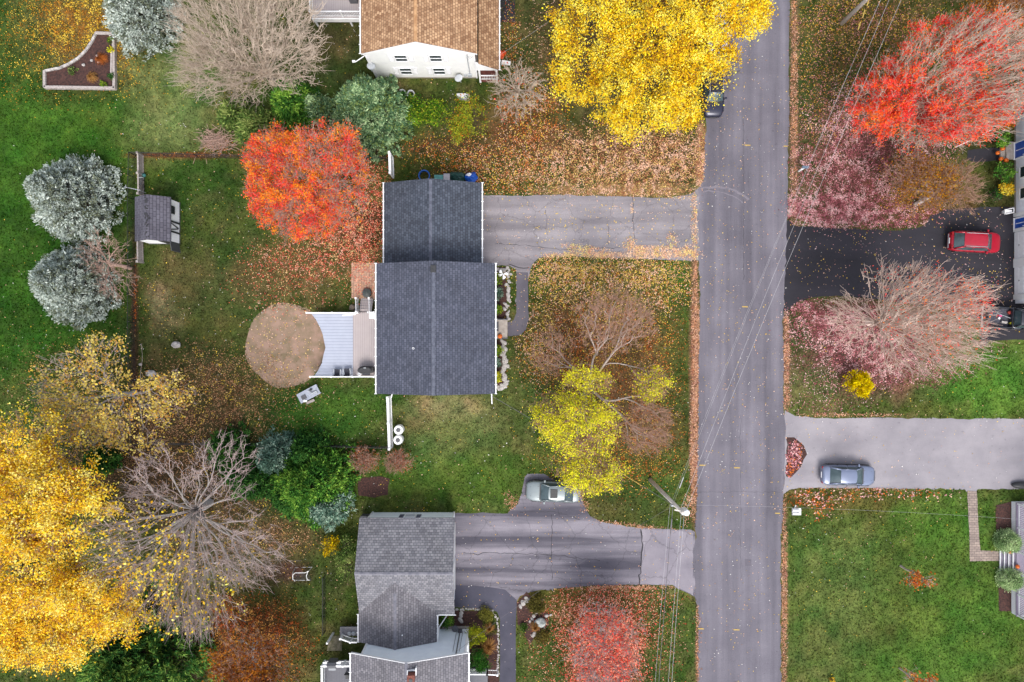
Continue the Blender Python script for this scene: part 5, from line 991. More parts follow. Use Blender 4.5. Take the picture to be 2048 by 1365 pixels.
# white post and rail pieces
def post_fence(label, a, b, h, mat=M_WHITE, panel=True, nm='white_fence', np_=None, wd=.07):
    a, b = P(*a)[:2], P(*b)[:2]; L = math.dist(a, b); o = thing(nm, label, 'fence', ((a[0] + b[0]) / 2, (a[1] + b[1]) / 2, 0)); n = np_ or max(1, round(L / 2.3)); A, B_ = Vector(a), Vector(b)
    for i in range(n + 1):
        p = A + (B_ - A) * i / n; mb = MB(); mb.box(p.x - .07, p.x + .07, p.y - .07, p.y + .07, 0, h + .08); mb.box(p.x - .1, p.x + .1, p.y - .1, p.y + .1, h + .08, h + .13); mb.build('post', mat, o)
    mb = MB(); m = int(L / .15)
    for i in range(m):
        p, q = A + (B_ - A) * (i / m), A + (B_ - A) * ((i + .93) / m); mb.obox(p, q, .03, .08, h - .1)
    mb.obox(A, B_, wd, h - .1, h); mb.obox(A, B_, wd * .8, .05, .15); mb.build('panel', mat, o); return o
post_fence('white vinyl fence running down from the centre house to the black fence', (781.5, 793), (785, 893), 1.6, wd=.2)
post_fence('short white vinyl fence running up from the garage corner', (785.5, 316), (787, 356), 1.7, wd=.2)
post_fence('pale grey board fence running up from the shed', (287, 312), (288, 392), .95, M_WOOD, nm='board_fence', wd=.12); post_fence('pale grey board fence stub running down from the shed', (286, 484), (287, 526), .95, M_WOOD, nm='board_fence', wd=.12)
def chain_fence(label, pts, h=1.2):
    Q = [Vector(P(*p)[:2]) for p in pts]; o = thing('chain_link_fence', label, 'fence', (*Q[0], 0))
    rail = MB(); mesh = ([], [])
    for A, B_ in zip(Q[:-1], Q[1:]):
        L = (B_ - A).length; n = max(1, round(L / 2.5)); rail.tube([(A.x, A.y, h), (B_.x, B_.y, h)], .022, 6)
        for i in range(n + 1): p = A + (B_ - A) * i / n; mb = MB(); mb.tube([(p.x, p.y, 0), (p.x, p.y, h + .05)], .032, 7); mb.build('post', M_BLACK, o)
        m = int(L / .12); d = (B_ - A) / L
        for i in range(-int(h / .12), m):
            for s in (1, -1):
                u0, u1 = i * .12, i * .12 + h; z0_, z1_ = (0, h) if s > 0 else (h, 0); c0, c1 = max(u0, 0), min(u1, L)
                if c1 <= c0: continue
                za_, zb_ = z0_ + (z1_ - z0_) * (c0 - u0) / h, z0_ + (z1_ - z0_) * (c1 - u0) / h; p, q = A + d * c0, A + d * c1; mesh[0].append((p.x, p.y, za_)); mesh[1].append((q.x, q.y, zb_))
    rail.build('rail', M_BLACK, o); V, F = tubes(mesh[0], mesh[1], np.full(len(mesh[0]), .005), np.full(len(mesh[0]), .005), 3); link('mesh', np_mesh('mesh', V, F), M_BLACK, o); return o
chain_fence('black chain-link fence along the top of the back yard and down its left side', [(775, 322), (560, 320), (400, 316), (272, 312), (270, 400), (270, 535), (270, 700), (276, 884)]); chain_fence('black chain-link fence along the bottom of the back yard', [(277, 886), (420, 886), (600, 888), (783, 893)])
chain_fence('dark wire fence in the side yard left of the grey house', [(651, 1150), (651, 1262)], 1.0)
# mailboxes
x, y, _ = P(1581, 1018); m_ = thing('mailbox', 'pair of white post mailboxes at the road edge below the grey driveway', 'mailbox', (x, y, 0))
mb = MB(); mb.box(x + .25, x + .37, y - .06, y + .06, 0, 1.25); mb.box(x - .3, x + .5, y - .3, y + .3, 1.0, 1.06); mb.build('post', M_WHITE, m_)
for q in (-.16, .16):
    mb = MB(); prof = [(-.1, 1.06), (.1, 1.06), (.1, 1.2), (.06, 1.27), (-.06, 1.27), (-.1, 1.2)]; V = [(x - .3, y + q + a, z) for a, z in prof] + [(x + .25, y + q + a, z) for a, z in prof]; mb.add(V, [(5, 4, 3, 2, 1, 0), (6, 7, 8, 9, 10, 11)] + [(i, (i + 1) % 6, 6 + (i + 1) % 6, 6 + i) for i in range(6)]); mb.build('box', M_WHITE, m_)
mb = MB(); mb.tube([(x + .3, y + .1, .2), (x + .0, y + .55, 1.1)], .07, 4); mb.build('brace', M_WHITE, m_)
x, y, _ = P(1597, 343); m_ = thing('mailbox', 'small blue-grey mailbox on a white post at the road edge below the wires', 'mailbox', (x, y, 0)); mb = MB(); mb.box(x - .06, x + .06, y - .06, y + .06, 0, 1.1); mb.obox((x - .2, y - .1), (x + .1, y + .05), .12, .9, 1.0); mb.build('post', M_WHITE, m_)
mb = MB(); mb.box(x - .2, x + .4, y - .05, y + .18, 1.1, 1.3); mb.build('box', pm('slate_box', lin(110, 130, 150), None, 4, .5), m_, bevel=.04)
# white drums with dark mouths
def drum(px, py, label, grp, r=.42, h=.9):
    x, y, _ = P(px, py); o = thing('barrel', label, 'barrel', (x, y, 0), grp); mb = MB(); mb.lathe((x, y, 0), [(r * .92, 0), (r, .08), (r * 1.03, h * .5), (r, h - .08), (r * .9, h), (r * .5, h), (r * .45, h - .1)], 24); mb.build('body', M_WHITE, o, smooth=False)
    mb = MB(); mb.lathe((x, y, h - .09), [(r * .44, 0), (r * .44, .1), (r * .3, .11)], 16); mb.build('lid', M_DGREY, o); return o
drum(800, 858, 'upper of two white barrels with dark lids beside the white fence', 'white barrels beside the fence'); drum(799, 878, 'lower of two white barrels with dark lids beside the white fence', 'white barrels beside the fence')
def ringtyre(px, py, lb, r=.32, z=0, mat=M_WHITE, h=.25, grp=None, nm='tyre_planter', cat='planter', w_=.1):
    x, y, _ = P(px, py); mb = MB(); n = 26; prof = [(r - w_, 0), (r, .02), (r + .02, h * .5), (r, h), (r - w_ * .8, h), (r - w_, h * .3)]; V = []; F = []
    for rr, zz in prof:
        for i in range(n): a = 2 * math.pi * i / n; V.append((x + rr * math.cos(a), y + rr * math.sin(a), zz + z))
    for j in range(6):
        for i in range(n): F.append((j * n + i, j * n + (i + 1) % n, ((j + 1) % 6) * n + (i + 1) % n, ((j + 1) % 6) * n + i))
    mb.add(V, F); return mb.build(nm, mat, loc=(x, y, z), label=lb, cat=cat, group=grp, smooth=False)
ringtyre(805, 188, 'left of two white tyre planters below the tan roofed house', .34, grp='white tyre planters'); ringtyre(822, 190, 'right of two white tyre planters below the tan roofed house', .36, grp='white tyre planters')
ringtyre(849, 353, 'round blue paddling pool with leaves against the garage', .52, mat=pm('pool_blue', lin(30, 110, 210), None, 4, .4), h=.3, nm='paddling_pool', cat='paddling pool', w_=.1)
mb = MB(); x, y, _ = P(927, 197); mb.prism([(x - .62, y + .28), (x + .58, y + .28), (x + .58, y - .4), (x + .2, y - .3), (x - .35, y - .15), (x - .6, y + .1)], 0, .55); mb.build('tank_cover', M_WHITE, loc=(x, y, 0), bevel=.06, label='white fuel tank cover on the grass below the tan roofed house', cat='tank')
def blob(nm, lb, cat, px, py, rx, ry, rz, mat, seed, z=0, rough=.3, sub=3, **kw): x, y, _ = P(px, py, z); mb = MB(); mb.ball((x, y, z + rz * .7), rx, ry, rz, seed, rough, sub); return mb.build(nm, mat, loc=(x, y, z), label=lb, cat=cat, smooth=kw.pop('smooth', False), **kw)
x, y, _ = P(878, 356, .6); mb = MB(); mb.box(x - .36, x + .36, y - .3, y + .15, 0, .85); mb.box(x - .4, x + .4, y - .33, y + .19, .85, .93); mb.build('recycling_bin', pm('teal_plastic', lin(100, 170, 165), lin(80, 150, 146), 5, .5), loc=(x, y, 0), bevel=.03, label='teal lidded bin behind the garage', cat='bin')
x, y, _ = P(894, 356, .6); mb = MB(); mb.box(x - .26, x + .26, y - .3, y + .25, 0, .9); mb.box(x - .29, x + .29, y - .33, y + .3, .9, .97); mb.build('trash_bin', pm('pale_grey_plastic', lin(206, 200, 205), None, 5, .5), loc=(x, y, 0), bevel=.03, label='pale grey lidded bin behind the garage', cat='bin')
blob('covered_pile', 'dark green tarpaulin covering a pile behind the garage', 'tarpaulin', 916, 357, .85, .45, .6, pm('green_tarp', lin(24, 84, 74), lin(14, 52, 48), 5, .4), 3); blob('blue_tarp', 'bright blue tarpaulin bundle behind the garage corner', 'tarpaulin', 943, 357, .55, .42, .55, pm('blue_tarp', lin(20, 110, 225), lin(14, 80, 190), 5, .4), 7, rough=.5); blob('white_sheet', 'white plastic sheet on top of the blue tarpaulin', 'sheet', 938, 350, .22, .16, .12, M_WHITE, 8, z=.9, rough=.6)
x, y, _ = P(1003, 117); mb = MB(); mb.ball((x, y, .75), .26, .36, .32, 4, .3, 3); mb.ball((x + .25, y + .3, .45), .2, .2, .2, 5, .3, 2); mb.tube([(x, y, 0), (x, y, .6)], .03, 6); mb.build('orange_decoration', pm('vivid_orange', lin(238, 92, 24), lin(220, 70, 20), 5, .6), loc=(x, y, 0), label='vivid orange lawn decoration by the corner of the tan roof porch', cat='decoration')
x, y, _ = P(1012, 129); mb = MB(); mb.box(x - .4, x + .4, y - .18, y + .18, .3, .36, rot=-.15); mb.box(x - .42, x - .34, y - .1, y + .1, 0, .3); mb.box(x + .3, x + .38, y - .1, y + .1, 0, .3); mb.build('white_bench', M_WHITE, loc=(x, y, 0), label='small white bench beside the orange lawn decoration', cat='bench')
# picnic table with things on it
t = thing('garden_table', 'slatted grey garden table standing askew on the grass below the deck', 'table', P(622, 787), None, R(28)); M_TB = siding('blue_grey_slats', lin(176, 182, 196, .8), .13, 1, .5)
mb = MB()
for k in range(7): mb.box(-1.0, 1.0, -.46 + k * .132, -.46 + k * .132 + .118, .70, .74)
mb.build('tabletop', M_TB, t)
for q in (-.85, .85):
    for s in (-.38, .38): mb = MB(); mb.box(q - .04, q + .04, s - .04, s + .04, 0, .7); mb.build('leg', M_TB, t)
x, y, _ = P(608, 795, .74); mb = MB(); mb.box(x - .22, x + .22, y - .2, y + .2, .745, .8, rot=.5); mb.build('dark_tray', M_DGREY, loc=(x, y, .745), label='dark square tray on the left end of the garden table', cat='tray'); mb = MB(); mb.ball((x + .1, y - .32, .82), .2, .14, .1, 5, .5, 2); mb.build('white_cloth', M_WHITE, loc=(x + .1, y - .32, .745), label='crumpled white cloth on the left corner of the garden table', cat='cloth')
x, y, _ = P(627, 785, .74); mb = MB(); mb.tube([(x - .45, y + .15, .8), (x - .1, y - .1, .85), (x + .25, y + .12, .82), (x + .4, y - .1, .8)], .07, 6); mb.build('white_tool', M_GREY, loc=(x, y, .745), label='pale curved tool lying on the middle of the garden table', cat='tool'); mb = MB(); mb.ball((x - .2, y + .25, .84), .14, .1, .1, 6, .4, 2); mb.build('dark_bundle', M_BLACK, loc=(x - .2, y + .25, .745), label='small black bundle on the middle of the garden table', cat='bundle')
x, y, _ = P(623, 803); mb = MB(); mb.box(x - .38, x + .38, y - .11, y + .11, .3, .34, rot=.42); mb.tube([(x - .3, y - .12, 0), (x - .3, y - .12, .3)], .03, 5); mb.tube([(x + .3, y + .12, 0), (x + .3, y + .12, .3)], .03, 5); mb.build('low_bench', M_WOOD, loc=(x, y, 0), label='low pale bench on the grass against the garden table', cat='bench')
# goal net
x, y, _ = P(607, 1149); g = thing('goal', 'small white framed soccer goal on the lawn left of the grey house', 'goal', (x, y, 0)); mb = MB(); mb.tube([(x - .75, y - .55, 0), (x - .8, y - .3, .5), (x - .65, y + .3, 1.0), (x - .4, y + .5, 1.05), (x + .45, y + .5, 1.05), (x + .8, y + .65, 1.05)], .03, 6); mb.tube([(x + .72, y + .6, 1.05), (x + .55, y + .2, .95), (x + .5, y - .3, .5), (x + .6, y - .55, 0)], .03, 6); mb.tube([(x - .75, y - .55, 0), (x + .6, y - .55, 0)], .02, 6); mb.tube([(x - .75, y + .62, 0), (x + .8, y + .65, 0)], .02, 6); mb.tube([(x - .65, y + .45, 1.0), (x - .75, y + .62, 0)], .02, 6); mb.tube([(x + .8, y + .65, 1.03), (x + .8, y + .65, 0)], .02, 6); mb.build('frame', M_WHITE, g)
A_, B2 = [], []
for k in range(11): u = -.7 + k * .14; A_.append((x + u, y - .55, .02)); B2.append((x + u, y + .5, 1.02)); A_.append((x + u, y + .52, 1.0)); B2.append((x + u, y + .63, .02))
for k in range(8): v = k / 8; A_.append((x - .72, y - .55 + 1.05 * v, 1.0 * v)); B2.append((x + .68, y - .55 + 1.05 * v, 1.0 * v))
V, F = tubes(A_, B2, np.full(len(A_), .008), np.full(len(A_), .008), 3); link('net', np_mesh('net', V, F), M_DGREY, g)
# stones
blob('boulder', 'pale boulder alone on the back yard lawn', 'boulder', 355, 690, .42, .32, .28, M_STONE, 11, rough=.3); blob('boulder', 'low grey boulder under the sparse yellow tree right of the fence', 'boulder', 303, 747, .5, .3, .25, M_STONE, 12); blob('boulder', 'small white stone beside the fence near the sparse yellow tree', 'boulder', 282, 729, .16, .12, .12, M_STONE, 13)
blob('boulder', 'large pale mossy rock in the mulch bed by the dark path', 'boulder', 1080, 1243, .5, .42, .35, pm('lichen_rock', lin(196, 200, 196), lin(130, 138, 134), 5, .9, bump=.4), 14); blob('boulder', 'brownish rock at the foot of the deck stairs', 'boulder', 706, 616, .3, .3, .22, pm('brown_rock', lin(150, 136, 120), lin(110, 100, 88), 5, .9), 15)
rg = rs(77); protos = []
for k in range(5):
    mb = MB(); mb.ball((0, 0, .08), 1, .8, .6, 20 + k, .45, 2); me_o = mb.build('stone', M_STONE, label='x', cat='stone'); protos.append(me_o)
used = set()
def stone(px, py, r, label, group):
    k = int(rg.integers(0, 5)); o = protos[k]
    if k in used: o = o.copy(); C.objects.link(o)
    used.add(k); x, y, _ = P(px, py); o.location = (x, y, .04); o.rotation_euler = (0, 0, rg.random() * 6.28); o.scale = (r, r * (.7 + .4 * rg.random()), r * .6); o['label'] = label; o['group'] = group; o['category'] = 'stone'
lab1 = 'pale rough stone in the row edging the mulch bed above the front stoop'; lab2 = 'pale rough stone in the row edging the mulch bed below the front stoop'
for i in range(26): stone(1017 + rg.normal() * 2.5 - .15 * i * (i > 16) * .4, 541 + i * 3.9 + rg.normal(), .13 + .1 * rg.random(), lab1, 'stones edging the upper front bed')
for i in range(8): stone(994 + i * 3, 539 + rg.normal() * 1.5, .13 + .08 * rg.random(), lab1, 'stones edging the upper front bed')
for i in range(44): stone(1008 + rg.normal() * 3.2, 683 + i * 2.1 + rg.normal(), .14 + .11 * rg.random(), lab2, 'stones edging the lower front bed')
for i in range(12): stone(990 + i * 2 + rg.normal(), 774 + rg.normal() * 2.2, .15 + .1 * rg.random(), lab2, 'stones edging the lower front bed')
for i in range(34):
    t = i / 33; px, py = (910 + 78 * t * 1.0, 1219.5) if t < .0 else (0, 0)
edge = [(912, 1219), (950, 1219), (985, 1221), (994, 1236), (997, 1260), (997, 1300), (996, 1330), (996, 1352)]
for (a, b) in zip(edge[:-1], edge[1:]):
    m = max(2, int(math.dist(a, b) / 4))
    for i in range(m): t = i / m; stone(a[0] + (b[0] - a[0]) * t + rg.normal() * .8, a[1] + (b[1] - a[1]) * t + rg.normal() * .8, .08 + .06 * rg.random(), 'small pale stone edging the bed between the grey house and the dark path', 'stones edging the grey house bed')
for px, py, r in ((1041, 1213, .22), (1046, 1206, .28), (1055, 1201, .3), (1052, 1196, .2), (1068, 1232, .2), (1064, 1238, .16), (1072, 1226, .18), (1093, 1232, .18), (1101, 1230, .15), (1088, 1256, .15), (1082, 1253, .18), (1069, 1268, .26), (1065, 1272, .2), (1060, 1243, .14)): stone(px, py, r, 'pale angular stone in the mulch bed across the dark path from the grey house', 'stones in the path-side bed')
for i, (px, py, r) in enumerate(((923, 1226, .2), (922, 1232, .2), (921, 1240, .34))): stone(px, py, r, 'flat stepping stone in the dark mulch beside the grey house garage', 'stepping stones in the grey house bed')
for k in range(5):
    if k not in used: bpy.data.objects.remove(protos[k])
# raised bed at the top left
bd = thing('raised_bed', 'harp shaped raised garden bed framed in weathered timber at the top left', 'garden bed', P(170, 140)); o_ = [(93, 145), (93, 178), (234, 180), (232, 70), (196, 68)]; arc_ = [(196, 70), (188, 86), (176, 104), (160, 120), (142, 131), (124, 139), (94, 145)]
pts_o = [P(*p)[:2] for p in [(94, 145), (94, 177), (233, 179), (231, 71), (197, 70), (188, 87), (176, 104), (160, 120), (142, 132), (122, 140)]]; mb = MB(); mb.prism(pts_o, .0, .22); mb.build('soil', M_MULCH, bd)
for a, b in (((94, 144), (94, 178)), ((93, 177), (234, 179)), ((232.5, 180), (231, 69)), ((233, 70.5), (195, 69.5))): mb = MB(); mb.obox(P(*a)[:2], P(*b)[:2], .24, 0, .40); mb.build('timber', M_WOOD, bd, bevel=.02)
mb = MB(); mb.obox(P(227.5, 160)[:2], P(229, 100)[:2], .14, .1, .46); mb.build('timber', M_WOOD, bd)
for a, b in zip(arc_[:-1], arc_[1:]): mb = MB(); mb.obox(P(*a)[:2], P(*b)[:2], .2, 0, .36); mb.build('edge_block', M_STONE, bd)
for i, (px, py, r) in enumerate(((184, 122, .14), (168, 131, .16), (195, 112, .12), (198, 125, .14))):
    blob('garden_rock', ['small white rock near the middle of the raised bed', 'white flat rock nearest the curved edge of the raised bed', 'small pale rock nearest the top of the raised bed', 'grey rock near the orange plants in the raised bed'][i], 'rock', px, py, r, r * .8, r * .6, M_STONE, 40 + i, z=.2)
# pumpkins
M_PUMP = pm('pumpkin_skin', lin(240, 120, 20), lin(220, 92, 10), 4, .45)
def pumpkin(px, py, z, r, label, grp=None):
    x, y, _ = P(px, py, z + r); o = thing('pumpkin', label, 'pumpkin', (x, y, z), grp); V = []; F = []; n, m = 30, 9
    for j in range(m):
        ph = math.pi * j / (m - 1)
        for i in range(n): a = 2 * math.pi * i / n; q = r * (1 - .09 * abs(math.sin(a * 5))) * math.sin(ph); V.append((x + q * math.cos(a), y + q * math.sin(a), z + r * .8 - r * .8 * math.cos(ph) * (1 if j < m - 1 else .8)))
    for j in range(m - 1):
        for i in range(n): F.append((j * n + i, j * n + (i + 1) % n, (j + 1) * n + (i + 1) % n, (j + 1) * n + i))
    mb = MB(); mb.add(V, F); mb.build('body', M_PUMP, o, smooth=True); mb = MB(); mb.tube([(x, y, z + r * 1.35), (x, y, z + r * 1.7), (x + r * .2, y, z + r * 1.95)], r * .13, 6, r * .09); mb.build('stem', pm('stem_green', lin(110, 110, 60), None, 5, .8), o)
pumpkin(1000, 673, .42, .22, 'round orange pumpkin on the stoop of the centre house'); pumpkin(1996, 306, .3, .19, 'orange pumpkin left of the stoop of the blue door house, upper left of the four', 'pumpkins by the blue door'); pumpkin(2006, 297, .3, .23, 'largest pumpkin topmost by the stoop of the blue door house', 'pumpkins by the blue door'); pumpkin(2003, 318, .3, .21, 'orange pumpkin at the lower left of the blue door stoop', 'pumpkins by the blue door'); pumpkin(2013, 321, .3, .22, 'reddish pumpkin at the lower right of the blue door stoop', 'pumpkins by the blue door')
pumpkin(2021, 1104, .5, .19, 'orange pumpkin on the upper side of the steps of the railed porch'); pumpkin(2036, 1134, .72, .19, 'orange pumpkin on the porch floor at the top of the steps')
# left yard bits by the fence
x, y, _ = P(287, 352); o = thing('bicycle', 'dark bicycle leaning on the board fence above the shed', 'bicycle', (x, y, 0)); x += .0
for dy in (-.2, -1.2):
    mb = MB(); n = 20; mb.tube([(x + .18 + .1 * math.sin(2 * math.pi * i / n), y + dy + .33 * math.cos(2 * math.pi * i / n), .34 + .33 * math.sin(2 * math.pi * i / n)) for i in range(n + 1)], .025, 5); mb.build('wheel', M_RUB, o)
mb = MB(); mb.tube([(x + .18, y - .2, .34), (x + .26, y - .45, .85), (x + .26, y - .95, .85), (x + .18, y - 1.2, .34), (x + .2, y - .7, .35), (x + .26, y - .45, .8)], .02, 5); mb.build('frame', M_DGREY, o); mb = MB(); mb.tube([(x + .05, y - .4, .98), (x + .5, y - .4, .98)], .018, 5); mb.build('handlebar', M_GREY, o); mb = MB(); mb.box(x + .18, x + .34, y - 1.05, y - .85, .88, .94); mb.build('saddle', M_BLACK, o, bevel=.02)
blob('teal_bucket', 'small teal tub beside the bicycle by the board fence', 'tub', 289, 352, .2, .18, .25, pm('teal_plastic', lin(100, 170, 165)), 9, rough=.1)
x, y, _ = P(284, 386); mb = MB(); mb.tube([(x - 1.0, y + .3, 1.0), (x + .4, y - .0, 1.0)], .03, 5); mb.tube([(x - .9, y + .15, 1.0), (x - .9, y + .5, 1.0)], .02, 4); mb.tube([(x + .35, y, .0), (x + .35, y, 1.0)], .03, 5); mb.build('clothes_prop', M_GREY, loc=(x, y, 0), label='thin metal pole with crosspiece across the fence above the shed', cat='pole')
x, y, _ = P(133, 930); sl = thing('play_slide', 'bright blue play slide glimpsed through the amber yellow tree', 'slide', (x, y, 0)); mb = MB(); mb.add([(x - .5, y - .3, .1), (x - .45, y + .25, .12), (x + .5, y + .35, 1.3), (x + .55, y - .2, 1.3), (x - .5, y - .3, .04), (x - .45, y + .25, .04), (x + .5, y + .35, 1.22), (x + .55, y - .2, 1.22)], [(3, 2, 1, 0), (4, 5, 6, 7), (0, 1, 5, 4), (1, 2, 6, 5), (2, 3, 7, 6), (3, 0, 4, 7)]); mb.build('chute', pm('slide_blue', lin(20, 150, 215), None, 4, .4), sl); mb = MB(); mb.tube([(x + .5, y + .3, 0), (x + .5, y + .3, 1.6)], .05, 6); mb.tube([(x + .55, y - .2, 0), (x + .55, y - .2, 1.6)], .05, 6); mb.build('ladder', pm('slide_teal', lin(110, 190, 200), None, 4, .5), sl)
blob('red_toy', 'small pink-red toy on the ground beside the blue slide', 'toy', 155, 937, .35, .14, .14, pm('toy_red', lin(220, 60, 80), None, 4, .5), 17)
x, y, _ = P(2040, 970); blob('dark_object', 'dark rounded object lying at the right end of the grey driveway', 'vehicle cover', 2041, 970, .95, .34, .3, M_BLACK, 21, rough=.08, smooth=True)  # black rounded mound modelled for a dark oval of unidentified nature
x, y, _ = P(2010, 425); mb = MB(); c_, s_ = math.cos(.25), math.sin(.25)
for q in (-.2, .2): mb.obox((x - .45, y + q - .1), (x + .45, y + q + .1), .07, .5, .56)
for q in (-.4, .4): mb.obox((x + q, y - .25 + q * .2), (x + q, y + .25 + q * .2), .07, .5, .56)
mb.box(x - .3, x + .3, y - .1, y + .12, 0, .45); mb.build('hose_reel', M_WHITE, loc=(x, y, 0), label='white framed hose reel beside the garage doors of the blue door house', cat='hose reel')
x, y, _ = P(1928, 284); mb = MB(); mb.tube([(x - .8, y - .5, .0), (x + .2, y + .0, 1.9), (x + .8, y + .35, 2.3)], .05, 6); mb.build('flag_pole', M_WHITE, loc=(x - .8, y - .5, 0), label='leaning white pole below the large red maple', cat='pole')
x, y, _ = P(1006, 549, .6); mb = MB(); 
for q, (a, b) in enumerate(((.5, 0), (-.3, .35), (.1, -.45), (-.45, -.1))): mb.add([(x, y, .75), (x + a * .9 + b * .3, y + b - .25 * a, .72), (x + a, y + b, .7), (x + a * .6 - b * .5, y + b * .7 + a * .35, .74), (x, y, .72), (x + a * .9 + b * .3, y + b - .25 * a, .69), (x + a, y + b, .67), (x + a * .6 - b * .5, y + b * .7 + a * .35, .71)], [(0, 1, 2, 3), (7, 6, 5, 4), (0, 4, 5, 1), (1, 5, 6, 2), (2, 6, 7, 3), (3, 7, 4, 0)])
mb.tube([(x, y, 0), (x, y, .75)], .02, 5); mb.build('garden_pinwheel', M_WHITE, loc=(x, y, 0), label='white and pale blue garden pinwheel at the top of the front bed', cat='pinwheel')
# brush pile
rg2 = rs(9); c = P(437, 286); A_ = c + rg2.normal(size=(260, 3)) * [.75, .5, .0] + [0, 0, .05]; A_[:, 2] = .05 + rg2.random(260) * .5; d_ = unit(rg2.normal(size=(260, 3)) * [1, .6, .2]); V, F = tubes(A_ - d_ * .6, A_ + d_ * .6 * rg2.random((260, 1)), np.full(260, .022), np.full(260, .008), 4); V[:, 2] = np.maximum(V[:, 2], .02); link('brush_pile', np_mesh('brush_pile', V, F), M_BK_PINK, loc=c, label='heap of cut brown branches by the top fence of the back yard', cat='brush pile', kind='stuff')
# vegetable-bed style soft mound
# ------------------------------------------------------------------ trees and shrubs
M_TW_FAN = bark('twig_pink', lin(244, 224, 208, .9), lin(220, 190, 174, .85))
M_BK_FAN = bark('bark_pale_pink', lin(246, 228, 214, .85), lin(220, 192, 178, .8))
def lf(r, g, b): return tuple(min(.93, x) for x in lin(r, g, b, .98)[:3]) + (1,)
YEL = [lf(252, 234, 104), lf(246, 216, 50), lf(238, 198, 34), lf(220, 170, 34), lf(166, 120, 44)]; YELW = [2.6, 4.2, 3.6, 1.8, .7]
AMB = [lf(252, 230, 124), lf(248, 214, 68), lf(242, 196, 38), lf(228, 172, 48), lf(180, 124, 54)]
ORR = [lf(255, 160, 50), lf(254, 128, 46), lf(252, 102, 54), lf(246, 92, 84), lf(220, 70, 60)]; RED = [lf(255, 138, 50), lf(254, 96, 50), lf(250, 76, 62), lf(248, 98, 88), lf(226, 54, 58)]
YGR = [lf(246, 236, 60), lf(232, 224, 50), lf(200, 204, 46), lf(158, 172, 44), lf(232, 190, 50)]
BRNL = [lin(190, 130, 60), lin(214, 130, 40), lin(170, 100, 44), lin(140, 80, 40)]
tree('maple_tree', 'large bright yellow maple overhanging the road at the top', 'tree', (1240, 190),
     [(1190, 70, 9, 95, 90, 3), (1285, 175, 8.5, 110, 95, 3.2), (1330, 50, 10, 130, 100, 3.5), (1450, 25, 9.5, 90, 65, 2.5), (1400, 140, 8, 85, 75, 2.5), (1160, 160, 7, 70, 55, 2), (1260, -20, 10, 160, 70, 3), (1255, 245, 6.5, 60, 50, 2), (1500, 30, 8.5, 40, 36, 1.5), (1350, 215, 6.5, 60, 45, 2)],
     2800, 88000, .13, YEL, YELW, upb=1.9, fork=2.6, bk=M_BK_DARK, seed=11, spread=.27, rt=.011, twm=2)
tree('maple_tree', 'orange-red maple beside the garage of the centre house', 'tree', (668, 388),
     [(590, 360, 5.5, 100, 95, 2.5), (655, 300, 6.5, 75, 55, 2.4), (610, 425, 4.5, 95, 65, 2), (550, 310, 5, 65, 50, 2), (690, 360, 6, 60, 90, 2)], 2000, 48000, .11, ORR, None, upb=1.7, leaflobes={0: 1, 1: .8, 2: .9, 3: 1, 4: .3}, fork=1.6, bk=M_BK_PINK, seed=12, spread=.2, rt=.011, twm=4, twL=.8, frac=.36)
tree('maple_tree', 'large coral-red maple at the upper right, bare sticks toward its right side', 'tree', (1762, 238),
     [(1785, 205, 6.5, 85, 85, 2.5), (1870, 130, 9, 105, 85, 3), (1955, 90, 10.5, 85, 65, 3), (1925, 225, 8, 105, 75, 2.6), (1845, 255, 5.5, 90, 48, 2), (2010, 160, 10, 70, 100, 3)], 2300, 50000, .115, RED, [1.3, 3, 3, 2, 1.2], upb=1.5, leaflobes={0: 1.5, 1: .9, 2: .35, 3: .8, 4: 1.3, 5: .1}, fork=2.0, bk=M_BK_TAN, seed=13, spread=.2, rt=.015, frac=.55, wob=.05, rootk=40, tspread=.35, ex=.38, twr=.014, twm=4, twL=.9)
tree('maple_tree', 'huge amber-yellow tree at the lower left edge', 'tree', (170, 1010),
     [(50, 905, 11, 105, 85, 3.5), (110, 1010, 12, 120, 100, 4), (50, 1130, 12, 140, 120, 4), (150, 1190, 10, 120, 90, 3), (230, 1230, 8.5, 80, 55, 2.4), (100, 1280, 10, 110, 55, 2.5), (10, 1240, 11, 80, 90, 3)], 2800, 86000, .14, AMB, [2.6, 4, 3, 1.4, .6], upb=1.6, fork=3, bk=M_BK_DARK, tw=M_TWIG_BR, seed=14, spread=.3, rt=.012, twm=2)
tree('linden_tree', 'sparse tree with scattered yellow leaves over the left fence line', 'tree', (270, 785),
     [(170, 760, 7, 95, 70, 2.2), (250, 850, 7.5, 120, 60, 2.2), (330, 790, 6.5, 80, 50, 2), (150, 840, 7, 90, 60, 2), (210, 705, 6, 75, 36, 1.6), (110, 790, 6.5, 50, 40, 1.6)], 800, 6000, .17, [lin(255, 232, 130), lin(250, 214, 90), lin(236, 190, 110), lin(226, 160, 70)], [4, 3, 2, .8], upb=2, fork=2, bk=M_BK_GREY, tw=M_TWIG_VI, seed=15, spread=.28, rt=.010, twm=2, twL=.6)
tree('bare_tree', 'huge bare grey tree at the lower left with few yellow leaves hanging', 'tree', (420, 1005),
     [(300, 1080, 11, 120, 110, 3.5), (400, 1180, 9, 100, 85, 3), (450, 1080, 11, 105, 95, 3.5), (340, 960, 10, 95, 70, 3), (450, 940, 9.5, 75, 75, 3), (280, 1180, 8, 100, 75, 2.5), (510, 1110, 9, 75, 75, 2.5), (400, 1220, 9, 60, 60, 2)], 1500, 1700, .2, AMB, [2, 3, 3, 1, 0], leaflobes=[1, 5, 0], fork=2, bk=M_BK_GREY, tw=M_TWIG_VI, seed=16, spread=.3, rt=.016, frac=.56, rootk=34, twm=4, twL=1.1, ex=.39, wob=.05, tspread=.3, twr=.011)
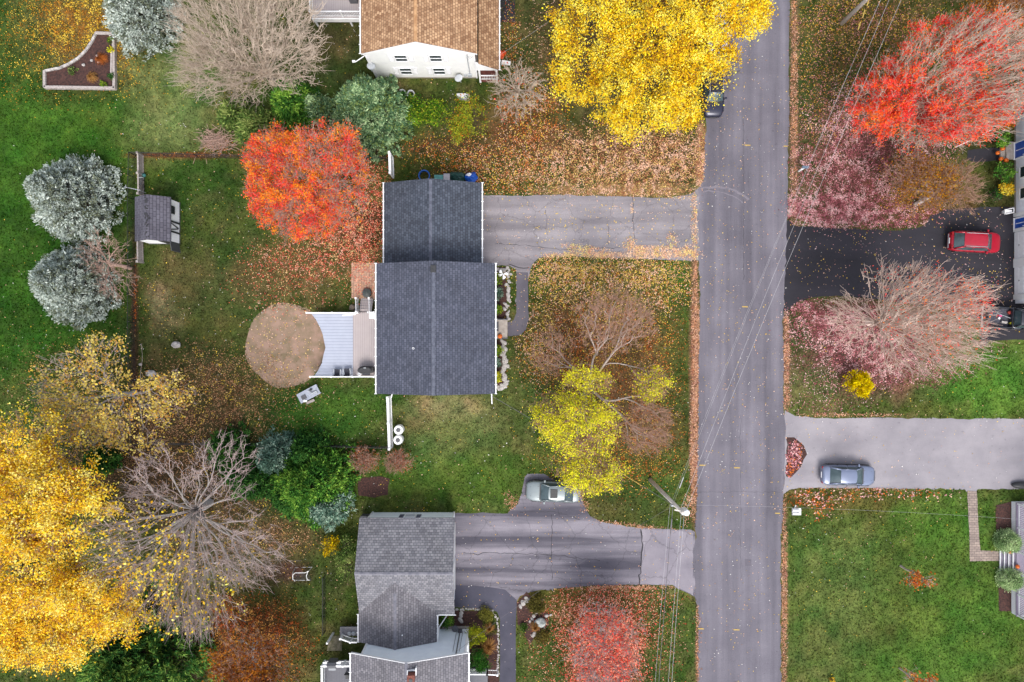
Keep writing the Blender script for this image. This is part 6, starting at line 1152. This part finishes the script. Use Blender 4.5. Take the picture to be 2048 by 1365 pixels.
tree('bare_tree', 'wide bare tan tree at the top left between blue spruce and the tan roofed house', 'tree', (548, 165),
     [(450, 60, 8.5, 110, 80, 2.6), (560, 50, 8, 95, 80, 2.6), (430, 140, 7, 85, 70, 2.2), (580, 130, 6, 75, 65, 2), (500, -20, 9, 120, 50, 2.4), (500, 160, 6, 60, 55, 2)], 2000, 0, fork=1.2, bk=M_BK_TAN, seed=17, rt=.017, frac=.52, rootk=26, twm=4, twL=1.2, twr=.013, tspread=.4, ex=.37, wob=.06)
tree('bare_tree', 'small bare tree with radiating twigs right of the tan roof porch', 'tree', (1033, 190), [(1034, 186, 3.6, 58, 62, 1.6)], 300, 70, .15, ORR, None, fork=.7, bk=M_BK_TAN, seed=18, rt=.018, frac=.5, rootk=16, twm=3, twL=.7, spread=.3, tspread=.4, wob=.06, ex=.4, twr=.014)
tree('bare_tree', 'small leaning bare tree between the blue spruces and the fence', 'tree', (262, 537), [(210, 505, 4.5, 55, 45, 1.6), (235, 560, 3.5, 45, 45, 1.3)], 240, 0, fork=1.6, lean=(-.9, .2, 0), bk=M_BK_PINK, seed=19, rt=.012, frac=.4, twm=3, twL=.7)
tree('bare_tree', 'wide fan-shaped bare tree on the right with pinkish twig tips', 'tree', (1735, 646),
     [(1860, 620, 11, 105, 85, 3), (1810, 660, 8, 105, 95, 3), (1900, 680, 10, 75, 70, 2.5), (1690, 640, 5, 45, 60, 2), (1800, 570, 9, 80, 45, 2.5), (1930, 600, 12, 50, 50, 2)], 1300, 1900, .11, RED, None, leaflobes={0: .7, 2: 1, 4: .8, 5: 2}, fork=1.0, bk=M_BK_FAN, tw=M_TW_FAN, seed=20, rt=.018, frac=.7, rootk=110, twm=3, twL=1.3, ex=.34, spread=.3, wob=.03, tspread=.2, twr=.015)
tree('birch_tree', 'half bare brown-orange tree with a white split trunk below the large red maple', 'tree', (1830, 410), [(1850, 370, 4.5, 75, 60, 1.8), (1910, 375, 4.5, 60, 55, 1.6), (1810, 350, 4, 50, 40, 1.4)], 620, 3600, .13, [lin(214, 150, 40), lin(190, 120, 40), lin(160, 96, 44), lin(230, 176, 60)], fork=2.2, lean=(.4, .5, 0), bk=M_BK_WHITE, tw=M_TWIG_BR, seed=21, rt=.009, twm=5, twL=.6, leaflobes=[0, 2], spread=.4)
# front birch clump: branches drawn toward the lobes, leaves only in some
tree('birch_tree', 'white limbed birch clump on the front lawn, half bare, half yellow-green', 'tree', (1172, 772),
     [(1230, 640, 7, 85, 70, 2), (1100, 705, 5.5, 50, 50, 1.6), (1290, 850, 6, 60, 70, 1.8), (1160, 850, 7.5, 85, 70, 2.2), (1180, 945, 6.5, 75, 48, 2), (1300, 765, 6, 42, 40, 1.4), (1100, 830, 6, 45, 50, 1.6), (1175, 760, 7, 55, 35, 1.5)], 2300, 21000, .11, YGR, [3.4, 3, 2, 1, .6], leaflobes=[3, 4, 5, 6, 7], fork=1.0, upb=1.5, bk=M_BK_WHITE, tw=M_TWIG_BR, seed=22, rt=.0085, frac=.42, rootk=8, twm=4, twL=.7, spread=.22, ex=.44, wob=.16)
tree('maple_tree', 'low coral tree with fine grey twigs on the lower front lawn', 'tree', (1204, 1258), [(1210, 1290, 4.5, 80, 95, 1.8), (1215, 1350, 4.5, 70, 60, 1.8)], 900, 7500, .13, [lf(250, 110, 90), lf(240, 140, 110), lf(236, 76, 70), lf(244, 160, 130)], fork=.9, bk=M_BK_GREY, tw=M_TWIG_VI, seed=23, rt=.009, rootk=10, frac=.42, twm=6, twL=.5, spread=.4)
tree('oak_shrub_tree', 'low bronze-orange tree at the bottom left of the dark railed deck', 'tree', (512, 1285), [(505, 1320, 4.5, 85, 65, 1.8), (520, 1380, 5, 80, 50, 1.8)], 800, 6500, .15, [lin(196, 120, 40), lin(168, 92, 38), lin(206, 140, 56), lin(126, 70, 36)], fork=.9, bk=M_BK_GREY, tw=M_TWIG_BR, seed=24, rt=.009, twm=5, twL=.5, spread=.35)
tree('maple_tree', 'brownish-orange tree at the top right corner', 'tree', (1960, 60), [(2040, 10, 7, 70, 50, 2), (1990, -10, 6, 80, 35, 1.6)], 500, 3200, .15, [lin(206, 130, 40), lin(176, 100, 40), lin(226, 150, 60), lin(140, 84, 36)], fork=1.5, bk=M_BK_DARK, tw=M_TWIG_BR, seed=25, rt=.01, twm=4, twL=.6, spread=.45)
for i, (b, lo, lb, nl) in enumerate((((1801, 1132), [(1828, 1158, 2.6, 20, 14, .5), (1850, 1160, 2.6, 16, 14, .5)], 'thin orange-leaved sapling in the middle of the lower right lawn', 260), ((1799, 1337), [(1820, 1352, 2.8, 30, 18, .7), (1845, 1362, 3, 30, 16, .7)], 'thin half bare sapling at the bottom edge of the lower right lawn', 220))):
    tree('sapling', lb, 'sapling', b, lo, 34, nl, .2, [lin(226, 130, 50), lin(206, 100, 44), lin(236, 160, 90)], fork=1.3, lean=(.1, 0, 0), bk=M_BK_WHITE, seed=30 + i, rt=.022, ex=.35, twm=3, twL=.5, spread=.22, group='saplings on the lower right lawn')
# small leftover hanging bare shrubs
for b, r, lb, sd_, c_ in (((729, 920), 32, 'left of two rust-brown bare shrubs beside the evergreens', 41, 0), ((796, 923), 30, 'right of two rust-brown bare shrubs below the white barrels', 42, 1)):
    tree('bare_shrub', lb, 'shrub', b, [(b[0], b[1], 1.1, r, r * .78, .8)], 260, 500, .10, [lin(196, 96, 56), lin(160, 76, 50), lin(214, 120, 70)], fork=.1, bk=M_BK_PINK, tw=M_TWIG_BR, seed=sd_, rt=.009, rootk=12, twm=4, twL=.45, spread=.3, group='rust-brown bare shrubs', inner=.1)
BSP = [lf(206, 214, 204), lf(184, 194, 186), lf(160, 172, 162), lf(136, 146, 132), lf(118, 124, 100)]; GSP = [lf(170, 194, 144), lf(126, 156, 112), lf(96, 130, 92), lf(74, 106, 76), lf(126, 146, 84)]
GRN = [lf(140, 178, 72), lf(106, 152, 58), lf(82, 132, 50), lf(66, 114, 46), lf(50, 90, 38)]; DGN = [lin(104, 156, 70), lin(76, 128, 58), lin(54, 100, 48), lin(40, 78, 38)]; LGN = [lin(176, 190, 110), lin(140, 166, 84), lin(104, 134, 66), lin(80, 106, 54)]; BGN = [lin(190, 214, 190), lin(150, 182, 160), lin(116, 150, 130), lin(86, 118, 100)]
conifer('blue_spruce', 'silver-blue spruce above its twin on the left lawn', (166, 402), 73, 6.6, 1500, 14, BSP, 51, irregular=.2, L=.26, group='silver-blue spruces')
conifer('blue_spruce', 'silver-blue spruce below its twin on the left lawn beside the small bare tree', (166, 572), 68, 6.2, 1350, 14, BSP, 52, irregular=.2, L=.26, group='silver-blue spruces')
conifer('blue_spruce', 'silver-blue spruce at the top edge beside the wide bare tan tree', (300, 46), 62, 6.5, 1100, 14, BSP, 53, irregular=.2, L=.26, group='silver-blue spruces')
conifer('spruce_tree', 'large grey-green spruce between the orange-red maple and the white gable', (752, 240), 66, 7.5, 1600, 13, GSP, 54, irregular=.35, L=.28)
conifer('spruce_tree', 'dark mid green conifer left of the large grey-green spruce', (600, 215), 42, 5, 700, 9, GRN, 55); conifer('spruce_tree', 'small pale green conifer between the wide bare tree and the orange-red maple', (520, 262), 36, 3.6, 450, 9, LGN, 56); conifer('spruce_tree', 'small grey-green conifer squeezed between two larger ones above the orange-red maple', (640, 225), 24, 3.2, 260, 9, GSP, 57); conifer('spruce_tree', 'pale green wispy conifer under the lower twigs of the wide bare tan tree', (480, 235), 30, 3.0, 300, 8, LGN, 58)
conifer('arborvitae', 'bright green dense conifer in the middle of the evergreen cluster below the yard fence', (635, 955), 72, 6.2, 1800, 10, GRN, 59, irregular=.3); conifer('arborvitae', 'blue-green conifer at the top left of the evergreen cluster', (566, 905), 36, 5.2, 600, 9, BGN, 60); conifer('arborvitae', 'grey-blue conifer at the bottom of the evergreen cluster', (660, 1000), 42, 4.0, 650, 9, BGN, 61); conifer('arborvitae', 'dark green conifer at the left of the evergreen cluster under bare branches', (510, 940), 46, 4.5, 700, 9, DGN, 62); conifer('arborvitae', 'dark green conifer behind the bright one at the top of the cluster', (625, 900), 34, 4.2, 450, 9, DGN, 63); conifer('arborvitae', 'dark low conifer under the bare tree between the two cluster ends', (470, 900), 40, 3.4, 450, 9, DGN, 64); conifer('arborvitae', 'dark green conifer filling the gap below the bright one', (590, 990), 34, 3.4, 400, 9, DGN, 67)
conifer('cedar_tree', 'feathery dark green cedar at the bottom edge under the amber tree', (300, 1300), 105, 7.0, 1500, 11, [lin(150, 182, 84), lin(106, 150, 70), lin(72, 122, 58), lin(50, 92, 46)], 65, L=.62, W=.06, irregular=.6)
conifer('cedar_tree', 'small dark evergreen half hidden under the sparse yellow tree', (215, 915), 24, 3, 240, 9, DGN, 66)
# leafy shrubs
LIM = [lin(150, 190, 50), lin(116, 166, 44), lin(84, 136, 40), lin(190, 196, 60), lin(60, 100, 34)]
shrub('leafy_shrub', 'lime green leafy shrub below the tyre planters', (842, 222), 28, 2.4, 2600, LIM, .13, 71, 120, spread=.2); shrub('leafy_shrub', 'green leafy shrub between the lime shrub and the yellow-green shrub', (872, 228), 24, 2.0, 1700, LIM, .13, 72, 90, spread=.2); shrub('leafy_shrub', 'yellow-green shrub with orange tips below the white tank cover', (933, 238), 44, 2.6, 4200, [lin(190, 196, 60), lin(150, 170, 54), lin(214, 170, 50), lin(226, 130, 50), lin(104, 130, 44)], .13, 73, 260, spread=.2, tw=4, wts=[4, 4, 1.5, .7, 2])
shrub('leafy_shrub', 'dark green shrub behind the left tyre planter', (812, 205), 22, 1.6, 1100, DGN, .12, 74); 
shrub('yellow_shrub', 'round lemon yellow shrub alone on the right lawn', (1718, 768), 27, 1.8, 3400, [lin(255, 236, 20), lin(246, 218, 12), lin(226, 190, 14)], .16, 75, 120, spread=.14); shrub('yellow_shrub', 'bright yellow shrub left of the grey house garage', (665, 1093), 20, 1.6, 700, [lin(250, 216, 30), lin(226, 180, 24), lin(180, 160, 40)], .16, 76, 60, spread=.16); shrub('leafy_shrub', 'loose green shrub against the left wall of the grey house garage', (697, 1118), 22, 2.4, 1900, LGN, .12, 77, 140, ry=46, spread=.2)
shrub('yellow_shrub', 'tiny yellow plant at the bottom edge of the right lawn', (1663, 1360), 6, .5, 120, YEL, .12, 78, 20, spread=.08)
OG = [lin(236, 160, 30), lin(214, 120, 30), lin(240, 186, 50), lin(150, 110, 40)]
shrub('leafy_shrub', 'orange shrub nearest the red maple against the pale grey house', (2018, 218), 14, 1.5, 1000, OG, .12, 79, spread=.12); shrub('leafy_shrub', 'orange shrub directly above the green one against the pale grey house', (2012, 248), 19, 1.4, 1500, OG, .12, 80, spread=.12); shrub('leafy_shrub', 'round green shrub above the blue door stoop', (2002, 276), 19, 1.3, 1700, GRN[:4], .13, 81, spread=.12); shrub('leafy_shrub', 'round green shrub below the blue door stoop', (2008, 342), 20, 1.3, 1800, GRN[:4], .13, 82, spread=.12); shrub('yellow_shrub', 'small deep yellow mum in front of the pale grey house', (2011, 379), 15, .9, 1000, YEL[:4], .11, 83, spread=.1); shrub('leafy_shrub', 'dark low shrub left of the yellow mum', (1992, 392), 13, .7, 500, DGN, .1, 84); 
BOX = [lf(206, 224, 170), lf(180, 204, 146), lf(156, 184, 124), lf(120, 150, 96)]
for py, lb, sd_ in ((1080, 'clipped round boxwood above the porch steps', 85), (1154, 'clipped round boxwood below the porch steps', 86)): conifer('boxwood_ball', lb, (2008 if py < 1100 else 2013, py), 17, 1.4, 800, 9, BOX, sd_, L=.09, W=.03, z0=.1, irregular=.08, cat='shrub', top_round=True, group='clipped boxwoods by the porch steps')
# front bed shrubs of the centre house
for px, py, r, pal_, lb, sd_ in ((997, 557, 11, LIM, 'lime shrub topmost in the front bed by the pinwheel', 87), (996, 588, 11, BGN, 'blue-green shrub in the front bed above the stoop', 88), (994, 619, 9, LIM, 'small lime shrub in the front bed just above the stoop', 89), (994, 702, 11, LIM, 'lime shrub in the front bed just below the stoop', 90), (994, 726, 9, BGN, 'blue-green shrub in the middle of the lower front bed', 91), (994, 753, 11, YGR, 'yellow-lime shrub lowest in the front bed', 92)): shrub('bed_shrub', lb, (px, py), r, .9, 1100, [np.array(c)[:3] for c in pal_[:4]], .09, sd_, 50, spread=.1)
for px, py, r, h, pal_, lb, sd_, nl in ((950, 1270, 22, 1.6, [lin(196, 196, 50), lin(166, 174, 44), lin(120, 140, 40)], 'lime yellow shrub right of the grey house gable', 93, 2600), (957, 1322, 24, 1.6, [lin(70, 130, 44), lin(50, 104, 38), lin(90, 140, 60)], 'dark green shrub lowest in the grey house bed', 94, 3000), (893, 1240, 13, .9, GRN, 'green shrub in the corner between garage and gable wall', 95, 1100), (974, 1228, 15, .5, [lin(150, 146, 66), lin(120, 120, 56)], 'low olive groundcover cushion at the path corner', 96, 2200), (984, 1262, 8, .4, [lin(130, 130, 60), lin(100, 104, 50)], 'small olive cushion plant beside the dark path', 97, 500), (1073, 1208, 20, .4, [lin(130, 120, 60), lin(104, 100, 50)], 'olive cushion plant at the top of the path-side bed', 98, 2600), (1085, 1275, 14, .4, [lin(140, 126, 64), lin(110, 100, 50)], 'olive cushion plant below the mossy rock', 99, 1200), (1048, 1256, 8, .4, [lin(90, 130, 50), lin(70, 104, 40)], 'small green plant at the edge of the dark path', 100, 300)): shrub('bed_shrub', lb, (px, py), r, h, nl, pal_, .1, sd_, 60, spread=.12)
# ornamental grasses: arching blades
def grass_tuft(px, py, r, label, seed, col1=lin(214, 160, 96), n=180):
    rng = rs(seed); b = P(px, py); a = rng.random(n) * 2 * np.pi; L = r / SC * (.5 + .6 * rng.random(n)); d = np.stack([np.cos(a), np.sin(a), np.zeros(n)], 1); z = np.array([0, 0, 1.]); p0 = b + d * .05; p1 = b + d * L[:, None] * .4 + z * (.5 + .3 * rng.random((n, 1))); p2 = b + d * L[:, None] + z * (.2 + .3 * rng.random((n, 1))); V, F = tubes(np.concatenate([p0, p1]), np.concatenate([p1, p2]), np.full(2 * n, .012), np.full(2 * n, .007), 3)
    c = np.tile(np.array(col1), (len(F), 1)); c[:, :3] *= (.7 + .6 * rng.random((len(F), 1))); link('grass_tuft', np_mesh('grass_tuft', V, F, False, c), M_NEED, loc=b, label=label, cat='ornamental grass')
for px, py, r, lb, sd_ in ((979, 1252, 12, 'tan grass tuft between olive cushions beside the dark path', 1), (978, 1288, 18, 'large tan grass tuft right of the lime yellow shrub', 2), (970, 1300, 14, 'tan grass tuft just above the dark green shrub', 3), (1070, 1250, 11, 'dry grass tuft beside the mossy rock', 4), (208, 122, 14, 'rusty orange grass tuft in the raised bed', 5), (190, 158, 12, 'dry tan grass tuft near the bottom of the raised bed', 6), (895, 1228, 8, 'faded pink flower tuft in the corner of the grey house', 7)): grass_tuft(px, py, r, lb, 200 + sd_, lin(206, 120, 60) if sd_ == 5 else lin(214, 160, 96))
for px, py, r, lb, sd_, pal_ in ((222, 82, 7, 'bright green plant at the top of the raised bed', 101, LIM), (145, 142, 9, 'olive plant at the curved edge of the raised bed', 102, LGN), (222, 152, 7, 'dark green upright plant at the right of the raised bed', 103, DGN), (222, 100, 6, 'yellowish plant at the right side of the raised bed', 104, YGR), (208, 168, 6, 'small green plant in the lower right corner of the raised bed', 105, LIM)): shrub('bed_plant', lb, (px, py), r, .6, 260, pal_, .1, sd_, 24, spread=.08)

# ------------------------------------------------------------------ fallen leaves
grass_tufts(330000, .17, 400)
TAN_ = [lin(250, 206, 176), lin(236, 180, 146), lin(214, 150, 112), lin(246, 214, 130), lin(170, 112, 80)]; PNK_ = [lin(248, 204, 200), lin(232, 170, 170), lin(214, 138, 142), lin(184, 106, 114), lin(140, 80, 84)]; YEL_ = [lin(250, 214, 90), lin(236, 190, 60), lin(214, 150, 50), lin(180, 116, 44)]; COR_ = [lin(252, 190, 160), lin(246, 150, 120), lin(232, 104, 84), lin(214, 80, 70), lin(250, 210, 150)]; BRN_ = [lin(206, 160, 120), lin(176, 126, 88), lin(140, 96, 68), lin(226, 190, 130)]; ORB_ = [lin(226, 130, 60), lin(196, 100, 50), lin(160, 76, 44), lin(236, 170, 90)]
litter('fallen_leaves', 'pale tan leaves carpeting the lawn under the big yellow maple', 67579, [(1250, 320, 160, 70, 2.6, .35), (1180, 350, 190, 45, 1.0), (1350, 300, 60, 90, 1.2), (1402, 320, 10, 66, 3, .3, 0, .1), (1100, 100, 60, 110, .6), (1040, 320, 110, 60, .7), (1180, 385, 190, 8, 1.4, .5, 0, .2), (1480, 60, 60, 50, .1)], TAN_, None, .095, 301)
litter('fallen_leaves', 'golden leaves strewn over the top left lawn', 28500, [(190, 40, 110, 70, 2.6), (130, 60, 130, 90, .8), (120, 150, 170, 60, .35), (255, 130, 20, 60, .5)], YEL_, None, .095, 302)
litter('fallen_leaves', 'coral leaves around the orange-red maple', 35197, [(680, 470, 90, 60, 1.5), (620, 520, 110, 45, 1.0), (730, 440, 40, 70, 1.6), (730, 560, 40, 50, .7), (560, 570, 90, 60, .25), (750, 360, 30, 60, 1.6), (600, 600, 90, 30, .2)], COR_, None, .095, 303)
litter('fallen_leaves', 'dusty pink leaves carpeting the lawn below the large red maple', 88696, [(1710, 350, 110, 110, 1.6), (1650, 420, 80, 35, 2.2, .3), (1800, 435, 90, 22, 1.8), (1850, 300, 60, 30, 1), (1700, 230, 50, 70, .9), (1620, 300, 30, 120, .3), (1580, 420, 12, 30, 2)], PNK_, None, .095, 304)
litter('fallen_leaves', 'tan and yellow leaves on the upper right lawn', 30973, [(1690, 130, 90, 130, .8), (1790, 60, 120, 60, .8), (1720, 30, 120, 50, .6), (1620, 150, 30, 150, .5), (1990, 30, 70, 50, .8)], [TAN_[2], YEL_[0], YEL_[2], TAN_[1], PNK_[2], TAN_[4]], None, .10, 305)
litter('fallen_leaves', 'pink leaves around the fan-shaped bare tree', 57019, [(1660, 640, 90, 40, 1.8), (1700, 700, 110, 60, 1.1), (1600, 612, 30, 16, 2), (1780, 735, 90, 40, 1.2), (1860, 735, 80, 30, .7), (1760, 670, 100, 60, .8), (1650, 790, 80, 40, .3), (1900, 690, 90, 20, .4)], PNK_, None, .10, 306)
litter('fallen_leaves', 'leaves scattered over the black driveway', 1900, [(1700, 520, 120, 60, .5), (1850, 560, 120, 60, .6), (1960, 440, 80, 25, .7), (2010, 570, 40, 60, 1.2), (1940, 560, 70, 50, .6), (1830, 590, 60, 30, 1.0)], [PNK_[0], PNK_[1], YEL_[0], TAN_[0]], None, .095, 307, spill=1)
litter('fallen_leaves', 'russet leaves drifted along both road edges', 47868, [(1391, 690, 7, 170, 3, .3, 0, .15), (1388, 900, 9, 120, 2.6, .3, 0, .15), (1588, 200, 7, 250, 1.6, .4, 0, .15), (1572, 720, 7, 100, 2.6, .4, 0, .15), (1568, 1180, 6, 190, 2.2, .4, 0, .15), (1398, 1290, 6, 90, 2.4, .4, 0, .1), (1240, 1050, 110, 6, 1.6, .5, 6, .1), (1165, 1015, 10, 30, 1.4), (1030, 1010, 14, 24, 1.2, .5, -30), (1230, 1174, 120, 5, 2.0, .5, 0, .1), (1700, 830, 110, 4, 1.2, .5, 0, .1), (1760, 977, 120, 4, 1.4, .5, 0, .1), (1375, 1020, 10, 30, 1)], [TAN_[2], TAN_[1], BRN_[0], TAN_[0], BRN_[1], lin(196, 140, 120)], None, .10, 308)
litter('fallen_leaves', 'pale orange leaf drift along the centre driveway edge', 14641, [(1320, 503, 65, 10, 3, .3, 3, .4), (1180, 502, 50, 9, 2.4, .4, 8, .4), (1262, 494, 12, 16, 2.4), (1344, 484, 10, 14, 2), (1389, 450, 6, 60, 2.4), (1130, 512, 60, 6, 1.8, .4), (1250, 512, 130, 7, 2.4, .4, 0, .2), (1264, 418, 3, 9, 2), (1380, 505, 16, 14, 3), (1360, 395, 30, 6, 1.4)], [lin(252, 216, 184), lin(246, 196, 160), lin(226, 164, 126), lin(250, 226, 150)], None, .095, 309, spill=1)
litter('fallen_leaves', 'few leaves scattered on the centre driveway', 1000, [(1200, 450, 200, 50, 1), (1050, 450, 90, 50, .3)], [TAN_[0], TAN_[3], YEL_[0]], None, .11, 310, spill=1)
litter('fallen_leaves', 'mixed leaves over the centre house front lawn', 36605, [(1200, 545, 140, 30, 1.3), (1330, 560, 50, 50, .9), (1120, 560, 70, 50, .8), (1200, 610, 130, 50, .5), (1080, 680, 40, 70, .6), (1060, 720, 40, 50, .3)], [TAN_[1], YEL_[0], TAN_[3], ORB_[1], TAN_[0]], None, .10, 311)
litter('fallen_leaves', 'russet leaves below the birch clump', 38013, [(1210, 690, 110, 90, 1.2), (1130, 730, 70, 70, .9), (1280, 860, 70, 90, 1), (1330, 700, 50, 130, .4), (1200, 930, 110, 60, .8), (1340, 930, 40, 60, .3)], ORB_ + [YEL_[0], BRN_[1]], None, .095, 312)
litter('fallen_leaves', 'dense coral leaves around the low coral tree', 36605, [(1205, 1290, 80, 110, 2.2), (1150, 1240, 80, 60, .8), (1280, 1230, 60, 60, .7), (1100, 1320, 50, 60, .3), (1330, 1280, 40, 90, .25), (1240, 1190, 110, 15, .7)], COR_[:4] + [TAN_[1]], None, .10, 313)
litter('fallen_leaves', 'small brown leaves under the bare trees of the lower left', 67579, [(400, 800, 190, 75, 1), (300, 900, 240, 80, .9), (450, 740, 120, 50, .6), (150, 760, 130, 70, .35), (440, 1060, 140, 110, .6), (560, 1080, 70, 26, .9), (300, 620, 60, 60, .2)], BRN_ + [YEL_[0]], [3, 3, 3, 2, 1.2], .10, 314)
litter('fallen_leaves', 'bronze leaves round the low bronze-orange tree', 19710, [(500, 1290, 100, 70, 1.2), (460, 1240, 70, 50, .7), (540, 1230, 60, 40, .4)], [ORB_[1], ORB_[2], BRN_[2], ORB_[3]], None, .11, 315)
litter('fallen_leaves', 'rusty leaves between the garage and the white gable house', 25342, [(980, 330, 130, 45, .7), (1060, 230, 60, 70, 1.1), (880, 300, 80, 30, .4), (1020, 70, 18, 60, .7), (1000, 370, 100, 16, .6)], [ORB_[0], ORB_[1], TAN_[1], YEL_[0], ORB_[2]], None, .095, 316)
litter('fallen_leaves', 'pink and russet leaves on the small island by the road', 900, [(1588, 908, 16, 30, 3, .15, 0, .2), (1580, 940, 8, 14, 3, .2)], PNK_ + [ORB_[0]], None, .17, 317, spill=1)
litter('fallen_leaves', 'russet leaves on the strip below the grey driveway', 1900, [(1640, 1000, 50, 18, 2), (1760, 988, 110, 10, 1), (1850, 990, 60, 10, .3), (1640, 1030, 20, 12, .8)], [ORB_[0], ORB_[1], PNK_[1], TAN_[0]], None, .16, 318)
litter('fallen_leaves', 'tan leaves scattered on the bare dirt circle', 900, [(570, 690, 75, 78, 1)], [TAN_[0], TAN_[3], TAN_[1]], None, .12, 319, spill=1)
litter('fallen_leaves', 'single leaves scattered thinly over lawns, road and roofs ground', 14250, [(1024, 682, 1050, 700, 1, .1, 0, .05), (1480, 700, 70, 700, .8, .1, 0, .05), (700, 650, 200, 300, .3), (1800, 1180, 250, 190, .25), (150, 500, 140, 250, .12)], [TAN_[0], YEL_[0], YEL_[1], TAN_[1], lin(235, 230, 225)], None, .095, 320, spill=1)
litter('fallen_leaves', 'leaves in the brown strip along the top yard fence', 1500, [(370, 310, 90, 4, 2, .4, 0, .2), (445, 292, 25, 14, 1.6), (430, 285, 30, 14, 1), (271, 600, 4, 60, 1.2, .3, 0, .2)], ORB_, None, .12, 321)
